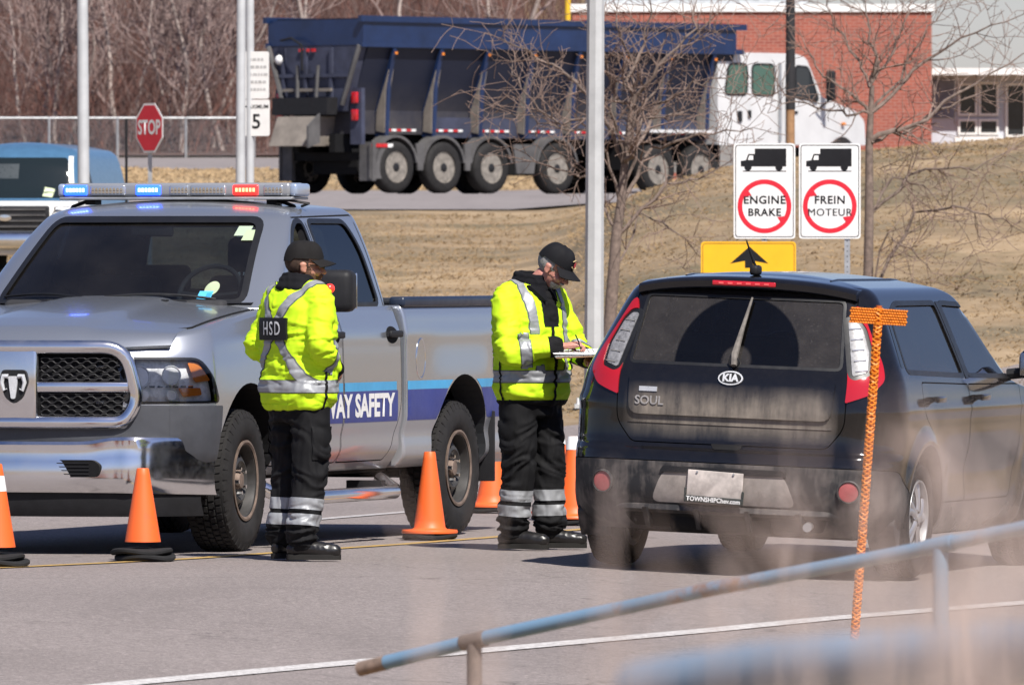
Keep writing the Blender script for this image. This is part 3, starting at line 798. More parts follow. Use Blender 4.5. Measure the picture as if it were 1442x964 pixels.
def build_lorry():
    BE = radians(43); hd = pi / 2 - BE; gz = 2.84
    rr = Vector((-2.95, 201.0)); r = Vector((cos(BE), -sin(BE)))
    o = rr - r * 1.28
    rz = hd
    tl = thing('dump_trailer', 'dark blue ribbed hopper dump trailer coupled to a white lorry cab', 'trailer', (o.x, o.y, gz), rz)
    Lh = 11.0
    sec = [(1.28, 3.42), (1.28, 2.93), (1.24, 2.88), (.80, 1.62), (.80, 1.16)]
    secf = sec + [(-y, z) for y, z in sec[::-1]]
    b = MB(); b.prism(secf, .25, Lh, 'x'); hp = b.build('hopper', M_HOP, tl, 0)
    for s in (1, -1):
        b = MB(); b.box((Lh / 2 + .12, s * 1.286, 3.15), (Lh - .26, .016, .46)); b.build('side_board', M_NAVY, tl, 0)
        b = MB(); b.box((Lh / 2 + .1, s * 1.30, 3.40), (Lh + .3, .10, .12)); b.build('top_rail', M_NAVY, tl, 0)
        b = MB(); b.box((Lh / 2 + .1, s * 1.29, 2.90), (Lh + .2, .07, .10)); b.build('side_rail', M_NAVY, tl, 0)
        b = MB(); b.box((Lh / 2 + 1.3, s * .84, 1.30), (Lh - 1.9, .08, .40)); b.build('lower_panel', M_NAVYD, tl, 0)
        for k in range(8):
            x = .95 + k * 1.34
            b = MB(); b.prism([(s * 1.29, 2.88), (s * 1.30, 2.80), (s * 1.14, 2.2), (s * 1.08, 1.12), (s * .80, 1.12), (s * .80, 1.62)], x - .05, x + .05, 'x'); rb = b.build('rib', M_NAVY, tl, 0)
            b = MB(); b.prism([(s * 1.19, 2.42), (s * 1.10, 2.0), (s * 1.07, 1.18), (s * .84, 1.22), (s * .86, 1.62)], x + .052, x + .07, 'x'); b.prism([(s * 1.19, 2.42), (s * 1.10, 2.0), (s * 1.07, 1.18), (s * .84, 1.22), (s * .86, 1.62)], x - .07, x - .052, 'x'); b.build('rib_dust_highlight', M_DUSTY, rb, 0)  # pale plates: dust, enlarged to paint in the sunlit rib faces
            b = MB(); b.box((x, s * 1.33, 2.74), (.06, .02, .05)); b.build('marker_lamp', M_AMBER, tl)
            for q in range(6):
                b = MB(); b.box((x + .25 + q * .14, s * .895, 1.24), (.125, .012, .045)); b.build('reflective_tape', M_REDLENS if q % 2 == 0 else M_WHITE, tl, 0)
        # mudguards over each axle
        for x in (1.04, 2.40, 3.77, 5.69):
            b = MB(); pts = [(x + .62 * cos(a), .52 + .62 * sin(a)) for a in frange(radians(8), radians(172), 14)]; inn = [(x + .57 * cos(a), .52 + .57 * sin(a)) for a in frange(radians(172), radians(8), 14)]
            b.prism(pts + inn, s * .92, s * 1.25, 'y'); b.build('mudguard', M_GREYD, tl, 50)
        b = MB(); b.box((.38, s * 1.10, .62), (.10, .36, .76)); b.build('mud_flap', M_GREYD, tl, 0)
        b = MB(); b.prism([(.30, .98), (.30, .28), (.72, .28), (.66, .60), (.80, .98)], s * 1.20, s * 1.25, 'y'); b.build('skirt', M_GREYD, tl, 0)
        b = MB(); b.prism([(1.60, .98), (1.66, .45), (1.80, .45), (1.85, .98)], s * 1.20, s * 1.25, 'y'); b.build('skirt', M_GREYD, tl, 0)
        b = MB(); b.prism([(2.98, .98), (3.02, .45), (3.15, .45), (3.2, .98)], s * 1.20, s * 1.25, 'y'); b.build('skirt', M_GREYD, tl, 0)
        b = MB(); b.prism([(4.4, .98), (4.5, .40), (5.0, .40), (5.1, .98)], s * 1.20, s * 1.25, 'y'); b.build('skirt', M_GREYD, tl, 0)
        for q in range(4):
            b = MB(); b.box((.40 + q * .15, s * 1.262, .93), (.14, .012, .07)); b.build('reflective_tape', M_REDLENS if q < 3 else M_WHITE, tl, 0)
        b = MB(); b.box((Lh / 2, s * .5, .98), (Lh, .16, .36)); b.build('frame_rail', M_DARK, tl, 0)
    b = MB(); b.box((3.4, 0, .55), (5.6, 1.2, .35)); b.box((8.6, -.6, .75), (1.4, .9, .5)); b.build('running_gear', M_DARK, tl, 0)
    # tail gate with bracing, chute and lamps
    b = MB(); b.prism([(1.22, 2.90), (.80, 1.60), (-.80, 1.60), (-1.22, 2.90)], .06, .24, 'x'); gt = b.build('tail_gate', M_NAVYD, tl, 0)
    b = MB(); b.box((.16, 0, 3.14), (.22, 2.60, .50)); b.build('gate_header', M_NAVY, gt, 0)
    for y in (-.45, .25, .85): MB().box((.03, y, 2.32), (.06, .07, 1.06)).build('gate_brace', M_NAVYD, gt, 0)
    MB().box((.02, 0, 2.30), (.06, 1.9, .07)).build('gate_brace', M_NAVYD, gt, 0)
    MB().box((-.02, .15, 2.02), (.06, 1.30, .06)).build('gate_bar', M_DUSTY, gt, 0)
    for s in (1, -1):
        MB().tube([(.0, s * 1.24, 2.88), (-.03, s * .80, 1.72)], .05, 6).build('gate_strut', M_GREYD, gt)
        MB().tube([(-.06, s * .28 + .1, 2.5), (-.10, s * .25 + .1, 1.7)], .035, 6).build('gate_ram', M_GREYD, gt)
    MB().tube([(.0, .9, 3.0), (-.12, .5, 3.04), (-.14, .2, 2.9), (-.12, .2, 2.4)], .025, 6).build('hose', M_BLACK, gt)
    MB().box((-.10, .15, 1.70), (.30, 1.5, .34)).build('gate_sill', M_BLACK, gt, 0)
    for y in (.05, .22, -.12): MB().box((.02, y + .15, 2.80), (.03, .10, .06)).build('tail_lamp', M_REDLENS, gt, 0)
    for s in (1, -1):
        for z in (1.86, 1.52): MB().rbox((.10, s * 1.02, z), (.06, .16, .22), .02).build('tail_lamp', M_REDLENS, tl)
        MB().box((.18, s * 1.02, 1.5), (.10, .30, 1.1)).build('rear_post', M_NAVYD, tl, 0)
    b = MB(); b.add([(-.25, .75, 1.50), (-.25, -.35, 1.50), (.35, -.35, 1.50), (.35, .75, 1.50), (-.55, .70, .92), (-.55, -.25, .92), (.25, -.25, .92), (.25, .70, .92)], [(0, 1, 2, 3), (7, 6, 5, 4), (0, 4, 5, 1), (1, 5, 6, 2), (2, 6, 7, 3), (3, 7, 4, 0)]); b.build('chute', M_DUSTY, tl, 0)
    b = MB(); b.prism([(-.42, 1.55), (-.75, 1.30), (-.75, .88), (-.42, .98)], -.58, -.53, 'y'); b.build('chute_flap', M_GREYD, tl, 0)
    b = MB(); b.box((.45, 0, .72), (.12, 2.3, .16)); b.build('rear_crossmember', M_DARK, tl, 0)
    MB().sphere((.02, .95, 2.62), .10).build('work_lamp', M_WHITE, tl)
    wh = lorry_wheel(tl)
    first = True
    for x in (1.04, 2.40, 3.77, 5.69):
        for s in (1, -1):
            if first: w_ = wh; first = False
            else: w_ = copy_tree(wh, tl)
            w_.location = (x, s * 1.12, .505); w_.rotation_euler = (0, x * 2, 0 if s > 0 else pi)
    # tractor
    tc = thing('lorry_cab', 'white crew cab lorry tractor pulling the blue dump trailer', 'lorry', (o.x, o.y, gz), rz)
    side = rpoly([(10.55, 1.02), (10.55, 2.80), (10.75, 2.90), (12.9, 2.90), (13.25, 2.82), (13.85, 2.02), (15.15, 1.74), (15.45, 1.55), (15.5, 1.05)], [.02, .08, .06, .12, .10, .05, .15, .10, .05])
    b = MB(); b.prism(side, -1.18, 1.18, 'y'); me = b.mesh()
    hoodcut = MB(); hoodcut.prism([(13.3, 1.18), (15.8, .80), (15.8, 1.4), (13.3, 1.4)], .5, 3, 'z')
    me = boolean(me, hoodcut.mesh()); hoodcut = MB(); hoodcut.prism([(13.3, -1.18), (13.3, -1.4), (15.8, -1.4), (15.8, -.80)], .5, 3, 'z'); me = boolean(me, hoodcut.mesh())
    for s in (1, -1):
        c = MB(); c.cyl((14.6, s * .6, .62), (14.6, s * 1.5, .62), .60, n=32); me = boolean(me, c.mesh())
    link_mesh('cab_body', me, M_LWHITE, tc, 30)
    gl = NB('green_glass').set(col=(.055, .115, .09), rough=.08, coat=.5).m; gd = NB('door_glass').set(col=(.03, .035, .04), rough=.06).m
    for s in (1, -1):
        for (poly, m) in ((rpoly([(10.78, 2.06), (11.42, 2.06), (11.42, 2.64), (10.90, 2.64)], .1), gl), (rpoly([(11.62, 2.06), (12.25, 2.06), (12.25, 2.64), (11.62, 2.64)], .1), gl), (rpoly([(12.95, 2.02), (13.62, 1.96), (13.30, 2.60), (12.95, 2.62)], .07), gd)):
            b = MB(); b.prism(poly, s * 1.165, s * 1.19, 'y'); wdw = b.build('window', m, tc, 0)
            b = MB(); b.prism(offset_poly(poly, .05), s * 1.16, s * 1.186, 'y'); b.build('window_seal', M_TRIM, wdw, 0)
        b = MB(); b.rbox((13.75, s * 1.42, 2.25), (.12, .22, .62), .05); mr = b.build('door_mirror', M_BLACK, tc); MB().tube([(13.6, s * 1.18, 1.75), (13.72, s * 1.40, 1.95)], .025, 6).build('mirror_arm', M_BLACK, mr)
        for x in (12.42, 12.62): MB().tube([(x, s * 1.21, 2.70), (x, s * 1.21, 1.10)], .035 if x < 12.5 else .015, 8).build('exhaust_stack' if x < 12.5 else 'grab_rail', M_STEEL, tc)
        MB().box((12.9, s * 1.19, 1.70), (.16, .03, .05)).build('handle', M_BLACK, tc); MB().box((11.2, s * 1.20, 1.60), (.12, .03, .22)).build('vent', M_BLACK, tc); MB().box((11.5, s * 1.20, 1.65), (.08, .03, .16)).build('vent', M_BLACK, tc)
        MB().box((14.6, s * 1.03, 1.48), (.10, .03, .06)).build('marker_lamp', M_AMBER, tc)
        b = MB(); b.box((11.6, s * .95, .75), (1.9, .40, .55)); b.build('fuel_tank', M_CHROME, tc)
        b = MB(); b.box((9.4, s * 1.0, 1.28), (1.9, .5, .06)); b.build('catwalk', M_LWHITE, tc)
    b = MB(); b.prism([(13.20, 2.74), (13.78, 2.06), (13.80, 2.10), (13.22, 2.78)], -1.0, 1.0, 'y'); b.build('windshield', gd, tc, 0)
    b = MB(); b.box((11.9, 0, .85), (6.4, .9, .3)); b.build('frame', M_DARK, tc, 0)
    MB().box((10.7, -.9, 2.78), (.25, .5, .2)).build('roof_fairing', M_LWHITE, tc, 0)
    MB().box((15.47, 0, 1.3), (.06, 1.2, .6)).build('grille', M_BLACK, tc, 0); MB().box((15.5, 0, .72), (.25, 2.2, .35)).build('front_bumper', M_CHROME, tc, 0)
    for x in (8.7, 10.0, 14.6):
        for s in (1, -1):
            w_ = copy_tree(wh, tc); w_.location = (x, s * 1.10, .505); w_.rotation_euler = (0, x * 3, 0 if s > 0 else pi)
build_lorry()

# ------------------------------------------------------------------ van parked behind the pickup
def build_van():
    Y = 145.0; sc = F / Y
    cx = pxx(14, Y); gz = terrain(cx, Y)
    tz = pzz(199, Y) - gz          # roof height
    t = thing('delivery_van', 'white fronted blue van with yellow note behind its windshield', 'van', (cx, Y, gz), -pi / 2 - radians(7))
    blue = simple('van_blue', (.055, .135, .235), .35, coat=.4, var=.12); white = simple('van_white', (.74, .74, .72), .35, coat=.3, var=.08, scale=3)
    K = dict(xr=[(0, -4.6), (3, -4.5)], xf=[(.35, .35), (1.05, .30), (1.12, .15), (1.16, -.10), (1.9, -.62), (2.0, -.80), (2.1, -.95)], w=[(.3, .98), (1.1, 1.0), (1.25, .97), (1.85, .84), (1.95, .80), (2.02, .72)], rr=[(0, .1), (3, .15)], rf=[(0, .15), (3, .15)], br=[(0, 0), (3, 0)], bf=[(0, .10), (3, .16)])
    h = tz - .10
    zs = [z * h / 2.02 for z in frange(.35, 2.02, 30)]
    for k in K: K[k] = [(z * h / 2.02, v) for z, v in K[k]]
    me = stack(K, zs, None, crown=.10, crown_n=6, nr=14, nc=8, ns=40); ref = Ref(me)
    q = h / 2.02
    body, front = split(me, [(-.42, .2), (1.0, .2), (1.0, 1.20 * q), (-.12, 1.20 * q), (-.42, 1.20 * q)], 'y', -1.4, 1.4, .006)
    link_mesh('body', finish(body, ref), [blue, M_DARK], t); link_mesh('front_end', finish(front, ref), [white, M_DARK], t)
    ws = rpoly([(-.80, 1.24 * q), (.80, 1.24 * q), (.72, 1.88 * q), (-.72, 1.88 * q)], .07)
    g_ = patch(ref, 'front', ws, .004, name='windshield', mat=NB('van_glass').set(col=(.012, .018, .020), rough=.05).m, parent=t, step=.08)
    patch(ref, 'front', [(.42, 1.27 * q), (.56, 1.25 * q), (.58, 1.38 * q), (.44, 1.42 * q)], .006, name='note', mat=simple('note_paper', (.55, .62, .40), .7), parent=g_, step=.05)
    patch(ref, 'front', [(-.45, 1.55 * q), (.05, 1.55 * q), (.05, 1.78 * q), (-.45, 1.78 * q)], .006, name='window_panel', mat=simple('van_panel', (.05, .06, .065), .3), parent=g_, step=.06)
    for s, side in ((1, 'left'), (-1, 'right')):
        patch(ref, 'front', [(s * .80, 1.22 * q), (s * .86, 1.22 * q), (s * .78, 1.90 * q), (s * .72, 1.90 * q)], .006, name='pillar', mat=white, parent=t, step=.06)
        patch(ref, side, rpoly([(-.62, 1.25 * q), (-1.5, 1.25 * q), (-1.5, 1.80 * q), (-.95, 1.80 * q)], .05), .004, name='door_window', mat=M_TRIM, parent=t, step=.08)
        for (xx) in (-.35, -3.7):
            w_ = MB().lathe([(.2, .12), (.36, .11), (.375, 0), (.36, -.11), (.2, -.12)], (xx, s * .85, .375), 'y', 24).build('wheel', M_RUBBER, t)
        MB().rbox((.30, s * .80, 1.0 * q), (.12, .24, .20), .03).build('headlight', M_CLEAR, t)
        MB().rbox((-4.5, s * .93, 1.22 * q), (.05, .06, .20), .02).build('tail_lamp', M_REDLENS, t)
        MB().box((-3.9, s * .995, 1.30 * q), (.22, .01, .05)).build('side_marker', simple('marker_red', (.30, .06, .05), .4), t)
    b = MB(); b.rbox((.36, 0, .93 * q), (.08, 1.25, .34), .03); gr = b.build('grille', M_BLACK, t)
    for k in range(4): MB().box((.405, 0, (.93 * q) - .12 + k * .08), (.02, 1.15, .022)).build('grille_bar', M_GREYD, gr)
    m_ = MB().lathe([(.055, .0), (.055, .01), (.001, .012)], (0, 0, 0), 'x', 24).mesh(); m_.transform(Matrix.Translation((.415, 0, .93 * q)) @ Matrix.Diagonal((1, 1.7, .8, 1))); link_mesh('emblem', m_, M_CHROME, gr, 40)
    MB().rbox((.42, 0, .52), (.16, 1.9, .22), .05).build('front_bumper', M_CHROME, t)
build_van()
# ------------------------------------------------------------------ poles and signs
def pole(name, label, cat, px, pw, Y, top_py, mat, lean=0.0, base_py=None, taper=.85, parts=None, group=None, n=20):
    x = pxx(px, Y); z0 = terrain(x, Y); r = pw / 2 * Y / F
    t = thing(name, label, cat, (x, Y, z0 - .02), 0, group)
    H = pzz(top_py, Y) - z0
    b = MB(); b.cyl((0, 0, 0), (lean * H, 0, H), r, r * taper, n); b.build('shaft', mat, t, 40)
    MB().cyl((0, 0, 0), (0, 0, .06), r * 2.0, n=20).build('base_plate', mat, t)
    return t, H, r
M_POLE = simple('pole_paint', (.50, .52, .54), .55, .2, var=.12, scale=3)
M_POLE2 = simple('pole_galv', (.46, .47, .47), .6, .15, var=.15, scale=2.5)
# tall poles run on above the frame and carry a lamp head there
def lamp_pole(label, px, pw, Y, lean, mat=M_POLE, H=8.5, n=20):
    x = pxx(px, Y); z0 = terrain(x, Y); r = pw / 2 * Y / F
    t = thing('lamp_post', label, 'lamp post', (x, Y, z0 - .02))
    MB().cyl((0, 0, 0), (lean * H, 0, H), r * 1.03, r * .75, n).build('shaft', mat, t, 40)
    MB().tube([(lean * H, 0, H - .1), (lean * H + .4, 0, H + .15), (lean * H + 1.4, 0, H + .25)], .04, 8).build('arm', mat, t)
    MB().rbox((lean * H + 1.7, 0, H + .24), (.7, .28, .14), .05).build('lamp_head', mat, t)
    MB().box((0, 0, .04), (r * 4, r * 4, .04)).build('base_plate', mat, t, 0)
    for sx in (1, -1):
        for sy in (1, -1): MB().cyl((sx * r * 1.6, sy * r * 1.6, .05), (sx * r * 1.6, sy * r * 1.6, .12), .018, n=8).build('anchor_bolt', M_WHITE, t)
    return t
lamp_pole('pale grey lamp post standing in front of the blue van', 119, 17, 130, -.006)
lamp_pole('thick grey lamp post beside the maximum speed sign', 338, 14, 128, .004)
lamp_pole('octagonal galvanised lamp post beside the officer with the clipboard', 836, 27, 100, .005, M_POLE2, n=8)
# speed sign on its own post
Y = 131.0; x = pxx(352, Y); z0 = terrain(x, Y)
t = thing('speed_sign', 'white maximum 5 speed sign under a text board', 'road sign', (x, Y, z0 - .02))
MB().cyl((0, 0, 0), (0, 0, pzz(-20, Y) - z0), 6 * Y / F, n=14).build('post', M_POLE, t)
M_SIGNW = simple('sign_white', (.74, .74, .73), .45, var=.05); M_SIGNK = simple('sign_black', (.012, .012, .014), .5); M_SIGNR = simple('sign_red', (.60, .012, .030), .45, var=.06); M_SIGNY = simple('sign_yellow', (.78, .42, .01), .45, var=.05)
def sign_frame(parent, loc, rz):
    o = bpy.data.objects.new('sign_mount', None); COL.objects.link(o); o.parent = parent; o.location = loc; o.rotation_euler = (0, 0, rz); return o
XZ = Matrix(((1, 0, 0, 0), (0, 0, -1, 0), (0, 1, 0, 0), (0, 0, 0, 1)))      # letters stand upright, facing -y
def plate(parent, poly, y0, y1, mat, name): b = MB(); b.prism(poly, y0, y1, 'y'); return b.build(name, mat, parent, 0)
def letters(s, size, x, z, y, mat, parent, **kw): return lettering(s, size, Matrix.Translation((x, y, z)) @ XZ, mat, parent, **kw)
rect = lambda w_, h_, cx=0, cz=0: [(cx - w_ / 2, cz - h_ / 2), (cx + w_ / 2, cz - h_ / 2), (cx + w_ / 2, cz + h_ / 2), (cx - w_ / 2, cz + h_ / 2)]
pm = MB(); zc = pzz(164, Y) - z0; zb = pzz(104, Y) - z0
mo = sign_frame(t, (.085, -.07, 0), radians(-18))
sp = plate(mo, rpoly(rect(.36, .46, 0, zc), .03), -.004, 0, M_SIGNW, 'sign_face')
letters('MAXIMUM', .070, 0, zc + .14, -.0065, M_SIGNK, sp, bold=.001); letters('5', .26, .0, zc - .055, -.0065, M_SIGNK, sp, bold=.004)
sp = plate(mo, rpoly(rect(.34, .60, 0, zb), .03), -.004, 0, M_SIGNW, 'text_board')
for k in range(5):      # rows too small to read
    b = MB(); rr_ = random.Random(k); xx = -.12
    while xx < .10:
        wd = rr_.uniform(.02, .06); b.box((xx + wd / 2, -.0065, zb + .20 - k * .095), (wd, .002, .032)); xx += wd + .014
    tag(b.build('text_row', simple('faded_text', (.42, .42, .42), .6), sp, 0), kind='stuff')
# stop sign
Y = 126.0; x = pxx(211, Y); z0 = terrain(x, Y); t = thing('stop_sign', 'red octagonal stop sign on a thin grey post', 'road sign', (x, Y, z0 - .02))
zc = pzz(178, Y) - z0
MB().box((0, .08, (zc + .1) / 2), (.05, .03, zc + .1)).build('post', M_STEEL, t, 0)
mo = sign_frame(t, (0, 0, 0), radians(-55))
oc = lambda r: [(r * cos(a), zc + r * sin(a)) for a in (pi / 8 + k * pi / 4 for k in range(8))]
sp = plate(mo, oc(.325), -.006, 0, M_SIGNW, 'border'); plate(sp, oc(.298), -.009, -.007, M_SIGNR, 'sign_face')
letters('STOP', .245, 0, zc, -.011, M_SIGNW, sp, sx=.86, bold=.007)
# thin black rod
Y = 128.0; x = pxx(178, Y); z0 = terrain(x, Y); b = MB(); b.cyl((0, 0, 0), (0, 0, pzz(165, Y) - z0), .017, n=8)
o = b.build('marker_rod', M_BLACK); o.location = (x, Y, z0 - .02); tag(o, 'thin black upright rod beside the stop sign', 'rod')
# wooden pole with a black sleeve
Y = 140.0; x = pxx(1113, Y); z0 = terrain(x, Y); t = thing('utility_pole', 'wooden utility pole with black upper sleeve behind the road signs', 'utility pole', (x, Y, z0 - .05))
zm = pzz(118, Y) - z0; zt_ = pzz(-60, Y) - z0
MB().cyl((0, 0, 0), (0, 0, zm), .062, .058, n=16).build('shaft', simple('pole_wood', (.30, .17, .085), .85, var=.3, scale=8), t); MB().cyl((0, 0, zm - .3), (0, 0, zt_), .066, .06, n=16).build('sleeve', simple('black_sleeve', (.03, .03, .033), .6), t)
# engine brake signs on two posts
Y = 100.0
def truck_icon(parent, cx, cz, w_, y):
    """side view of a lorry facing left"""
    k = w_ / 1.0
    q = lambda pts: [(cx + a * k, cz + c * k) for a, c in pts]
    o = plate(parent, q([(-.20, -.10), (.45, -.10), (.45, .27), (-.20, .27)]), y - .001, y, M_SIGNK, 'lorry_icon')
    plate(o, q([(-.49, -.10), (-.20, -.10), (-.20, .16), (-.335, .16), (-.385, .03), (-.49, .015)]), y - .001, y, M_SIGNK, 'icon_cab')
    plate(o, q([(-.345, .035), (-.235, .035), (-.235, .125), (-.315, .125)]), y - .002, y - .0012, M_SIGNW, 'icon_window')
    for a in (-.34, .30): plate(o, [(cx + a * k + .075 * k * cos(g_), cz - .115 * k + .075 * k * sin(g_)) for g_ in (2 * pi * j / 20 for j in range(20))], y - .0022, y - .0014, M_SIGNK, 'icon_wheel')
    plate(o, q([(-.45, -.205), (.45, -.205), (.45, -.188), (-.45, -.188)]), y - .001, y, M_SIGNK, 'icon_line')
for (px, lines_, lab, fs) in ((1076.5, ('ENGINE', 'BRAKE'), 'white engine brake prohibition sign with black lorry and red ring', .108), (1168.5, ('FREIN', 'MOTEUR'), 'white frein moteur prohibition sign with black lorry and red ring', .108)):
    x = pxx(px, Y); zc = pzz(269, Y); zg = terrain(x, Y)
    t = thing('road_sign', lab, 'road sign', (x, Y, zg - .02)); zz = zc - zg + .02
    W_, H_ = .598, .925
    sp = plate(t, rpoly(rect(W_, H_, 0, zz), .035), -.004, 0, M_SIGNW, 'sign_face')
    # black rim line
    bd = MB(); out = rpoly(rect(W_ - .03, H_ - .03, 0, zz), .03); inn = rpoly(rect(W_ - .046, H_ - .046, 0, zz), .026)
    n_ = len(out); vs_ = [(a, -.0052, c) for a, c in out] + [(a, -.0052, c) for a, c in inn]
    bd.add(vs_, [(i, (i + 1) % n_, n_ + (i + 1) % n_, n_ + i) for i in range(n_)]); bd.build('rim_line', M_SIGNK, sp, 0)
    truck_icon(sp, 0, zz + .285, .47, -.0052)
    ring = MB(); cz = zz - .148; N_ = 48; ro, ri = .262, .215
    ring.add([(ro * cos(2 * pi * k / N_), -.0056, cz + ro * sin(2 * pi * k / N_)) for k in range(N_)] + [(ri * cos(2 * pi * k / N_), -.0056, cz + ri * sin(2 * pi * k / N_)) for k in range(N_)], [(k, (k + 1) % N_, N_ + (k + 1) % N_, N_ + k) for k in range(N_)])
    rg = ring.build('red_ring', M_SIGNR, sp, 0)
    for s in (1, -1):    # the stubs of the slash left free by the words
        plate(rg, [(-s * .215, cz + s * .10), (-s * .165, cz + s * .168), (-s * .125, cz + s * .105), (-s * .19, cz + s * .095)], -.0068, -.006, M_SIGNR, 'slash_stub')
    letters(lines_[0], fs, 0, cz + .058, -.0062, M_SIGNK, sp, bold=.0028, spacing=1.10); 
    for dx in ((0,) if px < 1100 else (-.0016, .0016)): letters(lines_[1], fs * .94, dx, cz - .062, -.0062 - abs(dx + .0016) * .05, M_SIGNK, sp, bold=(.0028 if px < 1100 else 0.0), spacing=1.10)
    po = MB(); xo = .17 if px > 1100 else .0
    po.box((xo, .03, (zz + .2) / 2), (.055, .04, zz + .2)); pst = po.build('post', M_STEEL, t, 0)
    b = MB()
    for k in range(int((zz - .5) / .05)): b.cyl((xo, .008, .1 + k * .05), (xo, .0095, .1 + k * .05), .006, n=6)
    tag(b.build('post_hole', M_DARK, pst), kind='stuff')
# yellow arrow board in front of them
Y = 96.0; x = pxx(1054, Y); zg = terrain(x, Y); t = thing('arrow_sign', 'yellow warning board with black upward arrow behind the black car', 'road sign', (x, Y, zg - .02))
zz = pzz(389, Y) - zg + .02; W_, H_ = 134 * Y / F, 98 * Y / F
sp = plate(t, rpoly(rect(W_, H_, 0, zz), .04), -.004, 0, M_SIGNY, 'sign_face')
out = rpoly(rect(W_ - .025, H_ - .025, 0, zz), .035); inn = rpoly(rect(W_ - .045, H_ - .045, 0, zz), .03); n_ = len(out); bd = MB()
bd.add([(a, -.0052, c) for a, c in out] + [(a, -.0052, c) for a, c in inn], [(i, (i + 1) % n_, n_ + (i + 1) % n_, n_ + i) for i in range(n_)]); bd.build('rim_line', simple('rim_ochre', (.40, .20, .01), .5), sp, 0)
ar = lambda py: pzz(py, Y) - zg + .02
k_ = Y / F
plate(sp, [(1.5 * k_, ar(347)), (28 * k_, ar(371)), (7 * k_, ar(367)), (7 * k_, ar(377)), (-5 * k_, ar(377)), (-5 * k_, ar(367)), (-26 * k_, ar(371))], -.0058, -.0048, M_SIGNK, 'arrow')
for xo in (-.25, .25): MB().box((xo, .03, (zz + .25) / 2), (.05, .04, zz + .25)).build('post', M_STEEL, t, 0)

# ------------------------------------------------------------------ traffic cones
def cone_mat():
    b = NB('cone_orange'); f = b.noise(9, 5, .7); g_ = b.noise(2.5, 3, .6)
    d = b.math('MULTIPLY', b.math('SUBTRACT', f, .56, clamp=True), 2.2, clamp=True)
    b.set(col=b.mix(d, b.mix(g_, (.78, .115, .018), (.86, .15, .03)), (.30, .09, .05)), rough=.5); return b.m
M_CONE = cone_mat(); M_CONEB = simple('cone_base_rubber', (.020, .020, .021), .85, bump=.4, bscale=40, scale=20)
def cone(label, px, py, H, rb, base, tilt=0.0, collar=False, rings=1, group='orange cones along the yellow line', z=0, scuff=False):
    p = G(px, py, z); t = thing('traffic_cone', label, 'traffic cone', (p.x, p.y, terrain(p.x, p.y) + .012), px * .01, group)
    rnd = random.Random(int(px)); zb = .0
    for k in range(rings):     # sagging rubber weights round the foot
        rr_ = base * rnd.uniform(.96, 1.04); b = MB(); n = 40; th = .030
        ox, oy = rnd.uniform(-.012, .012), rnd.uniform(-.012, .012)
        prof = [(rb * .8, zb), (rr_ - .01, zb), (rr_, zb + th * .3), (rr_, zb + th * .7), (rr_ - .012, zb + th), (rb * .8, zb + th)]
        b.lathe(prof, (ox, oy, 0), 'z', n, closed=True)
        me = b.mesh()
        for v in me.vertices: v.co.z += .008 * sin(3 * atan2(v.co.y, v.co.x) + k * 2 + px) * (v.co.xy.length / rr_) ** 3
        link_mesh('weight_ring', me, M_CONEB, t, 40); zb += th + .002
    b = MB(); prof = []
    if rings < 2: prof += [(base * .98, zb), (base, zb + .008), (base * .97, zb + .020), (rb * 1.12, zb + .024)]
    prof += [(rb, zb + .034)] + [(rb + (.033 - rb) * k / 10, zb + .034 + (H - zb - .034) * k / 10) for k in range(1, 10)] + [(.034, H - .006), (.030, H), (.022, H), (.022, H - .05)]
    b.lathe(prof, n=40); me = b.mesh()
    sh = Vector((tilt, 0, 0))
    for v in me.vertices: v.co.x += tilt * max(0, v.co.z - zb)
    c = link_mesh('cone_body', me, M_CONE, t, 45)
    if collar:
        zt = H - (.035 if px > 700 else .10); f = lambda z_: rb + (.033 - rb) * (z_ - zb - .034) / (H - zb - .034) + .0015
        me = MB().lathe([(f(zt - .045), zt - .045), (f(zt + .035), zt + .035), (f(zt + .035) - .001, zt + .036), (f(zt - .045) - .001, zt - .046)], n=40, closed=True).mesh()
        for v in me.vertices: v.co.x += tilt * max(0, v.co.z - zb)
        link_mesh('collar', me, M_WHITE, c, 45)
    return t
cone('orange traffic cone with two black rubber rings standing before the pickup bumper', 201, 791, .495, .098, .172, rings=2)
p0 = cone('orange traffic cone with white collar on stacked rubber rings and orange base', -6, 799, .54, .105, .170, rings=2, collar=True)
cone('clean orange cone with flat orange base in front of the pickup rear wheel', 605, 761, .505, .092, .165)
cone('scuffed leaning orange cone behind the pickup rear wheel', 692, 723, .50, .10, .15, tilt=.06)
cone('orange cone tilted against its neighbour beside the officer with the clipboard', 786, 733, .545, .115, .17, tilt=.05, collar=True)
cone('orange cone with grey white collar close to the black car', 808, 740, .535, .118, .18, collar=True)

# ------------------------------------------------------------------ railing, marker stake and weeds on the near side
def blue_rail_mat():
    b = NB('chipped_blue_paint'); f = b.noise(3.2, 5, .65); g_ = b.noise(14, 5, .7)
    d = b.math('MULTIPLY', b.math('SUBTRACT', b.math('ADD', b.math('MULTIPLY', f, .8), b.math('MULTIPLY', g_, .3)), .615, clamp=True), 9.0, clamp=True)
    c = b.mix(b.noise(1.6, 3), (.125, .225, .34), (.185, .29, .40))
    b.set(col=b.mix(d, c, (.22, .12, .075)), rough=.55); return b.m
M_BRAIL = blue_rail_mat()
ra = [P(508, 941, 31.0), P(690, 896, 30.7), P(1000, 829, 30.2), P(1250, 782, 29.8), P(1442, 743, 29.5), P(1640, 703, 29.2)]
t = thing('pipe_railing', 'sloping chipped blue pipe handrail with rusty open end', 'railing', (ra[0].x, ra[0].y, terrain(ra[0].x, ra[0].y)))
loc = lambda p: p - t.location
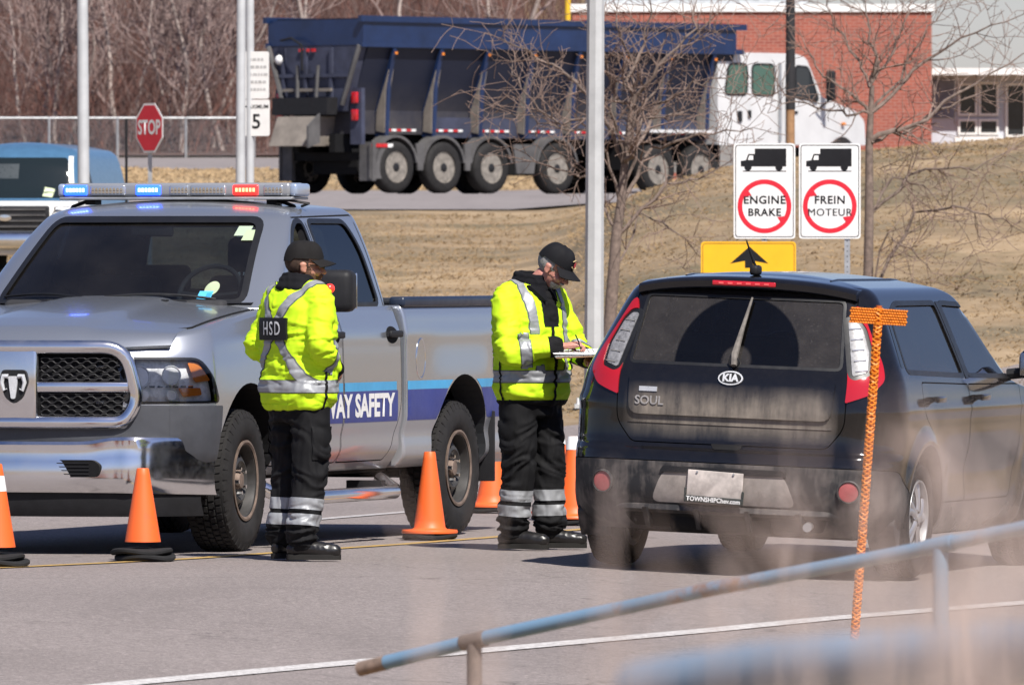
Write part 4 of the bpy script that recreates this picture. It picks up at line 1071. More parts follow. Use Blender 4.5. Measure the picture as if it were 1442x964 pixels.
MB().tube([loc(p) for p in dense(ra, 4)], .0215, 14, cap=False).build('top_rail', M_BRAIL, t, 60)
rust = simple('rust', (.23, .165, .13), .85, var=.35, scale=30)
d_ = (ra[1] - ra[0]).normalized(); MB().tube([loc(ra[0] + d_ * k) for k in (-.004, .05, .10)], .0225, 14, cap=False).build('rusty_end', rust, t, 60)
MB().cyl(loc(ra[0] + d_ * .006), loc(ra[0] + d_ * .008), .0205, n=14).build('open_end', M_DARK, t)
for (px, Yp, m_) in ((668, 30.75, simple('rusty_post', (.17, .13, .11), .8, var=.4, scale=16)), (1325, 29.7, M_BRAIL)):
    f_ = (px - 508) / (1442 - 508); top = None
    for a, c in zip(ra[:-1], ra[1:]):
        ua, uc = 721 + F * a.x / a.y, 721 + F * c.x / c.y
        if ua <= px <= uc: top = a + (c - a) * ((px - ua) / (uc - ua))
    b = MB(); b.cyl(loc(Vector((top.x, top.y, terrain(top.x, top.y) - .05))), loc(top - Vector((0, 0, .01))), .0235, n=14); b.build('post', m_, t)
    MB().tube([loc(top + (ra[-1] - ra[0]).normalized() * k) for k in (-.045, .045)], .0245, 14).build('joint_collar', m_, t)
# second railing, much closer
rb_ = [P(900, 975, 9.6), P(1100, 945, 9.4), P(1300, 930, 9.2), P(1500, 915, 9.0), P(1750, 890, 8.7)]
t = thing('near_railing', 'broad blurred pale blue handrail at the very front', 'railing', (rb_[0].x, rb_[0].y, terrain(rb_[0].x, rb_[0].y)))
loc = lambda p: p - t.location
MB().tube([loc(p) for p in dense(rb_, 4)], .030, 14).build('top_rail', simple('faded_blue_paint', (.20, .26, .34), .6, var=.25, scale=4), t, 60)
q_ = P(1385, 930, 9.1); MB().cyl(loc(Vector((q_.x, q_.y, terrain(q_.x, q_.y)))), loc(q_), .022, n=14).build('post', rust, t)
# woven orange stake with a T head
Y = 45.0; base = P(1199, 905, Y); base.z = terrain(base.x, Y); top = P(1238, 430, Y)
t = thing('marker_stake', 'orange netted marker stake with T shaped head leaning before the black car', 'marker', base)
M_STAKE = simple('stake_orange', (.72, .21, .012), .55, var=.35, scale=60)
d_ = top - base; L_ = d_.length; d_ = d_.normalized(); u_, v_ = frame_from(d_)
MB().tube([d_ * 0, d_ * L_], .013, 10).build('rod', simple('stake_core', (.45, .10, .01), .7), t)
for ph in range(3):
    for sgn in (1, -1):
        pts = []
        for k in range(int(L_ / .008)):
            s_ = k * .008; a = sgn * s_ * 105 + ph * 2 * pi / 3 + .8 * mnoise.noise(Vector((s_ * 9, ph, sgn))); pts.append(d_ * s_ + (u_ * cos(a) + v_ * sin(a)) * (.0165 + .0035 * mnoise.noise(Vector((s_ * 30, ph * 5, sgn)))))
        MB().tube(pts, .0048, 4).build('braid_strand', M_STAKE, t, 60)
hd_ = thing_part = bpy.data.objects.new('stake_head', None); COL.objects.link(hd_); hd_.parent = t
a_ = P(1197, 443, Y) - base; c_ = P(1277, 448, Y) - base; dd = (c_ - a_).normalized()
M_ = Matrix((dd, Vector((0, 1, 0)), dd.cross(Vector((0, 1, 0))))).transposed()
MB().rbox((a_ + c_) / 2, ((c_ - a_).length, .016, .068), .007, M_).build('head_core', simple('head_core_orange', (.40, .12, .01), .7), hd_)
nn = 22
b = MB()
for i in range(nn):
    for j in range(6):
        pc = a_ + (c_ - a_) * ((i + .5 * (j % 2) + .25) / nn) + M_ @ Vector((0, -.010, -.030 + j * .012))
        b.sphere(pc, (.0062, .004, .0048), 6, 4)
tag(b.build('head_braid', M_STAKE, hd_), kind='stuff')
# tall dry stalks just before the lens, thrown out of focus
b = MB(); rnd = random.Random(77)
def weed(px, top_py, Y, lean=0.0):
    x = pxx(px, Y); z0 = terrain(x, Y); H = pzz(top_py, Y) - z0
    p = Vector((x, Y, z0)); pts = [p + Vector((lean * H * s * s + rnd.gauss(0, .004), 0, H * s)) for s in frange(0, 1, 8)]
    r = rnd.uniform(.0009, .0019); b.tube(pts, [r * (1.15 - .7 * s) for s in frange(0, 1, 8)], 4, cap=False)
    for k in range(rnd.randint(1, 4)):
        i = rnd.randint(6, 8); e = Vector((rnd.gauss(0, .02), rnd.gauss(0, .02), rnd.uniform(.01, .05))); b.tube([pts[i], pts[i] + e * .5, pts[i] + e], [r * .8, r * .7, r * .3], 4, cap=False)
for i in range(84):
    px = rnd.choice((rnd.uniform(560, 1460), rnd.uniform(1010, 1460), rnd.uniform(1250, 1460)))
    lo = 800 if px < 900 else (720 if px < 1250 else 640)
    weed(px, rnd.uniform(lo, 930), rnd.uniform(3.4, 5.6), rnd.gauss(0, .012))
tag(b.build('dry_stalks', simple('stalk_straw', (.50, .40, .36), .9, var=.2), None, 60, fixn=False), 'tall thin dry weed stalks blurred in the foreground', 'weeds', kind='stuff')
# ------------------------------------------------------------------ silver pickup
def paint_silver():
    b = NB('silver_paint')
    z = b.xyz()[2]
    f = b.noise(2.5, 5, .6); g = b.noise(900, 1, .5)
    base = b.mix(g, (.40, .425, .465), (.51, .535, .575))
    low = b.math('MULTIPLY', b.math('SUBTRACT', .86, z, clamp=True), b.math('MULTIPLY_ADD', f, 1.6, .05), clamp=True)   # road film low on the sides
    b.set(col=b.mix(low, base, (.30, .265, .245)), metal=b.math('SUBTRACT', .78, b.math('MULTIPLY', low, .7)), rough=b.math('MULTIPLY_ADD', low, .45, .24), coat=.5, coatr=.06)
    return b.m
M_SILVER = paint_silver()
M_CABGLASS = glass_mat('cab_glass', (.52, .60, .63), 1.0, dust=lambda b: b.math('MULTIPLY', b.noise(3, 4), .05))
M_SIDEGLASS = glass_mat('tinted_glass', (.10, .13, .15), 1.0)
def chrome_dirty():
    b = NB('bumper_chrome'); f = b.noise(2.2, 6, .75)
    d = b.math('MULTIPLY', b.math('SUBTRACT', f, .40, clamp=True), .28, clamp=True)
    b.set(col=b.mix(d, (.80, .80, .82), (.42, .38, .35)), metal=b.math('SUBTRACT', 1.0, d), rough=b.math('MULTIPLY_ADD', d, .6, .13)); return b.m
M_BUMPER = chrome_dirty()
M_BLUE_D = simple('decal_blue', (.030, .045, .21), .4, var=.1)
M_CYAN = simple('decal_cyan', (.06, .32, .58), .4, var=.1)
M_DECALTXT = simple('decal_white', (.72, .72, .70), .5, var=.05)
M_DECALRED = simple('decal_red', (.35, .02, .03), .5, var=.05)

M_BOWL = simple('bowl_aluminium', (.78, .79, .81), .5, .35, var=.12, scale=20)
def make_tyre(parent, R, W, rim_r, lugs=56, tread=.012):
    """tyre lying round the local y axis, outer face at +y; returns the tyre part"""
    b = MB(); h = W / 2
    prof = [(rim_r, h * .72), (rim_r + .012, h * .86), (rim_r + (R - rim_r) * .35, h * 1.0), (rim_r + (R - rim_r) * .62, h * .99), (R - .035, h * .90), (R - .012, h * .80), (R - tread, h * .70)]
    prof = prof + [(r, -y) for r, y in prof[::-1]]
    b.lathe(prof, axis='y', n=64, closed=True)
    rows = 5; rw = W * .74 / rows
    for r in range(rows):
        yc = -W * .37 + rw * (r + .5)
        for k in range(lugs):
            a = 2 * pi * (k + (.5 if r % 2 else 0)) / lugs; da = 2 * pi / lugs * .36
            sk = .12 * da * (1 if r < rows / 2 else -1)
            vs = []
            rr = R - (.006 if r in (0, rows - 1) else 0)
            for (rad, shr) in ((R - tread - .01, 1.0), (rr, .9)):
                for (sa, sy) in ((-1, -1), (1, -1), (1, 1), (-1, 1)):
                    aa = a + sa * da * shr + sk * sy; yy = yc + sy * rw * .42 * shr
                    vs.append((rad * cos(aa), yy, -rad * sin(aa)))
            b.add(vs, [(4, 5, 6, 7), (0, 1, 5, 4), (1, 2, 6, 5), (2, 3, 7, 6), (3, 0, 4, 7)])
    for k in range(40):     # shoulder lugs
        a = 2 * pi * k / 40
        for s in (1, -1):
            da = .045; vs = []
            for (rad, yy) in ((R - .05, h * .955), (R - .014, h * .86), (R - .014, h * .70), (R - .05, h * .75)):
                for sa in (-1, 1): vs.append((rad * cos(a + sa * da), s * yy, -rad * sin(a + sa * da)))
            b.add(vs, [(0, 1, 3, 2), (2, 3, 5, 4), (0, 2, 4, 6), (1, 7, 5, 3)])
    return b.build('tyre', M_RUBBER, parent, 40)
def steel_rim(parent):
    mr = simple('steel_rim', (.055, .053, .052), .5, .3, var=.35, scale=9)
    rust = simple('rim_rust', (.17, .125, .10), .75, .2, var=.4, scale=14)
    b = MB()
    b.lathe([(.221, .10), (.214, .118), (.198, .112), (.190, .07), (.188, .045), (.178, .04), (.165, .062), (.125, .088), (.11, .092), (.088, .07), (.06, .066), (.05, .064), (.05, .05), (.09, .05), (.15, .045), (.168, .02), (.166, -.115), (.19, -.125), (.222, -.115), (.225, -.10), (.205, -.09), (.20, .06), (.212, .09)], axis='y', n=48, closed=True)
    me = b.mesh()
    for k in range(8):
        a = 2 * pi * (k + .5) / 8
        c = MB(); c.cyl((.145 * cos(a), -.09, .145 * sin(a)), (.145 * cos(a), .2, .145 * sin(a)), .023, n=14); me = boolean(me, c.mesh(), solver='EXACT')
    rim = link_mesh('rim', me, mr, parent, 35)
    MB().lathe([(.223, .112), (.2265, .124), (.214, .126), (.203, .119)], axis='y', n=48, closed=True).build('rim_lip', rust, rim)
    for k in range(5):
        a = 2 * pi * k / 5 + .3
        MB().cyl((.07 * cos(a), .06, .07 * sin(a)), (.07 * cos(a), .105, .07 * sin(a)), .0135, .011, n=6).build('lug_nut', M_CHROME, rim, 30)
    MB().lathe([(.05, .0), (.05, .085), (.042, .097), (.001, .099)], axis='y', n=24).build('hub', rust, rim, 40)
    MB().lathe([(.165, -.04), (.165, -.06), (.06, -.06), (.06, -.04)], axis='y', n=32, closed=True).build('brake_disc', M_STEEL, rim, 40)
    return rim
def place_wheel(proto, parent, loc, flip, steer=0.0):
    c = copy_tree(proto, parent); c.location = loc
    c.rotation_euler = (0, random.random() * 6, (pi if flip else 0) + steer); return c

def build_pickup():
    TH = radians(19.2)
    t = thing('pickup_truck', 'silver four door pickup truck with roof lightbar and blue side stripe', 'pickup truck', (-2.42, 57.85, 0), -pi / 2 - TH)
    ztop = lambda x: pchip([(-2.7, 1.36), (-.75, 1.36), (-.45, 1.345), (.2, 1.285), (.75, 1.20), (1.0, 1.14)], x)
    ZL = .42
    def dfm(x, y, s):
        z = ZL + s * (ztop(x) - ZL)
        wa = 1.0
        # wheel-arch flare and body crease
        fl = .022 * math.exp(-((x / .5) ** 4)) * math.exp(-(((z - .86) / .22) ** 2))
        cr = -.012 * math.exp(-((z - .62) / .06) ** 2) * (1 if x < -.45 else .3) + .006 * math.exp(-((z - 1.2) / .05) ** 2)
        if abs(y) > .7: y += (fl + cr) * (1 if y > 0 else -1)
        return (x, y, z)
    K = dict(xr=[(0, -2.56), (1, -2.57)], xf=[(0, .86), (.3, .95), (.6, .96), (.85, .945), (1, .90)], w=[(0, .90), (.06, .945), (.15, .985), (.35, 1.0), (.7, .995), (.85, .98), (1, .935)],
             rr=[(0, .03), (1, .03)], rf=[(0, .2), (1, .2)], br=[(0, 0), (1, 0)], bf=[(0, .30), (.5, .34), (1, .36)])
    lower = stack(K, frange(0, 1, 40), dfm, crown=0.0, crown_n=3, inset=.5, nr=24, nc=12, ns=110)
    ref = Ref(lower)
    # wheel wells
    for x0, R in ((0, .475),):
        for s in (1, -1):
            b = MB(); b.cyl((x0, s * .60, .47), (x0, s * 1.3, .47), R, n=48); lower = boolean(lower, b.mesh())
            b = MB(); b.box((x0, s * .95, .2), (2 * R * .98, .70, .56)); lower = boolean(lower, b.mesh())
    # openings at the nose: grille and lamps are set into the body
    LA = radians(35)
    lampL = rpoly([(-.045, 1.09), (.43, 1.085), (.515, .98), (.555, .845), (.0, .84)], [.02, .05, .05, .03, .03])
    def lamp_axis(s):
        d = Vector((-cos(LA), -s * sin(LA), 0)); e = Vector((-s * sin(LA), cos(LA), 0))
        return (d, lambda u, v: -d * 6 + e * u + Vector((0, 0, v)))
    for s in (1, -1):
        lower = boolean(lower, prism_mesh([(s * a, z) for a, z in lampL], 'x', .86, 1.4, Matrix.Rotation(s * LA, 4, 'Z')))
    parts = {}
    # doors (both sides)
    dF = rpoly([(-.50, 1.5), (-.50, .75), (-.46, .47), (-1.55, .47), (-1.555, 1.5)], .03)
    dR = rpoly([(-1.57, 1.5), (-1.565, .47), (-2.36, .47), (-2.45, .62), (-2.53, .80), (-2.545, 1.5)], .03)
    doors = []
    for s in (1, -1):
        for poly in (dF, dR):
            h = (.80, 1.3) if s > 0 else (-1.3, -.80)
            lower, d = split(lower, poly, 'y', h[0], h[1], .007); doors.append((s, poly, d))
    # hood gap lines: hood panel cut from the top
    hood_poly = [(-.50, -.80), (-.50, .80), (.2, .795), (.62, .74), (.80, .60), (.90, .40), (.945, .2), (.955, 0), (.945, -.2), (.90, -.40), (.80, -.60), (.62, -.74), (.2, -.795)]
    body = link_mesh('body', finish(lower, ref), [M_SILVER, M_DARK], t)
    for i, (s, poly, d) in enumerate(doors):
        o = link_mesh('door', finish(d, ref), [M_SILVER, M_DARK], t)
        xh = -1.42 if poly is dF else -2.40
        side = 'left' if s > 0 else 'right'
        b = MB(); yy = s * .995
        b.rbox((xh, yy + s * .020, 1.20), (.20, .024, .040), .012); b.box((xh + .08, yy + s * .01, 1.20), (.03, .04, .03)); b.box((xh - .08, yy + s * .01, 1.20), (.03, .04, .03))
        hd = b.build('handle', M_BLACK, o)
        patch(ref, side, oval(xh, 1.195, .10, .05), .0015, name='handle_recess', mat=M_DARK, parent=o, step=.03)
    # hood: a dome over the front of the body
    def hood(u, v):
        y = (v * 2 - 1) * .82
        xf_ = .935 - .33 * (abs(y) / 1.0) ** 2.2
        x = -.52 + (xf_ + .52) * u
        e = 1 - (abs(v * 2 - 1)) ** 4
        z0 = ztop(x) + .012
        dome = .045 * (1 - (y / .82) ** 2) + .022 * (1 / (1 + math.exp((abs(y) - .34) * 34))) * min(1, (1 - u) * 3 + .25)
        z = z0 + dome * min(1.0, (1 - u) * 6 + .35) - .05 * max(0, (u - .93) / .07) ** 2 - .006 * (1 - e)
        return (x, y, z)
    hb = MB(); hb.grid(hood, 60, 60)
    hm = hb.mesh()
    def sol(o):
        m = o.modifiers.new('s', 'SOLIDIFY'); m.thickness = .025; m.offset = -1
    if hm.polygons[0].normal.z < 0: hm.flip_normals()
    hm = run_mod(hm, sol)
    hd = link_mesh('hood', hm, M_SILVER, t, 40)
    for s in (.35, -.35):
        MB().rbox((-.40, s, 1.402), (.05, .03, .012), .005).build('washer_nozzle', M_BLACK, hd)
    # fender-to-hood shut line
    for s in (1, -1):
        pts = [(x, s * .838, ztop(x) + .004) for x in frange(-.52, .45, 20)] + [(.5, s * .80, ztop(.5) + .006), (.56, s * .74, ztop(.56) + .008)]
        MB().tube(pts, .005, 6).build('shut_line', M_DARK, hd)
    # ------------------------------------------------ greenhouse
    Kg = dict(xr=[(1.34, -2.56), (1.96, -2.50)], xf=[(1.34, -.38), (1.38, -.43), (1.84, -1.06), (1.885, -1.14), (1.91, -1.22), (1.93, -1.30)], w=[(1.34, .925), (1.42, .905), (1.84, .765), (1.89, .735), (1.92, .69), (1.935, .65)],
              rr=[(1.38, .08), (1.9, .10)], rf=[(1.38, .10), (1.9, .12)], br=[(1, .03), (2, .03)], bf=[(1.38, .24), (1.9, .20)])
    g = stack(Kg, frange(1.345, 1.84, 28) + [1.86, 1.875, 1.89, 1.905, 1.92, 1.93], None, crown=.05, crown_n=10, nr=24, nc=10, ns=60)
    gref = Ref(g)
    Ki = {k: list(v) for k, v in Kg.items()}
    Ki['w'] = [(z, v - .055) for z, v in Kg['w']]; Ki['xr'] = [(z, v + .07) for z, v in Kg['xr']]; Ki['xf'] = [(z, v - .05) for z, v in Kg['xf']]
    inner = stack(Ki, frange(1.36, 1.86, 12) + [1.875], None, crown=.03, crown_n=5, nr=12, nc=6, ns=30)
    g = boolean(g, inner)
    ws = rpoly([(-.75, 1.385), (.75, 1.385), (.63, 1.865), (-.63, 1.865)], .07, 5)
    g = cut(g, ws, 'x', -1.35, 1.0)
    wF = rpoly([(-.84, 1.38), (-1.50, 1.38), (-1.50, 1.845), (-1.40, 1.845), (-1.30, 1.80)], [.03, .04, .05, .03, .05])
    wR = rpoly([(-1.60, 1.38), (-2.36, 1.38), (-2.30, 1.70), (-2.20, 1.845), (-1.60, 1.845)], [.04, .05, .10, .06, .05])
    bw = rpoly([(-.62, 1.46), (.62, 1.46), (.54, 1.82), (-.54, 1.82)], .05)
    for s in (1, -1):
        h = (.45, 1.3) if s > 0 else (-1.3, -.45)
        g = cut(g, wF, 'y', *h); g = cut(g, wR, 'y', *h)
    g = cut(g, bw, 'x', -3.2, -2.2)
    cab = link_mesh('cab', finish(g, gref), [M_SILVER, M_BLACK], t)
    wsg = patch(gref, 'front', offset_poly(ws, .012), -.010, name='windshield', mat=M_CABGLASS, parent=t, step=.07)
    patch(gref, 'front', offset_poly(ws, .014), .002, .004, [offset_poly(ws, -.022)], name='windshield_seal', mat=M_TRIM, parent=wsg, step=.05)
    patch(gref, 'rear', offset_poly(bw, .01), -.012, name='rear_window', mat=M_SIDEGLASS, parent=t, step=.1)
    for s, side in ((1, 'left'), (-1, 'right')):
        if s < 0: patch(gref, side, offset_poly(wF, .01), -.012, name='door_window', mat=M_CABGLASS, parent=t, step=.08)
        else:     # driver's window is wound down: only the front fixed quarter and the frame
            pass
        wr_ = patch(gref, side, offset_poly(wR, .01), -.008, name='door_window', mat=M_SIDEGLASS, parent=t, step=.08)
        for p_ in (wF, wR):
            patch(gref, side, offset_poly(p_, .022), .003, .006, [offset_poly(p_, -.006)], name='window_seal', mat=M_TRIM, parent=t, step=.06)
        # upper door shut lines on the cab side
        for xs in ((-1.552, 1.365, -1.552, 1.885), (-2.44, 1.365, -2.36, 1.885)):
            a, z0, c, z1 = xs
            patch(gref, side, [(a - .004, z0), (a + .004, z0), (c + .004, z1), (c - .004, z1)], .001, name='shut_line', mat=M_DARK, parent=cab, step=.05)
        patch(gref, side, rpoly([(-1.36, 1.868), (-1.36, 1.876), (-2.42, 1.894), (-2.42, 1.885)], .003), .001, name='shut_line', mat=M_DARK, parent=cab, step=.06)
    # interior: dash, seats, wheel
    it = MB(); it.rbox((-.66, 0, 1.355), (.36, 1.35, .10), .04); it.build('dashboard', simple('dash_plastic', (.035, .035, .038), .7), t)
    for ys in (.40, -.40):
        b = MB(); b.rbox((-1.62, ys, 1.37), (.14, .50, .34), .06); st = b.build('seat', M_SEAT, t)
        b = MB(); b.rbox((-1.66, ys, 1.66), (.10, .29, .20), .045); b.cyl((-1.65, ys - .06, 1.5), (-1.65, ys - .06, 1.6), .008); b.cyl((-1.65, ys + .06, 1.5), (-1.65, ys + .06, 1.6), .008); b.build('headrest', M_SEAT, st)
        b = MB(); b.rbox((-2.36, ys, 1.52), (.10, .30, .16), .04); b.build('rear_headrest', M_SEAT, t)
    b = MB()
    q = [Vector((-.98 - .10 * cos(a), .40 + .185 * sin(a), 1.44 + .155 * cos(a))) for a in (2 * pi * k / 32 for k in range(33))]
    b.tube(q, .015, 8, cap=False)
    b.tube([(-.98, .40 - .18, 1.44), (-.96, .40, 1.42), (-.98, .58, 1.44)], .014, 8)
    b.build('steering_wheel', M_BLACK, t)
    b = MB(); b.rbox((-1.10, 0, 1.80), (.03, .26, .075), .02); b.build('rear_view_mirror', M_BLACK, t)
    for ys in (.38, -.38):
        b = MB(); b.rbox((-1.33, ys * .9, 1.865), (.16, .44, .02), .008, Matrix.Rotation(radians(12), 3, 'Y')); b.build('sun_visor', simple('visor_grey', (.18, .18, .18), .9), t)
    # papers and stickers on the glass
    stk = [((.56, 1.80), (.075, .055), (.36, .44, .33)), ((.61, 1.775), (.07, .06), (.38, .46, .30)), ((.525, 1.432), (.075, .05), (.08, .42, .70))]
    for i, ((y, z), (sx, sz), c) in enumerate(stk):
        patch(gref, 'front', [(y - sx / 2, z - sz / 2), (y + sx / 2, z - sz / 2), (y + sx / 2, z + sz / 2), (y - sx / 2, z + sz / 2)], -.005 + .001 * i, name='sticker', mat=simple('sticker_%d' % i, c, .6, var=.05), parent=wsg, step=.05)
    patch(gref, 'front', oval(.545, 1.475, .038, .04), -.007, name='sticker', mat=simple('sticker_green', (.36, .43, .27), .6), parent=wsg, step=.05)
    patch(gref, 'front', [(.532, 1.446), (.558, 1.446), (.558, 1.420), (.532, 1.420)], -.0015, name='sticker', mat=simple('sticker_cyan', (.03, .28, .6), .6), parent=wsg, step=.05)
    # wipers
    for (y0, y1) in ((.60, -.04), (-.12, -.70)):
        pts = []
        for k in range(9):
            y = y0 + (y1 - y0) * k / 8; h = gref.ray(Vector((9, y, 1.398 + .022 * sin(pi * k / 8) + .012 * k / 8)), Vector((-1, 0, 0)))
            pts.append(h[0] + h[1] * .014)
        MB().tube(pts, .008, 6).build('wiper', M_TRIM, t)
    cw = MB(); cw.grid(lambda u, v: (-.43 - .10 * u - .16 * abs(v * 2 - 1) ** 2.2, (v * 2 - 1) * .80, 1.385 + .018 * u), 3, 30); cw.build('cowl', M_BLACK, t)
    # ------------------------------------------------ nose
    nose = ref
    gx = lambda y: .955 - .34 * (abs(y) / 1.0) ** 2.2
    def nose_grid(name, ya, yb, za, zb, off, mat, parent, n=24, depth=.05, r=.012):
        """bar following the curve of the nose"""
        rings = []
        m = 10
        for i in range(n + 1):
            y = ya + (yb - ya) * i / n; x = gx(y) + off
            ring = []
            zc, hz, hx = (za + zb) / 2, abs(zb - za) / 2, depth / 2
            for k in range(16):
                a = 2 * pi * k / 16; ca, sa = cos(a), sin(a)
                ring.append((x - hx + hx * math.copysign(abs(ca) ** .55, ca), y, zc + hz * math.copysign(abs(sa) ** .55, sa)))
            rings.append(ring)
        b = MB(); vs = [p for q in rings for p in q]
        fs = [(i * 16 + k, i * 16 + (k + 1) % 16, (i + 1) * 16 + (k + 1) % 16, (i + 1) * 16 + k) for i in range(n) for k in range(16)] + [tuple(range(16)), tuple(range(n * 16, n * 16 + 16))]
        b.add(vs, fs); return b.build(name, mat, parent, 40)
    gr = patch(ref, 'front', rpoly([(-.58, .745), (.58, .745), (.60, 1.12), (-.60, 1.12)], .06), .004, name='grille', mat=M_DARK, parent=t, step=.06)
    # chrome surround as a tube loop following the nose
    def loop_tube(poly, rad, off, name, mat, parent, flat=1.0, n=10):
        pts = []
        pp = rpoly(poly, .12, 6)
        dd = []
        for i in range(len(pp)):
            a, c = Vector(pp[i]), Vector(pp[(i + 1) % len(pp)]); k = max(1, int((c - a).length / .04))
            dd += [a + (c - a) * j / k for j in range(k)]
        for q in dd: pts.append((gx(q.x) + off, q.x, q.y))
        pts.append(pts[0]); pts.append(pts[1])
        return MB().tube(pts, rad, n, cap=False, up=(1, 0, 0), flat=flat).build(name, mat, parent, 50)
    loop_tube([(-.60, .735), (.60, .735), (.665, .86), (.60, 1.15), (-.60, 1.15), (-.665, .86)], .040, .02, 'grille_surround', M_BUMPER, gr, flat=.8)
    for s in (1, -1):
        nose_grid('crossbar', s * .12, s * .62, .90, .96, .035, M_BUMPER, gr, 14, .05)
    b = MB(); b.rbox((.975, 0, .945), (.05, .26, .40), .02); b.build('grille_centre', M_BUMPER, gr, 40)
    for (z0, z1) in ((.775, .895), (.97, 1.09)):
        for s in (1, -1):
            # honeycomb: wavy horizontal wires joined by short links
            b = MB(); rows = 5
            y0, y1 = .145, (.61 if z0 < .9 else .575)
            for r in range(rows + 1):
                pts = []
                for i in range(53):
                    y = y0 + (y1 - y0) * i / 52; ph = (i % 8) / 8.0
                    tri = (0, .5, 1, 1, 1, .5, 0, 0)[i % 8]
                    z = z0 + (z1 - z0) * (r + (tri - .5) * .55 * (1 if r % 2 else -1)) / rows
                    pts.append((gx(y) + .018, s * y, min(z1, max(z0, z))))
                b.tube(pts, .0042, 5)
            b.build('grille_mesh', M_BLACK, gr, 40)
            bb = MB(); bb.rbox((gx(.5) + .03, s * .47, (z0 + z1) / 2 + .01), (.01, .05, .018), .006); bb.build('marker_lamp', M_CLEAR, gr)
    # emblem: shield with a ram's head of simple shapes
    em = MB(); em.prism(rpoly([(-.07, .085), (.07, .085), (.085, .02), (.05, -.07), (0, -.105), (-.05, -.07), (-.085, .02)], .02), 1.0, 1.016, 'x', Matrix.Translation((0, 0, .94)))
    e1 = em.build('emblem', M_BLACK, gr, 30)
    em = MB()
    T = Matrix.Translation((0, 0, .94))
    em.prism(rpoly([(-.028, .05), (.028, .05), (.022, -.01), (.012, -.075), (-.012, -.075), (-.022, -.01)], .008), 1.012, 1.026, 'x', T)
    for s in (1, -1):
        em.tube([T @ Vector((1.02, s * (.030 + .0), .048)), T @ Vector((1.022, s * .058, .050)), T @ Vector((1.022, s * .068, .015)), T @ Vector((1.022, s * .055, -.03)), T @ Vector((1.022, s * .038, -.02))], [.014, .014, .012, .009, .004], 8)
    em.build('ram_head', simple('head_silver', (.62, .63, .65), .3, .2), e1, 40)
    # headlamps
    for s in (1, -1):
        ax = lamp_axis(s); pl = [(s * a, z) for a, z in lampL]
        back = patch(ref, ax, pl, -.045, name='headlight', mat=simple('lamp_reflector', (.80, .81, .83), .3, .0, var=.3, scale=34), parent=t, step=.05)
        for (u, zz, q) in ((.075, .985, .062), (.10, .885, .034), (.26, .885, .030), (.26, .995, .052)):
            h = ref.ray(ax[1](s * u, zz), ax[0]); M4 = Matrix.Translation(h[0] - h[1] * .028) @ h[1].to_track_quat('Z', 'Y').to_matrix().to_4x4()
            m_ = MB().lathe([(.004, -.02), (q * .6, -.008), (q, .022), (q * 1.06, .022), (q * 1.02, .016)], n=20).mesh(); m_.transform(M4); link_mesh('lamp_bowl', m_, M_BOWL, back, 20)
            m_ = MB().lathe([(.012, -.02), (.012, .006), (.006, .012), (.0005, .013)], n=12).mesh(); m_.transform(M4); link_mesh('bulb', m_, M_WHITE, back, 40)
        for i in range(9):
            u = .0 + i * .045; h0 = ref.ray(ax[1](s * u, .932), ax[0]); h1 = ref.ray(ax[1](s * (u + .03), .932), ax[0])
            MB().tube([h0[0] - h0[1] * .015, h1[0] - h1[1] * .015], .006, 5).build('lamp_fin', M_CHROME, back, 20)
        patch(ref, ax, [(s * a, z) for a, z in rpoly([(.36, 1.07), (.425, 1.07), (.505, .965), (.40, .955)], .015)], -.015, name='turn_lens', mat=M_AMBER, parent=back, step=.05)
        patch(ref, ax, [(s * a, z) for a, z in rpoly([(.30, .925), (.44, .925), (.45, .885), (.33, .875)], .01)], -.02, name='turn_lens', mat=M_AMBER, parent=back, step=.05)
        patch(ref, ax, pl, .004, name='lens', mat=M_CLEAR, parent=back, step=.05)
        patch(ref, ax, offset_poly(pl, .006), .002, .01, [offset_poly(pl, -.008)], name='lamp_seal', mat=M_TRIM, parent=back, step=.05)
    patch(ref, 'front', rpoly([(-.95, .50), (.95, .50), (.975, .825), (.66, .83), (.60, .70), (-.60, .70), (-.66, .83), (-.975, .825)], .02), .008, name='valance', mat=simple('valance_grey', (.055, .058, .068), .5), parent=t, step=.06)
    for s, side in ((1, 'left'), (-1, 'right')):
        patch(ref, side, rpoly([(.46, .52), (.74, .50), (.74, .825), (.44, .825)], .015), .009, name='valance_end', mat=bpy.data.materials['valance_grey'], parent=t, step=.05)
    # bumper: swept chrome section with a wrapped end
    def bx(y): return 1.05 - .09 * (abs(y) / .6) ** 2 if abs(y) < .6 else .96 - .50 * ((abs(y) - .6) / .39) ** 1.9
    prof = [(-.06, .618), (-.015, .630), (.0, .612), (-.006, .565), (.004, .52), (.012, .44), (.004, .385), (-.02, .350), (-.06, .343)]
    ys = frange(-.985, .985, 90); rings = []
    for y in ys:
        up = .03 * (1 / (1 + math.exp(-(abs(y) - .50) * 26)))
        rings.append([(bx(y) + dx, y, z + (up if z > .5 else 0) - (.02 * (abs(y) / .985) ** 4)) for dx, z in prof])
    b = MB(); L = len(prof); b.add([p for q in rings for p in q], [(i * L + k, (i + 1) * L + k, (i + 1) * L + k + 1, i * L + k + 1) for i in range(len(ys) - 1) for k in range(L - 1)])
    bm = b.mesh()
    bm = run_mod(bm, lambda o: (setattr(o.modifiers.new('s', 'SOLIDIFY'), 'thickness', .012),))
    bump = link_mesh('front_bumper', bm, M_BUMPER, t, 40)
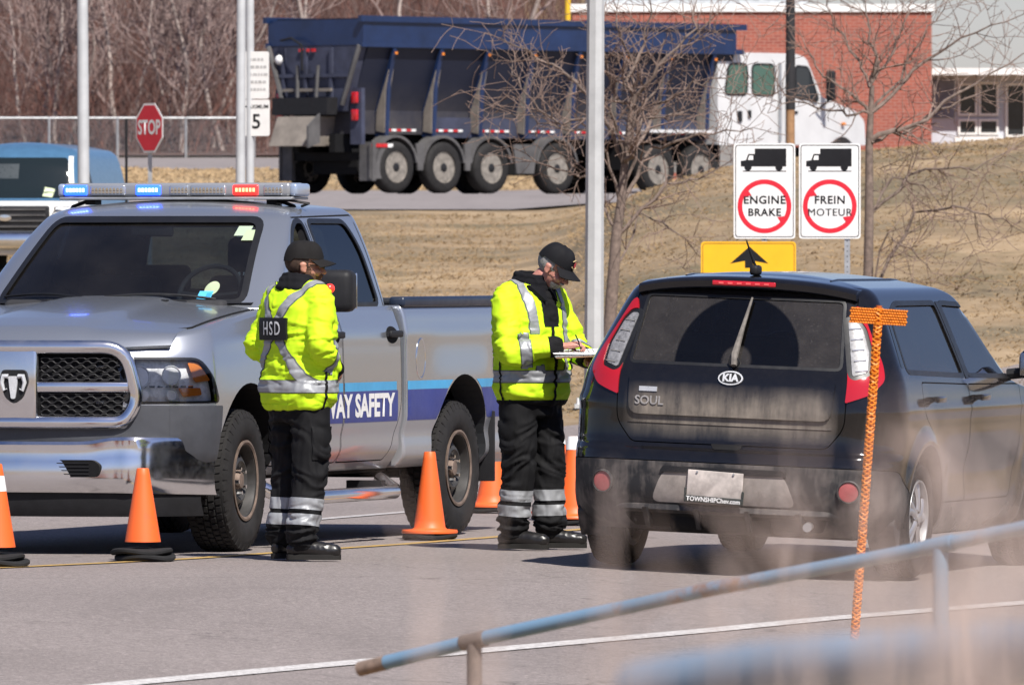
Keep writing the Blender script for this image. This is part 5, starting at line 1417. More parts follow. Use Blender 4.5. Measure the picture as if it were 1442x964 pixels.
    for s in (1, -1):
        bb = MB(); bb.prism(rpoly([(s * .20, .435), (s * .50, .435), (s * .52, .50), (s * .48, .530), (s * .20, .530)], .025), 1.0, bx(.35) + .013, 'x'); bb.build('bumper_slot', M_DARK, bump, 30)
        bb = MB()
        for k in range(4): bb.box((bx(.35) + .012, s * .345, .452 + k * .02), (.012, .22, .005))
        bb.build('slot_mesh', M_BLACK, bump)
        # lower air dam
    b = MB(); rings = []
    for y in frange(-.93, .93, 40): rings.append([(bx(y) - .05, y, .39), (bx(y) - .045, y, .30), (bx(y) - .09, y, .215), (bx(y) - .14, y, .215)])
    b.add([p for q in rings for p in q], [(i * 4 + k, (i + 1) * 4 + k, (i + 1) * 4 + k + 1, i * 4 + k + 1) for i in range(40) for k in range(3)])
    b.build('air_dam', M_BLACK, t, 60)
    # ------------------------------------------------ load bed
    Kb = dict(xr=[(0, -4.80), (.5, -4.80), (1, -4.80)], xf=[(0, -2.625), (1, -2.625)], w=[(.42, .93), (.50, .985), (.62, .99), (.72, 1.0), (1.1, 1.0), (1.3, .985), (1.365, .96)], rr=[(0, .06), (2, .06)], rf=[(0, .02), (2, .02)], br=[(0, .02), (2, .02)], bf=[(0, 0), (2, 0)])
    def dfb(x, y, z):
        if abs(y) > .6:
            fl = .025 * math.exp(-(((x + 3.57) / .52) ** 6)) * math.exp(-(((z - .9) / .2) ** 2))
            cr = -.012 * math.exp(-((z - .62) / .06) ** 2) + .006 * math.exp(-((z - 1.2) / .05) ** 2)
            y += (fl + cr) * (1 if y > 0 else -1)
        if x > -3.0: z = max(z, .42)
        return (x, y, z)
    bed = stack(Kb, frange(.42, 1.365, 44), dfb, crown=0, crown_n=2, inset=.3, nr=20, nc=6, ns=90)
    bref = Ref(bed)
    for s in (1, -1):
        c = MB(); c.cyl((-3.57, s * .60, .47), (-3.57, s * 1.3, .47), .485, n=48); bed = boolean(bed, c.mesh())
        c = MB(); c.box((-3.57, s * .95, .2), (.96, .70, .56)); bed = boolean(bed, c.mesh())
    c = MB(); c.box((-3.71, 0, 1.3), (2.0, 1.66, 1.0)); bed = boolean(bed, c.mesh())
    bedo = link_mesh('load_bed', finish(bed, bref), [M_SILVER, simple('bed_liner', (.03, .032, .036), .7)], t)
    for s in (1, -1):
        b = MB(); b.rbox((-3.71, s * .935, 1.385), (2.17, .10, .06), .018); b.build('bed_rail_cap', simple('rail_cap', (.016, .024, .045), .35), bedo)
        # fuel-door ring
    for (xc, zc) in ((-2.86, 1.055),):
        ring = [bref.ray(Vector((xc + .075 * cos(a), 4, zc + .115 * sin(a))), Vector((0, -1, 0)))[0] for a in (2 * pi * k / 32 for k in range(33))]
        MB().tube(ring, .005, 6, cap=False).build('fuel_door_rim', M_CHROME, bedo)
        patch(bref, 'left', oval(xc, zc, .072, .112), .0025, name='fuel_door', mat=M_SILVER, parent=bedo, step=.04)
    b = MB(); b.rbox((-3.71, 0, 1.385), (2.0, 1.78, .03), .012); b.build('bed_cover', simple('bed_cover_vinyl', (.02, .022, .028), .6), bedo)
    b = MB(); b.rbox((-4.88, 0, .56), (.14, 1.86, .16), .03); b.build('rear_bumper', M_BUMPER, t)
    for s in (1, -1):
        b = MB(); b.rbox((-4.79, s * .90, 1.12), (.04, .15, .36), .015); b.build('tail_lamp', M_REDLENS, t)
    # bright edge of cab corner against the bed
    for s, side in ((1, 'left'), (-1, 'right')):
        # stripe, cut round the arch, over both doors and bed
        for (z0, z1, m, nm) in ((.875, .925, M_CYAN, 'stripe'), (.695, .874, M_BLUE_D, 'stripe')):
            for r_, xa, xb in ((ref, -.56, -1.545), (ref, -1.575, -2.45), (bref, -2.64, -4.76)):
                if r_ is ref and xa == -1.575 and z0 < .8: xb = -2.47
                if r_ is bref:
                    hx = lambda z: sqrt(max(0, .50 ** 2 - (z - .47) ** 2))
                    for (pa, pb) in (([(xa, z0), (xa, z1)], [(-3.57 + hx(z1), z1), (-3.57 + hx(z0), z0)]), ([(-3.57 - hx(z0), z0), (-3.57 - hx(z1), z1)], [(xb, z1), (xb, z0)])):
                        patch(r_, side, pa + pb, .0015, name=nm, mat=m, parent=t, step=.06)
                else:
                    patch(r_, side, [(xa, z0), (xa, z1), (xb, z1), (xb, z0)], .0015, name=nm, mat=m, parent=t, step=.06)
    # lettering on the driver's side
    me = text_mesh('HIGHWAY SAFETY', .178, sx=1.12, align='RIGHT', bold=.007, shear=.0)
    vs = []
    for v in me.vertices:
        x = -2.40 - v.co.x; z = .785 + v.co.y
        h = ref.ray(Vector((x, 4, z)), Vector((0, -1, 0))); v.co = h[0] + h[1] * .003 if h else Vector((x, 1, z))
    # reading direction: on the left side the text runs from front to rear
    link_mesh('lettering', me, M_DECALTXT, t)
    me = text_mesh('COMMERCIAL', .085, sx=.8, align='LEFT', bold=.003)
    for v in me.vertices:
        x = -4.13 - v.co.x; z = 1.0 + v.co.y
        h = bref.ray(Vector((x, 4, z)), Vector((0, -1, 0))); v.co = h[0] + h[1] * .003 if h else Vector((x, 1, z))
    link_mesh('lettering', me, M_DECALRED, t)
    # step bar, mirrors, mudflaps, chassis
    for s in (1, -1):
        b = MB(); b.tube([(-.52, s * .86, .36), (-.58, s * .98, .295), (-.70, s * 1.02, .285), (-2.35, s * 1.02, .285), (-2.47, s * .98, .295), (-2.53, s * .86, .36)], .040, 14); sb = b.build('step_bar', M_BUMPER, t, 40)
        for xx in (-.9, -2.2): MB().box((xx, s * .9, .33), (.06, .22, .05)).build('step_bracket', M_BLACK, sb)
        b = MB(); b.rbox((-.93, s * 1.19, 1.455), (.17, .205, .24), .045, Matrix.Rotation(s * .12, 3, 'Z')); mr = b.build('door_mirror', M_BLACK, t, 40)
        b = MB(); b.tube([(-.88, s * .91, 1.37), (-.90, s * 1.03, 1.385), (-.92, s * 1.11, 1.40)], [.05, .04, .035], 10); b.build('mirror_arm', M_BLACK, mr)
        b = MB(); b.rbox((-1.018, s * 1.19, 1.455), (.008, .17, .20), .003, Matrix.Rotation(s * .12, 3, 'Z')); b.build('mirror_glass', M_CHROME, mr)
        b = MB(); b.rbox((-4.12, s * .90, .52), (.015, .24, .42), .006); b.build('mud_flap', M_BLACK, t)
        b = MB(); b.box((-1.9, s * .45, .46), (5.6, .10, .16)); b.build('frame_rail', M_DARK, t)
    b = MB(); b.box((-1.5, 0, .45), (2.9, 1.5, .12)); b.cyl((-3.57, -.8, .40), (-3.57, .8, .40), .06); b.cyl((0, -.75, .40), (0, .75, .40), .05); b.sphere((-3.57, 0, .40), .16); b.box((.2, 0, .5), (.9, 1.1, .3)); b.build('chassis', M_DARK, t)
    # wheels
    wp = bpy.data.objects.new('wheel', None); COL.objects.link(wp); wp.parent = t
    make_tyre(wp, .402, .265, .212); steel_rim(wp)
    wp.location = (0, .865, .400); wp.rotation_euler = (0, .4, .05)
    place_wheel(wp, t, (0, -.865, .400), True, .05); place_wheel(wp, t, (-3.57, .865, .400), False); place_wheel(wp, t, (-3.57, -.865, .400), True)
    # ------------------------------------------------ lightbar
    lb = bpy.data.objects.new('lightbar', None); COL.objects.link(lb); lb.parent = t; lb.location = (-1.72, -.045, 2.028)
    MB().rbox((0, 0, -.044), (.27, 1.44, .016), .006).build('base_tray', M_STEEL, lb)
    hous = NB('lightbar_housing').set(col=(.30, .31, .33), rough=.25, metal=.3, coat=.4).m
    MB().rbox((0, 0, .005), (.25, 1.40, .080), .020).build('housing', hous, lb)
    rb = lambda y, wdt, m, nm, x=.118, h=.062: MB().rbox((x, y, .004), (.03, wdt, h), .012).build(nm, m, lb)
    m_blue = emit_mat('blue_strobe', (.012, .07, 1.0), 3.2, (.05, .1, .6)); m_red = emit_mat('red_strobe', (1.0, .012, .008), 2.4, (.6, .05, .05))
    m_core = emit_mat('strobe_core', (.35, .55, 1.0), 4.0); m_coreR = emit_mat('strobe_core_red', (1.0, .28, .10), 3.0)
    for (y, wd, m, core) in ((-.62, .15, m_blue, m_core), (-.17, .16, m_blue, m_core), (.43, .16, m_red, m_coreR)):
        l = rb(y, wd, m, 'strobe_lens')
        b = MB()
        for k in range(6): b.box((.134, y - wd * .33 + wd * .66 * k / 5, .004), (.008, wd * .08, .022))
        b.build('strobe_led', core, l)
    lens = NB('lightbar_lens').set(col=(.45, .47, .5), rough=.1, metal=.6, coat=.5).m
    for (y, wd) in ((-.42, .22), (.02, .12), (.20, .22), (.60, .12)):
        l = rb(y, wd, lens, 'lamp_module')
        b = MB(); k = 0
        while k * .022 < wd - .03:
            b.box((.1345, y - wd / 2 + .02 + k * .022, .010), (.004, .012, .014)); b.box((.1345, y - wd / 2 + .02 + k * .022, -.008), (.004, .012, .010)); k += 1
        b.build('module_facet', M_CHROME, l)
    m_end = NB('lightbar_end').set(col=(.35, .42, .55), rough=.15, metal=.3, coat=.5).m
    for y in (.715, -.715): MB().rbox((0, y, .004), (.23, .05, .074), .018).build('end_cap', m_end, lb)
    for y in (-.56, .56):
        MB().box((0, y, -.055), (.10, .06, .05)).build('mounting_foot', M_BLACK, lb)
        MB().tube([(0, y * 1.02, -.05), (.01, y * 1.22, -.09), (.01, y * 1.28, -.16)], .012, 6).build('mounting_strap', M_BLACK, lb)
    MB().tube([(.05, .58, -.05), (.05, .70, -.06), (.02, .78, -.075), (-.02, .72, -.09)], .008, 6).build('cable', M_BLACK, lb)
    return t
build_pickup()
# ------------------------------------------------------------------ dark boxy hatchback
def dust_mask(b, lo=.62, hi=1.12, amount=1.0):
    """road film on the tail: thick in the lee of the tailgate, streaked downwards"""
    x, y, z = b.xyz()
    st = b.noise(1.0, 6, .7, stretch=(6, 15, 2.6)); bl = b.noise(5.5, 4, .6)
    rear = b.math('MULTIPLY', b.math('MULTIPLY', b.math('SUBTRACT', -.50, x), 6.0, clamp=True), b.math('MULTIPLY', b.math('SUBTRACT', .60, b.math('ABSOLUTE', y)), 9.0, clamp=True))
    band = b.math('MULTIPLY', b.math('MULTIPLY', b.math('SUBTRACT', z, lo), 9.0, clamp=True), b.math('MULTIPLY', b.math('SUBTRACT', hi, z), 7.0, clamp=True))
    m = b.math('MULTIPLY', b.math('MULTIPLY', rear, band), b.math('MULTIPLY', b.math('SUBTRACT', b.math('ADD', b.math('MULTIPLY', st, .8), b.math('MULTIPLY', bl, .7)), .42, clamp=True), 1.75 * amount, clamp=True))
    return m
def paint_black():
    b = NB('black_paint')
    x, y, z = b.xyz()
    side = b.math('MULTIPLY', b.math('SUBTRACT', .62, z, clamp=True), b.math('MULTIPLY_ADD', b.noise(3, 5, .7), 2.6, -.35), clamp=True)
    d = b.math('MAXIMUM', b.math('MULTIPLY', dust_mask(b, .70, 1.02), .9), b.math('MULTIPLY', side, .8))
    d = b.math('MAXIMUM', d, b.math('MULTIPLY', b.noise(18, 5, .7), .035))
    b.set(col=b.mix(d, (.0025, .003, .005), (.27, .23, .19)), rough=b.math('MULTIPLY_ADD', d, .7, .10), coat=b.math('MULTIPLY', b.math('SUBTRACT', 1.0, d, clamp=True), .55), coatr=.03, spec=.3)
    return b.m
def bumper_plastic():
    b = NB('bumper_plastic')
    x, y, z = b.xyz(); st = b.noise(1.0, 6, .7, stretch=(8, 22, 3)); bl = b.noise(6, 4, .6)
    d = b.math('MULTIPLY', b.math('SUBTRACT', b.math('ADD', b.math('MULTIPLY', st, .6), b.math('MULTIPLY', bl, .9)), .70, clamp=True), 2.2, clamp=True)
    b.set(col=b.mix(d, (.012, .012, .014), (.19, .165, .15)), rough=.65); b.bump(b.noise(300, 2), .15, .002)
    return b.m
M_KIA = paint_black(); M_KBUMP = bumper_plastic()
def rear_glass_dust(b):
    x, y, z = b.xyz()
    dy = b.math('SUBTRACT', y, -.005); dz = b.math('SUBTRACT', z, 1.135)
    r = b.math('SQRT', b.math('ADD', b.math('MULTIPLY', dy, dy), b.math('MULTIPLY', b.math('MULTIPLY', dz, dz), 1.0)))
    inside = b.math('MULTIPLY', b.math('MULTIPLY', b.math('SUBTRACT', .345, r), 90.0, clamp=True), b.math('MULTIPLY', b.math('SUBTRACT', r, .07), 60.0, clamp=True))
    f = b.math('MULTIPLY_ADD', b.noise(9, 5, .7), .12, .03)
    f = b.math('ADD', f, b.math('MULTIPLY', b.math('SUBTRACT', b.noise(70, 3, .7), .6, clamp=True), .9))
    return b.math('MULTIPLY', f, b.math('SUBTRACT', 1.0, b.math('MULTIPLY', inside, .93)))
M_KREAR = glass_mat('dusty_rear_glass', (.52, .54, .53), .9, dust=rear_glass_dust)
M_KSIDE = glass_mat('side_glass', (.16, .18, .20), 1.0, dust=lambda b: b.math('MULTIPLY', b.noise(4, 4), .04))
M_KWS = glass_mat('front_glass', (.85, .88, .88), 1.0)
M_ALLOY = simple('alloy_silver', (.50, .50, .51), .35, .7, var=.2, scale=8)

def build_kia():
    PH = radians(16.6)
    t = thing('hatchback_car', 'black boxy hatchback car with dusty tailgate stopped beside the officer', 'car', (1.315, 55.23, -.036))
    heading = pi / 2 - PH
    t.rotation_mode = 'QUATERNION'
    t.rotation_quaternion = Quaternion((0, 0, 1), heading) @ Quaternion((1, 0, 0), radians(2.25))
    K = dict(xr=[(.22, -.60), (.27, -.68), (.36, -.745), (.46, -.775), (.58, -.778), (.64, -.762), (.675, -.715), (.72, -.70), (.90, -.690), (1.04, -.662), (1.10, -.632), (1.30, -.535), (1.46, -.455), (1.50, -.43), (1.54, -.40)],
             xf=[(.22, 3.15), (.45, 3.33), (.75, 3.33), (.90, 3.22), (.97, 3.0), (1.02, 2.55), (1.05, 2.40), (1.12, 2.28), (1.40, 1.80), (1.50, 1.60), (1.54, 1.45)],
             w=[(.22, .80), (.30, .865), (.42, .89), (.60, .90), (.80, .905), (.95, .895), (1.06, .87), (1.12, .845), (1.30, .765), (1.45, .695), (1.50, .665), (1.53, .63), (1.54, .61)],
             rr=[(.22, .22), (.6, .24), (1.0, .26), (1.12, .22), (1.5, .16)], rf=[(.2, .3), (1.0, .3), (1.5, .15)], br=[(.2, .12), (.62, .12), (.7, .075), (1.5, .06)], bf=[(.2, .3), (1, .3), (1.5, .12)])
    def dfm(x, y, z):
        if abs(y) > .5 and z < 1.0:
            s = 1 if y > 0 else -1
            for xc in (0, 2.57):
                r = hypot(x - xc, z - .33)
                y += s * .028 * math.exp(-((r - .40) / .055) ** 2)
            y += s * (-.022) * math.exp(-((z - .56) / .10) ** 2) * (1 if .45 < x < 2.1 else 0) * min(1, (x - .45) * 6) * min(1, max(0, (2.1 - x) * 6))
            y += s * .010 * math.exp(-((z - .90) / .03) ** 2)
        return (x, y, z)
    zs = frange(.22, .30, 5) + frange(.31, .62, 14) + frange(.63, .74, 10) + frange(.76, 1.04, 14) + frange(1.055, 1.13, 6) + frange(1.15, 1.47, 16) + [1.485, 1.50, 1.51, 1.52, 1.53, 1.54]
    body = stack(K, zs, dfm, crown=.065, crown_n=12, nr=26, nc=14, ns=120)
    ref = Ref(body)
    Ki = {k: list(v) for k, v in K.items()}
    Ki['w'] = [(z, v - .06) for z, v in K['w']]; Ki['xr'] = [(z, v + .06) for z, v in K['xr']]; Ki['xf'] = [(z, min(v - .05, 2.5)) for z, v in K['xf']]
    inner = stack(Ki, frange(.80, 1.48, 20), None, crown=.05, crown_n=5, nr=12, nc=6, ns=40)
    for s in (1, -1):
        for xc in (0, 2.57):
            c = MB(); c.cyl((xc, s * .62, .345), (xc, s * 1.2, .345), .372, n=48); body = boolean(body, c.mesh())
            c = MB(); c.box((xc, s * .9, .1), (.72, .56, .45)); body = boolean(body, c.mesh())
    # rear bumper wraps the whole tail
    body, bumper = split(body, rpoly([(-1.0, .10), (-.20, .10), (-.34, .36), (-.36, .46), (-.50, .585), (-1.0, .60)], [0, .02, .04, .04, .05, 0]), 'y', -1.3, 1.3, .005)
    body = boolean(body, inner)
    # tailgate
    tg = rpoly([(-.535, .688), (.535, .688), (.625, .80), (.632, 1.05), (.60, 1.508), (-.60, 1.508), (-.632, 1.05), (-.625, .80)], [.03, .03, .05, .05, .04, .04, .05, .05])
    body, gate = split(body, tg, 'x', -1.2, -.30, .006)
    gw = rpoly([(-.585, 1.105), (.585, 1.105), (.545, 1.475), (-.545, 1.475)], .035)
    gate = cut(gate, gw, 'x', -1.2, .2)
    # side glass
    w1 = rpoly([(-.24, 1.115), (.93, 1.085), (.90, 1.455), (.05, 1.455), (-.15, 1.40)], [.04, .03, .03, .05, .06])
    w2 = rpoly([(1.05, 1.085), (2.05, 1.07), (1.58, 1.44), (1.03, 1.455)], [.03, .03, .06, .03])
    w0 = rpoly([(-.34, 1.13), (-.285, 1.125), (-.20, 1.36), (-.25, 1.36)], .015)
    wsp = rpoly([(-.70, 1.09), (.70, 1.09), (.60, 1.46), (-.60, 1.46)], .06)
    body = cut(body, wsp, 'x', 1.2, 4.0)
    doors = []
    for s in (1, -1):
        h = (.60, 1.3) if s > 0 else (-1.3, -.60)
        for p_ in (w1, w2): body = cut(body, p_, 'y', *((.4, 1.3) if s > 0 else (-1.3, -.4)))
        rd = rpoly([(.42, .40), (.95, .40), (.97, 1.03), (-.02, 1.05), (-.06, .90), (.12, .80), (.36, .62)], [.02, .02, .02, .03, .03, .08, .06])
        fd = rpoly([(.965, .40), (1.95, .40), (2.10, .70), (2.12, 1.02), (.985, 1.03)], [.02, .04, .05, .03, .02])
        for p_ in (rd, fd):
            hh = (.815, 1.3) if s > 0 else (-1.3, -.815)
            body, d = split(body, p_, 'y', *hh, .007); doors.append((s, p_, d))
    link_mesh('body', finish(body, ref), [M_KIA, M_DARK], t)
    bo = link_mesh('rear_bumper', finish(bumper, ref), [M_KBUMP, M_DARK], t)
    go = link_mesh('tailgate', finish(gate, ref), [M_KIA, M_DARK], t)
    for s, p_, d in doors:
        o = link_mesh('door', finish(d, ref), [M_KIA, M_DARK], t)
        xh = .17 if p_ is rd else 1.2
        front = max(q[0] for q in p_) > 1.5
        xh = 1.12 if front else .14
        b = MB(); b.rbox((xh, s * .945, .96), (.17, .024, .034), .010); b.box((xh + .07, s * .92, .96), (.025, .05, .025)); b.box((xh - .07, s * .92, .96), (.025, .05, .025)); b.build('handle', M_KIA, o)
    # glass
    rg = patch(ref, 'rear', offset_poly(gw, .02), -.006, name='rear_window', mat=M_KREAR, parent=go, step=.05)
    patch(ref, 'rear', offset_poly(gw, .004), .001, .003, [offset_poly(gw, -.012)], name='window_border', mat=M_TRIM, parent=go, step=.05)
    for s, side in ((1, 'left'), (-1, 'right')):
        for p_ in (w1, w2):
            patch(ref, side, offset_poly(p_, .008), -.008, name='door_window', mat=M_KSIDE, parent=t, step=.07)
            patch(ref, side, offset_poly(p_, .022), .002, .005, [offset_poly(p_, -.004)], name='window_seal', mat=M_TRIM, parent=t, step=.06)
        patch(ref, side, w0, .002, .004, name='quarter_window', mat=simple('quarter_glass', (.01, .012, .014), .06), parent=t, step=.05)
        pl_ = [(x, z) for x, z in rpoly([(.958, 1.06), (1.03, 1.06), (1.015, 1.47), (.935, 1.47)], .01)]
        patch(ref, side, pl_, .003, .003, name='pillar_cover', mat=M_TRIM, parent=t, step=.06)
        b = MB(); b.rbox((2.02, s * 1.02, 1.13), (.13, .22, .16), .045, Matrix.Rotation(-s * .1, 3, 'Z')); mo = b.build('door_mirror', M_KIA, t, 40)
        MB().tube([(2.03, s * .84, 1.07), (2.03, s * .95, 1.085)], .03, 8).build('mirror_arm', M_BLACK, mo)
        b = MB(); b.rbox((1.952, s * 1.02, 1.13), (.008, .18, .125), .003, Matrix.Rotation(-s * .1, 3, 'Z')); b.build('mirror_glass', M_CHROME, mo)
    patch(ref, 'front', offset_poly(wsp, .01), -.008, name='windshield', mat=M_KWS, parent=t, step=.1)
    # tail lamps: red boomerang round a clear block
    red = NB('tail_lens').set(col=(.40, .008, .014), rough=.10, coat=1.0).m
    clr = simple('lamp_clear', (.20, .20, .21), .35, .0, var=.5, scale=40)
    for s in (1, -1):
        ax = diag(34) if s < 0 else (Vector((cos(radians(34)), -sin(radians(34)), 0)), (lambda u, v, a=radians(34): -Vector((cos(a), -sin(a), 0)) * 6 + Vector((sin(a), cos(a), 0)) * u + Vector((0, 0, v))))
        outer = rpoly([(.150, .935), (.285, .985), (.368, 1.06), (.368, 1.14), (.335, 1.26), (.295, 1.43), (.272, 1.445), (.235, 1.40), (.200, 1.28), (.178, 1.12)], [.01, .03, .03, .03, .03, .02, .02, .02, .02, .02])
        clear = rpoly([(.195, 1.075), (.275, 1.10), (.300, 1.20), (.285, 1.32), (.255, 1.365), (.215, 1.365), (.205, 1.22)], .014)
        hs = rpoly(offset_poly(clear, .022), .02)
        l = patch(ref, ax, outer, .010, .014, [hs], name='tail_lamp', mat=red, parent=t, step=.035)
        patch(ref, ax, offset_poly(hs, .002), .004, .008, [offset_poly(clear, .002)], name='lamp_bezel', mat=M_TRIM, parent=l, step=.035)
        c = patch(ref, ax, clear, .007, .008, name='clear_lens', mat=clr, parent=l, step=.035)
        for k in range(5):
            b = MB(); z = 1.10 + k * .055; h0 = ref.ray(ax[1](.215, z), ax[0]); h1 = ref.ray(ax[1](.275, z + .006), ax[0])
            b.tube([h0[0] + h0[1] * .010, h1[0] + h1[1] * .010], .004, 5); b.build('lens_rib', M_CHROME, c)
        # bumper reflector
        rx = [Vector((0, 0, 0))]
        yy, zz = s * .675, .470
        h = ref.ray(Vector((-9, yy, zz)), Vector((1, 0, 0)))
        q = h[1].to_track_quat('Z', 'Y').to_matrix()
        M4 = Matrix.Translation(h[0]) @ q.to_4x4()
        m1 = MB().lathe([(.062, -.02), (.064, .010), (.056, .014), (.052, .002)], n=32).mesh(); m1.transform(M4); rr_ = link_mesh('reflector_ring', m1, M_KBUMP, bo, 40)
        m2 = MB().lathe([(.052, -.01), (.052, .006), (.03, .009), (.001, .010)], n=32).mesh(); m2.transform(M4); link_mesh('reflector', m2, simple('dusty_red_lens', (.34, .085, .085), .45, var=.15, scale=20), rr_, 40)
    # raised island on the tailgate and its step
    isl = rpoly([(-.555, .835), (.555, .835), (.565, 1.055), (-.565, 1.055)], [.06, .06, .03, .03])
    patch(ref, 'rear', isl, .018, .022, name='trim_panel', mat=M_KIA, parent=go, step=.04)
    b = MB(); b.tube([ref.ray(Vector((-9, y, .792)), Vector((1, 0, 0)))[0] for y in frange(-.56, .56, 24)], .006, 6); b.build('gate_crease', M_KIA, go)
    # spoiler with the third brake lamp
    rings = []
    for y in frange(-.60, .60, 40):
        e = (abs(y) / .60) ** 4
        x0 = -.485 + .07 * (abs(y) / .6) ** 2; zt = 1.575 - .03 * (y / .6) ** 2 - .02 * e
        rings.append([(x0 + .26, y, zt + .014), (x0 + .10, y, zt + .006), (x0 + .01, y, zt - .004), (x0 - .004, y, zt - .018), (x0 + .002, y, zt - .050), (x0 + .03, y, zt - .062), (x0 + .12, y, zt - .055)])
    b = MB(); L = 7; b.add([p for q in rings for p in q], [(i * L + k, (i + 1) * L + k, (i + 1) * L + (k + 1) % L, i * L + (k + 1) % L) for i in range(40) for k in range(L)] + [tuple(range(L)), tuple(range(40 * L, 41 * L))])
    sp = b.build('spoiler', M_KIA, t, 40)
    b = MB(); b.rbox((-.488, 0, 1.543), (.012, .35, .026), .006); bl = b.build('brake_lamp', simple('brake_red', (.45, .01, .02), .2, coat=.5), sp)
    for k in range(6): MB().box((-.4945, -.125 + .05 * k, 1.544), (.003, .026, .010)).build('brake_led', simple('led_red', (.75, .10, .10), .3), bl)
    # roof ribs and aerial
    b = MB()
    for s in (1, -1):
        b2 = MB(); b2.tube([ref.ray(Vector((x, s * .40, 9)), Vector((0, 0, -1)))[0] + Vector((0, 0, .002)) for x in frange(-.2, 1.3, 12)], .006, 6); b2.build('roof_rib', M_KIA, t)
    b = MB(); b.rbox((-.26, -.0, 1.615), (.10, .05, .055), .018); ar = b.build('aerial_base', M_BLACK, t); MB().tube([(-.26, 0, 1.63), (-.30, .02, 1.70), (-.34, .035, 1.77)], [.008, .006, .004], 6).build('aerial', M_BLACK, ar)
    # wiper
    pz = [(-.005, 1.10), (-.0, 1.16), (-.02, 1.30), (-.045, 1.46)]
    pts = [ref.ray(Vector((-9, y, z)), Vector((1, 0, 0))) for y, z in pz]
    MB().tube([h[0] + h[1] * .022 for h in pts], [.017, .020, .012, .006], 8).build('wiper', simple('dusty_wiper', (.15, .135, .12), .8, var=.4, scale=20), go)
    h = ref.ray(Vector((-9, .0, 1.125)), Vector((1, 0, 0)))
    MB().lathe([(.03, -.01), (.03, .02), (.015, .03), (.001, .03)], tuple(h[0] + h[1] * .01), 'x', 14).build('wiper_pivot', M_BLACK, go)
    # badges
    def on_rear(me, y0, z0, off, name, mat, parent):
        for v in me.vertices:
            y = y0 - v.co.x; z = z0 + v.co.y; e = v.co.z
            hh = ref.ray(Vector((-9, y, z)), Vector((1, 0, 0))); v.co = hh[0] + hh[1] * (off + e)
        me.flip_normals() if False else None
        bm = bmesh.new(); bm.from_mesh(me); bmesh.ops.recalc_face_normals(bm, faces=bm.faces); bm.to_mesh(me); bm.free()
        return link_mesh(name, me, mat, parent, 40)
    e = MB(); e.prism(oval(0, 0, .068, .034, 32), .0, .010); eo = on_rear(e.mesh(), 0, 1.035, .018, 'emblem', simple('emblem_silver', (.62, .63, .64), .35, .2), go)
    e = MB(); e.prism(oval(0, 0, .060, .027, 32), .0, .004); on_rear(e.mesh(), 0, 1.035, .0255, 'emblem_field', M_BLACK, eo)
    on_rear(text_mesh('KIA', .048, extrude=.002, bold=.002, sx=1.15), 0, 1.034, .030, 'emblem_letters', bpy.data.materials['emblem_silver'], eo)
    dim = simple('dusty_chrome', (.42, .39, .36), .4, .5, var=.2, scale=30)
    on_rear(text_mesh('SOUL', .062, extrude=.003, bold=.001, sx=1.05), .44, .905, .021, 'badge_letters', dim, go)
    b = MB(); b.prism([(-.05, -.012), (.05, -.012), (.05, .012), (-.05, .012)], 0, .006); on_rear(b.mesh(), .45, .965, .018, 'badge', simple('badge_chrome', (.72, .70, .66), .3, .6), go)
    # plate pocket, plate and dealer frame
    pocket = rpoly([(-.40, .375), (.40, .375), (.33, .555), (-.33, .555)], [.05, .05, .07, .07])
    patch(ref, 'rear', pocket, .002, name='plate_pocket', mat=simple('pocket_dust', (.25, .22, .20), .85, var=.25, scale=16), parent=bo, step=.04)
    patch(ref, 'rear', rpoly([(-.35, .535), (.35, .535), (.33, .568), (-.33, .568)], .012), .010, .012, name='pocket_brow', mat=M_TRIM, parent=bo, step=.04)
    R = Matrix.Rotation(radians(2.0), 4, 'X')
    T = Matrix.Translation((-.79, .035, .475))
    fr = bpy.data.objects.new('licence_plate', None); COL.objects.link(fr); fr.parent = bo; fr.matrix_local = T @ R
    b = MB(); b.rbox((0, 0, .0), (.010, .305, .150), .004); b.build('plate', M_PLATE, fr)
    b = MB(); b.rbox((-.009, 0, -.078), (.010, .325, .036), .004); b.rbox((-.009, .158, -.045), (.008, .012, .05), .003); b.rbox((-.009, -.158, -.045), (.008, .012, .05), .003); b.build('plate_frame', simple('frame_green', (.012, .022, .020), .4), fr)
    MR = Matrix(((0, 0, -1, -.0155), (-1, 0, 0, 0), (0, 1, 0, -.078), (0, 0, 0, 1)))
    lettering('TOWNSHIPChev.com', .034, MR, M_WHITE, fr, sx=.94, bold=.0008)
    for yy in (-.10, .10): MB().cyl((-.012, yy, .066), (-.003, yy, .066), .006, n=8).build('plate_screw', M_STEEL, fr)
    smudge = simple('plate_smudge', (.36, .27, .24), .7, var=.3, scale=30)
    # handle notch under the gate
    patch(ref, 'rear', rpoly([(-.07, .662), (.07, .662), (.09, .692), (-.09, .692)], .01), .003, .004, name='gate_notch', mat=M_DARK, parent=go, step=.03)
    # lower lip with fins
    b = MB(); rings = []
    for y in frange(-.62, .62, 30):
        h = ref.ray(Vector((-9, y, .335)), Vector((1, 0, 0)))[0]
        e = min(1, (.62 - abs(y)) / .12)
        rings.append([(h.x + .02, y, .375), (h.x - .03 * e, y, .358), (h.x - .036 * e, y, .335), (h.x + .01, y, .315)])
    b.add([p for q in rings for p in q], [(i * 4 + k, (i + 1) * 4 + k, (i + 1) * 4 + k + 1, i * 4 + k + 1) for i in range(30) for k in range(3)])
    lp = b.build('lower_lip', M_KBUMP, bo, 50)
    for y in (-.42, -.14, .14, .42):
        b = MB(); b.prism([(-.79, .345), (-.70, .345), (-.64, .235), (-.70, .235)], y - .012, y + .012, 'y'); b.build('fin', M_KBUMP, lp)
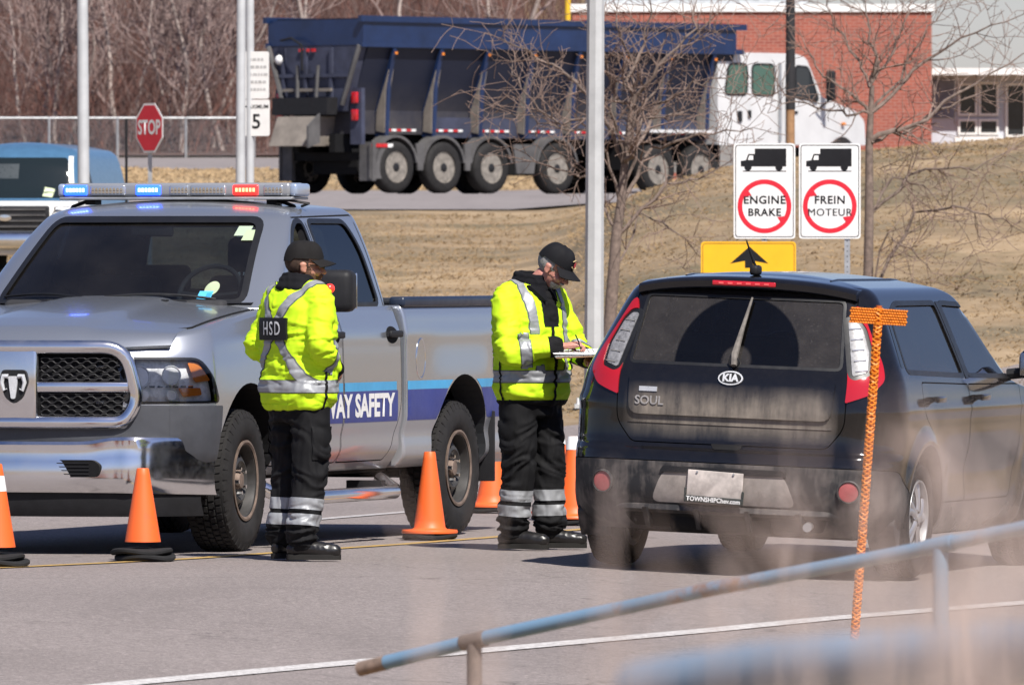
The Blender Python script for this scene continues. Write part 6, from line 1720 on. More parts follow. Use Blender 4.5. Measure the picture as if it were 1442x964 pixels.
    patch(ref, 'rear', rpoly([(-.52, .245), (.52, .245), (.56, .32), (-.56, .32)], .03), .004, name='diffuser', mat=M_DARK, parent=bo, step=.04)
    # parking sensors
    # interior
    for ys in (.36, -.36):
        b = MB(); b.rbox((1.05, ys, 1.0), (.13, .46, .50), .07, Matrix.Rotation(radians(-8), 3, 'Y')); st = b.build('seat', M_SEAT, t)
        b = MB(); b.rbox((.98, ys, 1.36), (.09, .25, .17), .05); b.build('headrest', M_SEAT, st)
        b = MB(); b.rbox((-.02, ys, 1.20), (.09, .24, .13), .04); b.build('rear_headrest', M_SEAT, t)
    b = MB(); b.rbox((.05, 0, .97), (.14, 1.30, .36), .07); b.build('rear_seat', M_SEAT, t)
    b = MB(); b.rbox((2.2, 0, .98), (.45, 1.4, .16), .06); b.build('dashboard', M_SEAT, t)
    q = [Vector((1.78 - .06 * cos(a), .36 + .18 * sin(a), 1.08 + .17 * cos(a))) for a in (2 * pi * k / 24 for k in range(25))]
    MB().tube(q, .014, 8, cap=False).build('steering_wheel', M_BLACK, t)
    b = MB(); b.rbox((1.62, 0, 1.42), (.03, .24, .065), .02); b.build('rear_view_mirror', M_BLACK, t)
    # underside
    b = MB(); b.box((1.3, 0, .26), (3.2, 1.2, .12)); b.cyl((-.05, -.70, .31), (-.05, .70, .31), .045); b.cyl((2.57, -.7, .31), (2.57, .7, .31), .04); b.cyl((-.62, -.25, .30), (-.62, .30, .30), .085, n=20); b.build('underbody', M_DARK, t)
    MB().cyl((-.62, -.45, .285), (-.76, -.47, .275), .024, n=12).build('exhaust_pipe', M_STEEL, t)
    for s in (1, -1):
        b = MB(); b.prism(rpoly([(-.37, .42), (-.345, .36), (-.36, .17), (-.40, .165), (-.45, .22), (-.50, .30)], .02), s * .72, s * .872, 'y'); b.build('mud_flap', M_KBUMP, t)
    # wheels
    wp = bpy.data.objects.new('wheel', None); COL.objects.link(wp); wp.parent = t
    make_tyre(wp, .322, .215, .205, lugs=64, tread=.008)
    b = MB(); b.lathe([(.212, .075), (.206, .098), (.196, .096), (.188, .05), (.182, -.09), (.19, -.10), (.215, -.09), (.21, -.07), (.196, -.06), (.20, .06)], axis='y', n=48, closed=True)
    rim = b.build('rim', M_ALLOY, wp, 40)
    for k in range(5):
        b = MB()
        for d in (-.16, .16):
            pts = []
            for i in range(8):
                r = .04 + .155 * i / 7; a = 2 * pi * k / 5 + d * (.35 + 1.1 * i / 7) + .20 * (i / 7) ** 2
                pts.append((r * cos(a), .085 - .018 * (i / 7) ** 2, -r * sin(a)))
            b.tube(pts, [.024, .022, .020, .019, .019, .020, .022, .026], 8, up=(0, 1, 0), flat=.55)
        b.build('spoke', M_ALLOY, rim, 50)
        a = 2 * pi * (k + .5) / 5
        MB().cyl((.045 * cos(a), .07, .045 * sin(a)), (.045 * cos(a), .093, .045 * sin(a)), .009, n=6).build('lug_nut', M_CHROME, rim)
    MB().lathe([(.03, .06), (.03, .100), (.02, .104), (.001, .105)], axis='y', n=20).build('centre_cap', M_ALLOY, rim, 40)
    MB().lathe([(.15, .0), (.15, -.02), (.05, -.02), (.05, .0)], axis='y', n=32, closed=True).build('brake_disc', M_STEEL, rim, 40)
    MB().lathe([(.185, -.06), (.185, -.065), (.02, -.065), (.02, -.06)], axis='y', n=32, closed=True).build('wheel_backing', M_DARK, rim, 40)
    wp.location = (0, .785, .322); wp.rotation_euler = (0, .9, 0)
    place_wheel(wp, t, (0, -.785, .322), True); place_wheel(wp, t, (2.57, .785, .322), False); place_wheel(wp, t, (2.57, -.785, .322), True)
    return t
build_kia()
# ------------------------------------------------------------------ officers
def remesh(mb, vox, smooth=3, fac=.6):
    me = mb.mesh()
    def fn(o):
        m = o.modifiers.new('r', 'REMESH'); m.mode = 'VOXEL'; m.voxel_size = vox; m.use_smooth_shade = True
        if smooth:
            s = o.modifiers.new('s', 'SMOOTH'); s.factor = fac; s.iterations = smooth
    return run_mod(me, fn)
def limb(b, pts, rads, n=16, flat=1.0, up=None):
    """rounded tapering tube through points"""
    pts = [Vector(p) for p in pts]
    P_ = []; R_ = []
    m = len(pts)
    for i in range(m - 1):
        p0, p1, p2, p3 = pts[max(0, i - 1)], pts[i], pts[i + 1], pts[min(m - 1, i + 2)]
        for k in range(6):
            t = k / 6
            P_.append(.5 * ((2 * p1) + (-p0 + p2) * t + (2 * p0 - 5 * p1 + 4 * p2 - p3) * t * t + (-p0 + 3 * p1 - 3 * p2 + p3) * t ** 3)); R_.append(rads[i] + (rads[i + 1] - rads[i]) * t)
    P_.append(pts[-1]); R_.append(rads[-1])
    d0 = (P_[0] - P_[1]).normalized(); d1 = (P_[-1] - P_[-2]).normalized()
    P_ = [P_[0] + d0 * R_[0] * .7] + P_ + [P_[-1] + d1 * R_[-1] * .7]; R_ = [R_[0] * .6] + R_ + [R_[-1] * .6]
    b.tube(P_, R_, n, flat=flat, up=up)
def ellip(b, levels, n=28):
    """levels: (z, half width, half depth, centre x, centre y)"""
    vs = []
    for z, a, d, cx, cy in levels:
        for k in range(n):
            t = 2 * pi * k / n; c, s = cos(t), sin(t); e = .82
            vs.append((cx + a * math.copysign(abs(c) ** e, c), cy + d * math.copysign(abs(s) ** e, s), z))
    m = len(levels)
    b.add(vs, [(i * n + k, i * n + (k + 1) % n, (i + 1) * n + (k + 1) % n, (i + 1) * n + k) for i in range(m - 1) for k in range(n)] + [tuple(range(n))[::-1], tuple(range((m - 1) * n, m * n))])
def displace(me, fn):
    ns = [v.normal.copy() for v in me.vertices]
    for v, n in zip(me.vertices, ns): v.co += n * fn(v.co, n)
    me.update()
def fold_noise(p, sx, sy, sz, seed=0.0):
    q = Vector((p.x * sx + seed, p.y * sy, p.z * sz))
    a = mnoise.noise(q + Vector((0, 0, 2 * mnoise.noise(q * .6))))
    return 1 - abs(a) * 2.2
def region(me, planes, keep=None, off=.003, name='band', mat=None, parent=None):
    """piece of a garment's surface between planes, lifted a little off it"""
    bm = bmesh.new(); bm.from_mesh(me); bm.normal_update()
    for v in bm.verts: v.co += v.normal * off
    for p, n in planes:
        bmesh.ops.bisect_plane(bm, geom=bm.verts[:] + bm.edges[:] + bm.faces[:], plane_co=Vector(p), plane_no=Vector(n), clear_inner=True, clear_outer=False)
    if keep:
        kill = [f for f in bm.faces if not keep(f.calc_center_median())]
        bmesh.ops.delete(bm, geom=kill, context='FACES')
    out = bpy.data.meshes.new(name); bm.to_mesh(out); bm.free()
    if not len(out.polygons): return None
    out.materials.clear()
    return link_mesh(name, out, mat, parent, 0)
def slab(p, n, half):
    """two planes keeping |(x-p).n| < half"""
    n = Vector(n).normalized(); p = Vector(p)
    return [(p - n * half, n), (p + n * half, -n)]
def seg_d(p, a, b):
    ab = b - a; t = max(0, min(1, (p - a).dot(ab) / ab.length_squared)); return (p - a - ab * t).length

def hivis():
    b = NB('hivis_yellow'); f = b.noise(3, 4, .6); w_ = b.noise(220, 2, .5)
    b.set(col=b.mix(f, (.50, .78, .012), (.60, .88, .02)), rough=.72, spec=.3); b.bump(w_, .12, .002); return b.m
M_HIVIS = hivis()
M_TAPE = simple('silver_tape', (.30, .31, .325), .45, .2, var=.15, scale=12)
M_TAPEK = simple('tape_edge', (.10, .11, .10), .7)
M_CLOTHK = simple('black_cloth', (.0065, .0065, .0075), .8, var=.3, scale=9, bump=.2, bscale=260, spec=.22)
M_FLEECE = simple('black_fleece', (.007, .007, .009), .95, var=.3, bump=.4, bscale=300)
M_BOOT = simple('boot_leather', (.012, .011, .011), .35, var=.4, scale=14)
M_SOLE = simple('boot_sole', (.02, .019, .018), .85)
def skin_mat(name, col, red):
    b = NB(name); f = b.noise(9, 4, .6); b.set(col=b.mix(f, col, red), rough=.5); b.p.inputs['Subsurface Weight'].default_value = .08; b.p.inputs['Subsurface Radius'].default_value = (.01, .004, .002); return b.m
def hair_mat(name, col): return simple(name, col, .8, var=.4, scale=60, bump=.6, bscale=200)

def hand(b, wrist, elbow, palm_n, curl, spread_dir, scale=1.0, grip=None):
    """palm with four fingers and thumb; palm_n: out of the palm, spread_dir: towards the thumb"""
    w_ = Vector(wrist); d = (w_ - Vector(elbow)).normalized(); n = Vector(palm_n); n = (n - d * n.dot(d)).normalized(); s = Vector(spread_dir); s = (s - d * s.dot(d) - n * s.dot(n)).normalized()
    k = scale
    limb(b, [w_ - d * .03, w_, w_ + d * .045 * k, w_ + d * .085 * k], [.027 * k, .027 * k, .036 * k, .034 * k], 12, flat=.55, up=n)
    for i, (off, ln, r) in enumerate(((.030, .072, .0085), (.010, .080, .0088), (-.011, .075, .0085), (-.030, .060, .0078))):
        p0 = w_ + d * .082 * k + s * off * k; a = curl; q = d.copy(); pts = [p0 - d * .02]
        for j, f in enumerate((.42, .33, .25)):
            ang = a * (.55 + .45 * j); q = (d * cos(ang * (j + 1) * .55) + n * sin(ang * (j + 1) * .55) + s * off * .8).normalized(); p0 = p0 + q * ln * f * k; pts.append(p0.copy())
        limb(b, pts, [r * k, r * k, r * .93 * k, r * .8 * k], 8)
    t0 = w_ + d * .025 * k + s * .028 * k; q = (d * .65 + s * .6 + n * .45).normalized(); q2 = (d * .85 + s * .05 + n * .55).normalized()
    limb(b, [t0 - q * .02, t0 + q * .038 * k, t0 + q * .038 * k + q2 * .032 * k], [.013 * k, .0105 * k, .0085 * k], 8)

def head_parts(M, skin, hair, beard, glasses, grey=False):
    """returns mesh builders placed by M (head frame: x right, y forward, z up, origin at the head's middle)"""
    b = MB(); T = lambda p: M @ Vector(p)
    def el(c, r): 
        m = MB(); m.sphere((0, 0, 0), r, 20, 14); b.add([T(Vector(p) + Vector(c)) for p in m.v], m.f)
    el((0, -.015, .035), (.074, .092, .085)); el((0, .018, -.02), (.062, .072, .085)); el((0, .038, -.072), (.043, .045, .036)); el((0, .050, -.085), (.024, .026, .020))
    el((0, .082, .018), (.050, .016, .012))       # brow
    for s in (1, -1): el((s * .038, .058, -.030), (.026, .028, .026))     # cheeks
    for s in (1, -1): el((s * .030, .074, .004), (.013, .010, .009))      # lids
    limb(b, [T((0, .080, .008)), T((0, .100, -.016)), T((0, .108, -.030))], [.008, .011, .0135], 10); 
    for s in (1, -1): el((s * .011, .096, -.033), (.008, .009, .007))
    el((0, .084, -.056), (.022, .010, .006)); el((0, .082, -.066), (.020, .010, .007))
    for s in (1, -1):
        el((s * .076, -.010, -.008), (.008, .020, .030)); el((s * .081, -.014, .008), (.006, .020, .014)); el((s * .079, -.002, -.028), (.006, .009, .010))
    return b
def build_officer(label, px, py, face_deg, J, head_yaw, head_pitch, head_c, skin, hair_c, feat):
    p = G(px, py); t = thing('person', label, 'person', (p.x, p.y, .0135), -radians(face_deg))
    V3 = Vector
    # ---------------- body: one continuous figure
    HM = Matrix.Translation(head_c) @ Matrix.Rotation(head_yaw, 4, 'Z') @ Matrix.Rotation(head_pitch, 4, 'X')
    b = head_parts(HM, skin, hair_c, None, None)
    limb(b, [(0, -.01, 1.36), (0, .0, 1.44), tuple(HM @ V3((0, -.02, -.06)))], [.075, .058, .056], 14)
    ellip(b, [(.86, .15, .11, 0, 0), (1.0, .15, .105, 0, 0), (1.2, .165, .11, 0, 0), (1.36, .17, .10, 0, -.01), (1.43, .10, .07, 0, -.01)])
    for s in ('R', 'L'):
        sh, el_, wr = V3(J['sh' + s]), V3(J['el' + s]), V3(J['wr' + s]); hp, kn, an = V3(J['hp' + s]), V3(J['kn' + s]), V3(J['an' + s])
        limb(b, [sh * .9 + V3((0, 0, .13)), sh, (sh + el_) / 2, el_, (el_ + wr) / 2, wr], [.05, .055, .046, .040, .036, .027], 12)
        hand(b, wr, el_, J['pn' + s], J['curl' + s], J['sp' + s])
        limb(b, [hp, (hp + kn) / 2, kn, (kn + an) / 2 + V3((0, -.015, 0)), an], [.085, .078, .055, .055, .036], 14)
        f = V3(J['ft' + s]); f = V3((f.x, f.y, 0)).normalized(); limb(b, [an - f * .02, an + f * .06 + V3((0, 0, -.03)), an + f * .15 + V3((0, 0, -.045))], [.04, .035, .025], 10)
    me = remesh(b, .0052, 2, .5)
    body = link_mesh('body', me, skin, t, 0)
    # eyes
    for s in (1, -1):
        m = MB(); m.sphere(HM @ V3((s * .030, .0795, .003)), .0085, 10, 8); m.build('eye', simple('eye_white', (.6, .58, .55), .2), body)
        m = MB(); m.sphere(HM @ V3((s * .030, .0865, .002)), (.0042, .0042, .0042), 8, 6); m.build('pupil', M_TRIM, body)
    # ---------------- hair and beard, grown from shells over the head
    hb = MB(); vs = []
    def shell(c, r, keep, name, mat):
        m = MB(); m.sphere((0, 0, 0), r, 36, 28); V_ = [V3(q) + V3(c) for q in m.v]
        fs = [f for f in m.f if keep(sum((V_[i] for i in f), V3()) / len(f))]
        o = MB(); o.add([HM @ (q * (1 + .012 * mnoise.noise(q * 160))) for q in V_], fs); return o.build(name, mat, t, 180)
    shell((0, -.017, .030), (.079, .097, .090), lambda q: q.z < .05 and q.y < (.022 if q.z > -.005 else -.028) and q.z > -.075, 'hair', hair_c)
    if feat.get('beard'):
        shell((0, .020, -.030), (.0655, .078, .088), (lambda q: q.z < -.062 and q.y > .045) if feat.get('goatee') else (lambda q: q.z < -.040 + .1 * max(0, abs(q.x) - .03) and q.y > -.02 or (abs(q.x) > .045 and -.06 < q.z < .0 and -.01 < q.y < .035)), 'beard', feat['beard'])
        m = MB(); m.sphere((0, 0, 0), (.026, .012, .009), 16, 10); o = MB(); o.add([HM @ (V3(q) + V3((0, .089, -.048))) for q in m.v], m.f); o.build('moustache', feat['beard'], t, 180)
    if feat.get('glasses'):
        gl = bpy.data.objects.new('glasses', None); COL.objects.link(gl); gl.parent = t
        for s in (1, -1):
            ring = [HM @ V3((s * .033 + .023 * cos(a), .104, .002 + .015 * sin(a))) for a in frange(0, 2 * pi, 16)]
            o = MB(); o.tube(ring, .0022, 5, cap=False); o.tube([HM @ V3((s * .056, .102, .006)), HM @ V3((s * .079, .05, .006)), HM @ V3((s * .084, -.02, .004))], .002, 5); o.build('frame', M_TRIM, gl)
            o = MB(); o.add([HM @ V3((s * .033 + .022 * cos(a), .104, .002 + .014 * sin(a))) for a in frange(0, 2 * pi * 15 / 16, 15)], [tuple(range(16))]); o.build('lens', NB('dark_lens').set(col=(.02, .02, .022), rough=.05).m, gl)
        o = MB(); o.tube([HM @ V3((-.011, .106, .006)), HM @ V3((.011, .106, .006))], .0022, 5); o.build('bridge', M_TRIM, gl)
    # ---------------- cap
    cp = MB(); n = 36; vs = []; rows = 9
    for i in range(rows + 1):
        e = i / rows; ph = e * pi / 2
        for k in range(n):
            a = 2 * pi * k / n; r = cos(ph) ** .62 if i < rows else .0
            fl = 1 + .06 * max(0, sin(a)) * (1 - e)
            vs.append(HM @ V3((.088 * r * cos(a), -.012 + .106 * r * sin(a) * fl, .040 + .098 * sin(ph) - .018 * (1 if sin(a) < -.5 else 0) * (1 - e) + .004 * sin(6 * a) * sin(2 * ph))))
    cp.add(vs, [(i * n + k, i * n + (k + 1) % n, (i + 1) * n + (k + 1) % n, (i + 1) * n + k) for i in range(rows) for k in range(n)])
    cme = cp.mesh(); cme = run_mod(cme, lambda o: setattr(o.modifiers.new('s', 'SOLIDIFY'), 'thickness', .004))
    cap = link_mesh('cap', cme, feat['cap'], t, 50)
    br = MB()
    def brim(u, v):
        a = radians(-68 + 136 * u); r0x, r0y = .086, .108
        x0, y0 = r0x * sin(a), -.012 + r0y * cos(a)
        ext = .072 * cos(a * .72) ** .7
        x = x0 + sin(a) * ext * v * .45; y = y0 + ext * v
        return HM @ V3((x, y, .044 - .020 * v - .030 * (abs(sin(a)) ** 2) * (.4 + .6 * v)))
    br.grid(brim, 24, 6); bme = run_mod(br.mesh(), lambda o: setattr(o.modifiers.new('s', 'SOLIDIFY'), 'thickness', .005)); link_mesh('brim', bme, feat['cap'], cap, 50)
    o = MB(); o.sphere(HM @ V3((0, -.012, .137)), .006, 8, 6); o.build('cap_button', feat['cap'], cap)
    if feat.get('badge'):
        def on_cap(x, z, off): 
            y = -.012 + .112 * sqrt(max(0, 1 - (x / .088) ** 2)) * cos(math.asin(min(1, max(0, (z - .04) / .098)))) ** .62; return HM @ V3((x, y + off, z))
        o = MB(); o.add([on_cap(.018 * cos(a), .082 + .016 * sin(a), .004) for a in frange(0, 2 * pi * 19 / 20, 19)], [tuple(range(20))]); o.build('cap_badge', simple('badge_red', (.55, .03, .04), .4), cap, 0)
        for s in (1, -1):
            o = MB(); o.tube([on_cap(.036 * cos(a), .082 + .024 * sin(a) * s, .004) for a in frange(radians(35), radians(145), 8)], .003, 5); o.build('badge_stitching', simple('badge_gold', (.6, .45, .22), .6), cap)
    # ---------------- jacket
    jb = MB()
    ellip(jb, feat['torso'])
    S = {}
    for s in ('R', 'L'):
        sh, el_, wr = V3(J['sh' + s]), V3(J['el' + s]), V3(J['wr' + s]); S[s] = (sh, el_, wr)
        mid = (sh + el_) / 2; fm = (el_ + wr) / 2; inn = V3((sh.x * .55, sh.y, sh.z + .035))
        d = (wr - el_).normalized()
        limb(jb, [inn, sh, mid, el_, fm, wr - d * .035], [.074, .080, .073, .066, .059, .051], 18)
    jm = remesh(jb, .0085, 5, .6)
    def jf(q, n):
        e = 0
        for s in ('R', 'L'):
            sh, el_, wr = S[s]; da = seg_d(q, sh, el_); db = seg_d(q, el_, wr)
            if min(da, db) < .12 and abs(q.x) > .12:
                k = math.exp(-((q - el_).length / .13) ** 2); e += k * .010 * (fold_noise(q, 9, 9, 22, 3) - .4)
        f1 = fold_noise(q, 5, 5, 11, 7) - .35; f2 = fold_noise(q, 12, 12, 22, 1) - .35
        wz = math.exp(-((q.z - 1.04) / .14) ** 2)
        return e * 1.6 + .012 * f1 + .0062 * f2 + wz * .010 * (fold_noise(q, 4, 4, 26, 5) - .4)
    jref0 = Ref(jm)
    displace(jm, jf)
    jk = link_mesh('jacket', jm, M_HIVIS, t, 0)
    def is_arm(q):
        for s in ('R', 'L'):
            sh, el_, wr = S[s]
            if seg_d(q, el_, wr) < .098 or (seg_d(q, sh - V3((0, 0, .10)), el_) < .095 and abs(q.x) > .19): return True
        return False
    torso = lambda q: not is_arm(q)
    zb = feat['belt']
    region(jm, slab((0, 0, zb), (0, 0, 1), .036), torso, .002, 'tape_edge', M_TAPEK, jk); region(jm, slab((0, 0, zb), (0, 0, 1), .031), torso, .0045, 'silver_band', M_TAPE, jk)
    for s in ('R', 'L'):
        sh, el_, wr = S[s]; d = (wr - el_).normalized(); c = el_ + (wr - el_) * feat.get('cuffpos', .42)
        near = lambda q, el_=el_, wr=wr: seg_d(q, el_, wr) < .10
        region(jm, slab(c, d, .034), near, .002, 'tape_edge', M_TAPEK, jk); region(jm, slab(c, d, .029), near, .0045, 'silver_band', M_TAPE, jk)
        c2 = wr - d * .035; region(jm, slab(c2, d, .040), lambda q, wr=wr: (q - wr).length < .12, .0035, 'cuff', M_CLOTHK, jk)
    region(jm, [((0, 0, feat['torso'][0][0] + .022), (0, 0, -1))], torso, .003, 'hem', M_HIVIS if feat.get('hem_yellow') else M_CLOTHK, jk)
    if feat['back'] == 'X':
        for s in (1, -1):
            a, c = V3((s * .155, 0, 1.47)), V3((-s * .205, 0, .95)); d = (c - a).normalized(); n_ = V3((d.z, 0, -d.x)); 
            k_ = lambda q: torso(q) and q.y < .03 and q.z > zb + .03
            region(jm, slab(a, n_, .030), k_, .002, 'tape_edge', M_TAPEK, jk); region(jm, slab(a, n_, .025), k_, .0045, 'silver_band', M_TAPE, jk)
    else:
        for xx in (.125, -.125):
            k_ = lambda q: torso(q) and q.z > zb + .028
            region(jm, slab((xx, 0, 1.2), (1, 0, -.06 * (1 if xx > 0 else -1)), .030), k_, .002, 'tape_edge', M_TAPEK, jk); region(jm, slab((xx, 0, 1.2), (1, 0, -.06 * (1 if xx > 0 else -1)), .025), k_, .0045, 'silver_band', M_TAPE, jk)
    region(jm, slab((0, 0, 0), (1, 0, 0), .011), lambda q: q.y > 0 and torso(q), .006, 'zip', M_CLOTHK, jk)
    if feat.get('panel'): region(jm, slab((0, 0, 0), (1, 0, 0), .062) + [((0, 0, 1.245), (0, 0, 1)), ((0, 0, 1.50), (0, 0, -1))], lambda q: q.y > .02 and torso(q), .005, 'front_panel', M_CLOTHK, jk)
    for s in (1, -1):
        region(jm, slab((0, feat.get('seam_y', -.02), 0), (0, 1, 0), .008) + [((0, 0, zb + .16), (0, 0, -1))], lambda q, s=s: q.x * s > .12 and torso(q), .006, 'side_zip', M_CLOTHK, jk)
    jref = Ref(jm)
    if feat.get('patch'):
        pz = feat['patch']; po = patch(jref0, 'right', rpoly(rect(.225, .118, 0, pz), .006), .024, .016, name='back_patch', mat=M_SIGNK, parent=jk, step=.03)
        me_ = text_mesh('HSD', .098, bold=.001, sx=.66, spacing=1.30)
        for v in me_.vertices:
            h = jref0.ray(V3((v.co.x + .006, -4, pz + v.co.y)), V3((0, 1, 0))); v.co = h[0] + h[1] * .0262
        link_mesh('lettering', me_, simple('patch_grey', (.55, .56, .57), .5), po)
    # collar
    cb = MB()
    for (cz, a, d_, cy, r) in feat['collar']:
        cb.tube([V3((a * cos(q), cy + d_ * sin(q), cz + .012 * sin(q) * (-1))) for q in frange(0, 2 * pi, 28)], r, 8, cap=False)
    cme = remesh(cb, .006, 3); displace(cme, lambda q, n: .004 * (fold_noise(q, 14, 14, 14, 2) - .4)); link_mesh('collar', cme, M_FLEECE, t, 0)
    if feat.get('lapel'):
        for s in (1, -1):
            o = MB(); o.add([(s * .02, .118, 1.455), (s * .105, .07, 1.475), (s * .10, .05, 1.40), (s * .045, .155, 1.385), (s * .02, .135, 1.455), (s * .105, .085, 1.478), (s * .10, .066, 1.40), (s * .045, .170, 1.385)], [(0, 1, 2, 3), (7, 6, 5, 4), (0, 4, 5, 1), (1, 5, 6, 2), (2, 6, 7, 3), (3, 7, 4, 0)]); o.build('lapel', M_FLEECE, t, 0)
    # ---------------- trousers
    tb = MB(); ellip(tb, [(.74, .15, .125, 0, 0), (.82, .185, .14, 0, 0), (.92, .19, .14, 0, 0), (.97, .17, .12, 0, 0)])
    LG = {}
    for s in ('R', 'L'):
        hp, kn, an = V3(J['hp' + s]), V3(J['kn' + s]), V3(J['an' + s]); LG[s] = (hp, kn, an)
        limb(tb, [hp + V3((0, 0, .02)), (hp + kn) / 2, kn, (kn + an) / 2, an + V3((0, 0, .05)), an + V3((0, .0, .012))], [.108, .100, .090, .088, .090, .084], 20)
    tm = remesh(tb, .0085, 4, .6)
    def tf(q, n):
        z = q.z; bag = math.exp(-((z - .16) / .12) ** 2); knee = math.exp(-((z - .47) / .14) ** 2); th = math.exp(-((z - .70) / .15) ** 2)
        f = fold_noise(q, 8, 8, 24, 4) - .4; g_ = fold_noise(q, 7, 7, 15, 9) - .4; h_ = fold_noise(q, 14, 14, 6, 11) - .4
        return .019 * bag * f + .017 * knee * g_ + .012 * th * g_ + .006 * h_
    displace(tm, tf)
    tr = link_mesh('trousers', tm, M_CLOTHK, t, 0)
    for s in ('R', 'L'):
        hp, kn, an = LG[s]; d = (kn - an).normalized()
        oth = LG['L' if s == 'R' else 'R']
        mine = lambda q, k=kn, a=an, o=oth: seg_d(q, a, k) < seg_d(q, o[2], o[1])
        for h in feat['bands']:
            c = an + d * (h - an.z) / max(.3, d.z); region(tm, slab(c, d + V3((0, 0, .6)), .031), mine, .003, 'silver_band', M_TAPE, tr)
        # cargo pocket
        k_ = lambda q, s=s: (q.x > .115 if s == 'R' else q.x < -.115)
        region(tm, [((0, 0, .54), (0, 0, 1)), ((0, 0, .72), (0, 0, -1))] + slab((0, .0, 0), (0, 1, 0), .07), k_, .008, 'cargo_pocket', M_CLOTHK, tr)
    # ---------------- boots
    for s in ('R', 'L'):
        an = V3(J['an' + s]); f = V3(J['ft' + s]); f = V3((f.x, f.y, 0)).normalized(); r_ = V3((f.y, -f.x, 0)); g0 = V3((an.x, an.y, 0))
        at = lambda a, b_, c: g0 + f * a + r_ * b_ + V3((0, 0, c))
        bb = MB(); limb(bb, [at(-.01, 0, .19), at(-.012, 0, .12), at(-.005, 0, .075)], [.050, .050, .048], 14)
        limb(bb, [at(-.055, 0, .055), at(.03, 0, .062), at(.11, .004, .052), at(.185, .006, .046)], [.040, .046, .046, .038], 14)
        bm_ = remesh(bb, .0065, 3); 
        for v in bm_.vertices:
            if v.co.z < .024: v.co.z = .024
        displace(bm_, lambda q, n: .0025 * (fold_noise(q, 26, 26, 40, 2) - .4) if q.z > .05 else 0)
        bo = link_mesh('boot', bm_, M_BOOT, t, 0)
        sl = MB(); out = [(-.088, 0), (-.078, .030), (-.04, .038), (.04, .037), (.11, .045), (.17, .041), (.206, .022), (.213, 0), (.206, -.018), (.17, -.036), (.11, -.043), (.04, -.038), (-.04, -.038), (-.078, -.030)]
        out = rpoly(out, .02, 3)
        sl.add([tuple(at(a, b_, 0)) for a, b_ in out] + [tuple(at(a, b_, .030)) for a, b_ in out], [tuple(range(len(out)))[::-1], tuple(range(len(out), 2 * len(out)))] + [(k, (k + 1) % len(out), len(out) + (k + 1) % len(out), len(out) + k) for k in range(len(out))])
        sl.build('sole', M_SOLE, bo, 30)
        for k in range(5): 
            o = MB(); o.tube([at(.035 + k * .014, -.024, .108 - k * .005), at(.038 + k * .014, 0, .114 - k * .005), at(.035 + k * .014, .024, .108 - k * .005)], .004, 5); o.build('lace', M_FLEECE, bo)
    return t, jref
T1 = [(.815, .205, .145, 0, 0), (.86, .228, .168, 0, 0), (.93, .235, .175, 0, 0), (1.03, .225, .165, 0, 0), (1.14, .235, .168, 0, 0), (1.27, .242, .168, 0, -.005), (1.37, .225, .15, 0, -.01), (1.44, .165, .115, 0, -.015), (1.485, .10, .085, 0, -.015)]
skin1 = skin_mat('skin_tan', (.42, .21, .145), (.46, .20, .14)); skin2 = skin_mat('skin_ruddy', (.50, .25, .19), (.50, .20, .155))
J1 = dict(shR=(.195, -.01, 1.395), shL=(-.195, -.01, 1.395), elR=(.265, -.06, 1.15), elL=(-.265, -.075, 1.145), wrR=(.09, .175, 1.02), wrL=(-.185, .15, 1.02), pnR=(-1, .2, 0), pnL=(1, .2, 0), curlR=.9, curlL=.9, spR=(0, .3, 1), spL=(0, .3, 1),
          hpR=(.10, 0, .84), hpL=(-.10, 0, .84), knR=(.125, -.02, .47), knL=(-.115, .02, .47), anR=(.125, -.075, .10), anL=(-.125, -.01, .10), ftR=(.70, .72, 0), ftL=(-.25, 1, 0))
build_officer('bearded person in high visibility jacket with HSD back patch standing by the pickup', 421, 790, 51, J1, radians(-36), radians(-3), Vector((.015, .03, 1.585)), skin1, hair_mat('brown_hair', (.05, .028, .017)),
              dict(torso=T1, belt=.935, back='X', patch=1.245, bands=(.30, .215), cap=simple('cap_dark', (.012, .011, .011), .85, bump=.3, bscale=300), beard=hair_mat('brown_beard', (.10, .045, .025)), hem_yellow=True, glasses=True, seam_y=.0,
                   collar=[(1.475, .085, .085, -.01, .026), (1.50, .082, .080, -.008, .022), (1.46, .098, .095, -.015, .024), (1.525, .078, .075, -.002, .016)]))
T1 = [(z, a * .94, d * .95, x, y) for z, a, d, x, y in T1]
T2 = [(.81, .21, .155, 0, .01), (.86, .235, .178, 0, .01), (.93, .243, .185, 0, .01), (1.03, .238, .182, 0, .01), (1.14, .24, .18, 0, .0), (1.27, .245, .172, 0, -.005), (1.37, .228, .155, 0, -.01), (1.44, .17, .118, 0, -.005), (1.485, .10, .09, 0, .0)]
T2 = [(z, a * .95, d * .95, x, y) for z, a, d, x, y in T2]
J2 = dict(shR=(.20, .0, 1.39), shL=(-.20, .0, 1.39), elR=(.265, .085, 1.10), elL=(-.275, .10, 1.12), wrR=(.045, .285, 1.135), wrL=(-.135, .315, 1.055), pnR=(-.2, .1, -1), pnL=(.1, -.1, 1), curlR=1.15, curlL=.55, spR=(-.3, -.8, .4), spL=(.2, .9, .3),
          hpR=(.10, 0, .84), hpL=(-.10, 0, .84), knR=(.12, .02, .47), knL=(-.115, .03, .47), anR=(.125, -.02, .10), anL=(-.125, .03, .10), ftR=(-.45, .9, 0), ftL=(-.62, .78, 0))
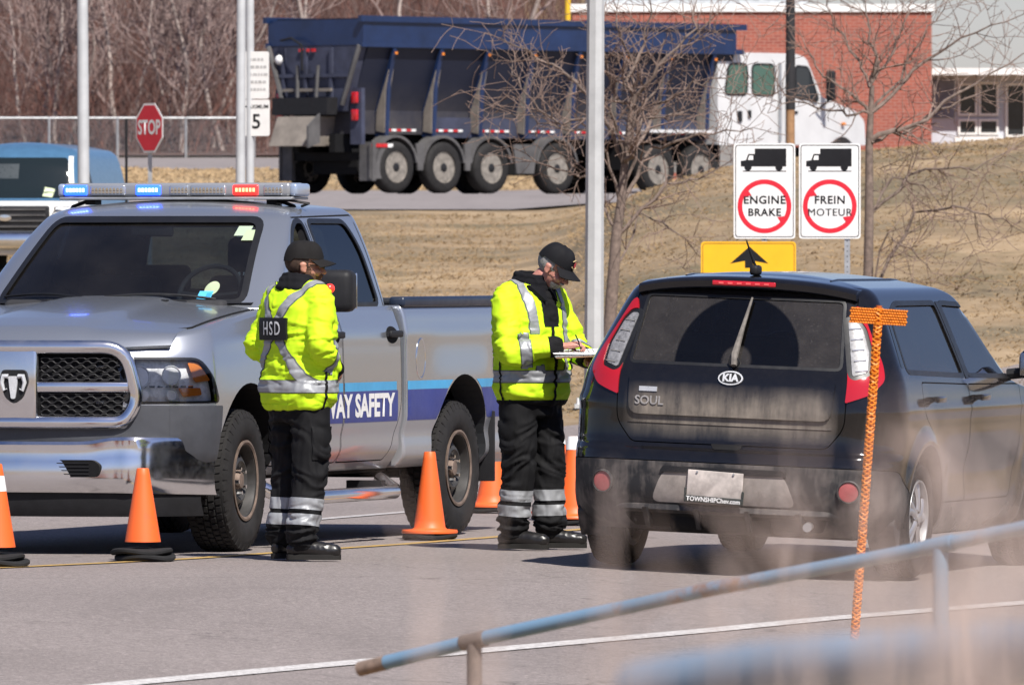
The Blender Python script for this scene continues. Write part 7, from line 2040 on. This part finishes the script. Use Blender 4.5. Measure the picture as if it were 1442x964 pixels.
off2, jr2 = build_officer('person in black cap and high visibility jacket writing on a clipboard', 747, 775, 133, J2, radians(24), radians(-34), Vector((-.06, .125, 1.572)), skin2, hair_mat('grey_hair', (.27, .26, .25)),
              dict(torso=T2, belt=.965, back='V', bands=(.30, .215), cap=simple('cap_black', (.008, .008, .010), .8, bump=.3, bscale=300), beard=hair_mat('grey_beard', (.34, .31, .29)), glasses=True, badge=True, goatee=True, panel=True, lapel=True, seam_y=-.01, cuffpos=.30,
                   collar=[(1.47, .092, .09, -.0, .026), (1.50, .088, .088, .005, .022), (1.455, .105, .10, -.01, .024), (1.53, .084, .085, .008, .018)]))
# clipboard with paper and the pen in his hand
OM = off2.matrix_basis if False else Matrix.Translation(off2.location) @ Matrix.Rotation(off2.rotation_euler.z, 4, 'Z')
cl = thing('clipboard', 'brown clipboard holding white forms in the officer hands', 'clipboard', OM @ Vector((-.045, .365, 1.092)), off2.rotation_euler.z + radians(36), rot=None)
cl.rotation_mode = 'QUATERNION'; cl.rotation_quaternion = Quaternion((1, 0, 0), radians(8)) @ Quaternion((0, 1, 0), radians(-2)) @ Quaternion((0, 0, 1), off2.rotation_euler.z + radians(48))
MB().rbox((0, 0, 0), (.235, .33, .005), .002).build('board', simple('hardboard', (.28, .15, .07), .6), cl)
b = MB()
for k in range(6): b.add([(-.108 + .001 * k, -.17 + .002 * k, .0035 + .0012 * k), (.108, -.17 + .003 * (k % 2), .0035 + .0012 * k), (.108, .14, .0035 + .0012 * k), (-.108 + .001 * k, .14, .0035 + .0012 * k)], [(0, 1, 2, 3)])
pp = b.build('paper', simple('paper_white', (.80, .80, .80), .7, var=.03), cl, 0)
pme = MB(); pme.grid(lambda u, v: (-.106 + .212 * u, -.178 + .32 * v, .011 + .010 * (1 - v) ** 2 * (.3 + u)), 8, 10); pme.build('paper_sheet', simple('paper_top', (.82, .82, .82), .7, var=.03), cl, 0)
for k in range(9):
    bb = MB(); bb.box((-.01, -.14 + k * .028, .024 - k * .0012), (.15 - .02 * (k % 3), .004, .0005)); bb.build('text_row', simple('ink_row', (.35, .35, .36), .7), cl, 0)
MB().rbox((0, .145, .012), (.10, .03, .014), .005).build('clip', M_CHROME, cl)
pen = thing('pen', 'short black pen in the writing hand', 'pen', OM @ Vector((-.01, .375, 1.115)))
MB().tube([(0, 0, -.004), (-.012, -.010, .045), (-.03, -.02, .085)], [.0015, .0042, .0042], 8).build('barrel', M_BLACK, pen)
# red light clipped to the bearded officer's collar
p1 = bpy.data.objects['person']; OM1 = Matrix.Translation(p1.location) @ Matrix.Rotation(p1.rotation_euler.z, 4, 'Z')
wn = thing('signal_light', 'small glowing red light clipped to the bearded officer collar', 'signal light', OM1 @ Vector((.055, .085, 1.452)), p1.rotation_euler.z)
MB().sphere((.012, .075, .012), (.024, .028, .026), 14, 10).build('lens', emit_mat('wand_red', (1.0, .03, .012), 1.4, (.6, .03, .03)), wn)
MB().cyl((0, -.005, 0), (.011, .062, .010), .013, .016, n=12).build('clip', M_BLACK, wn)
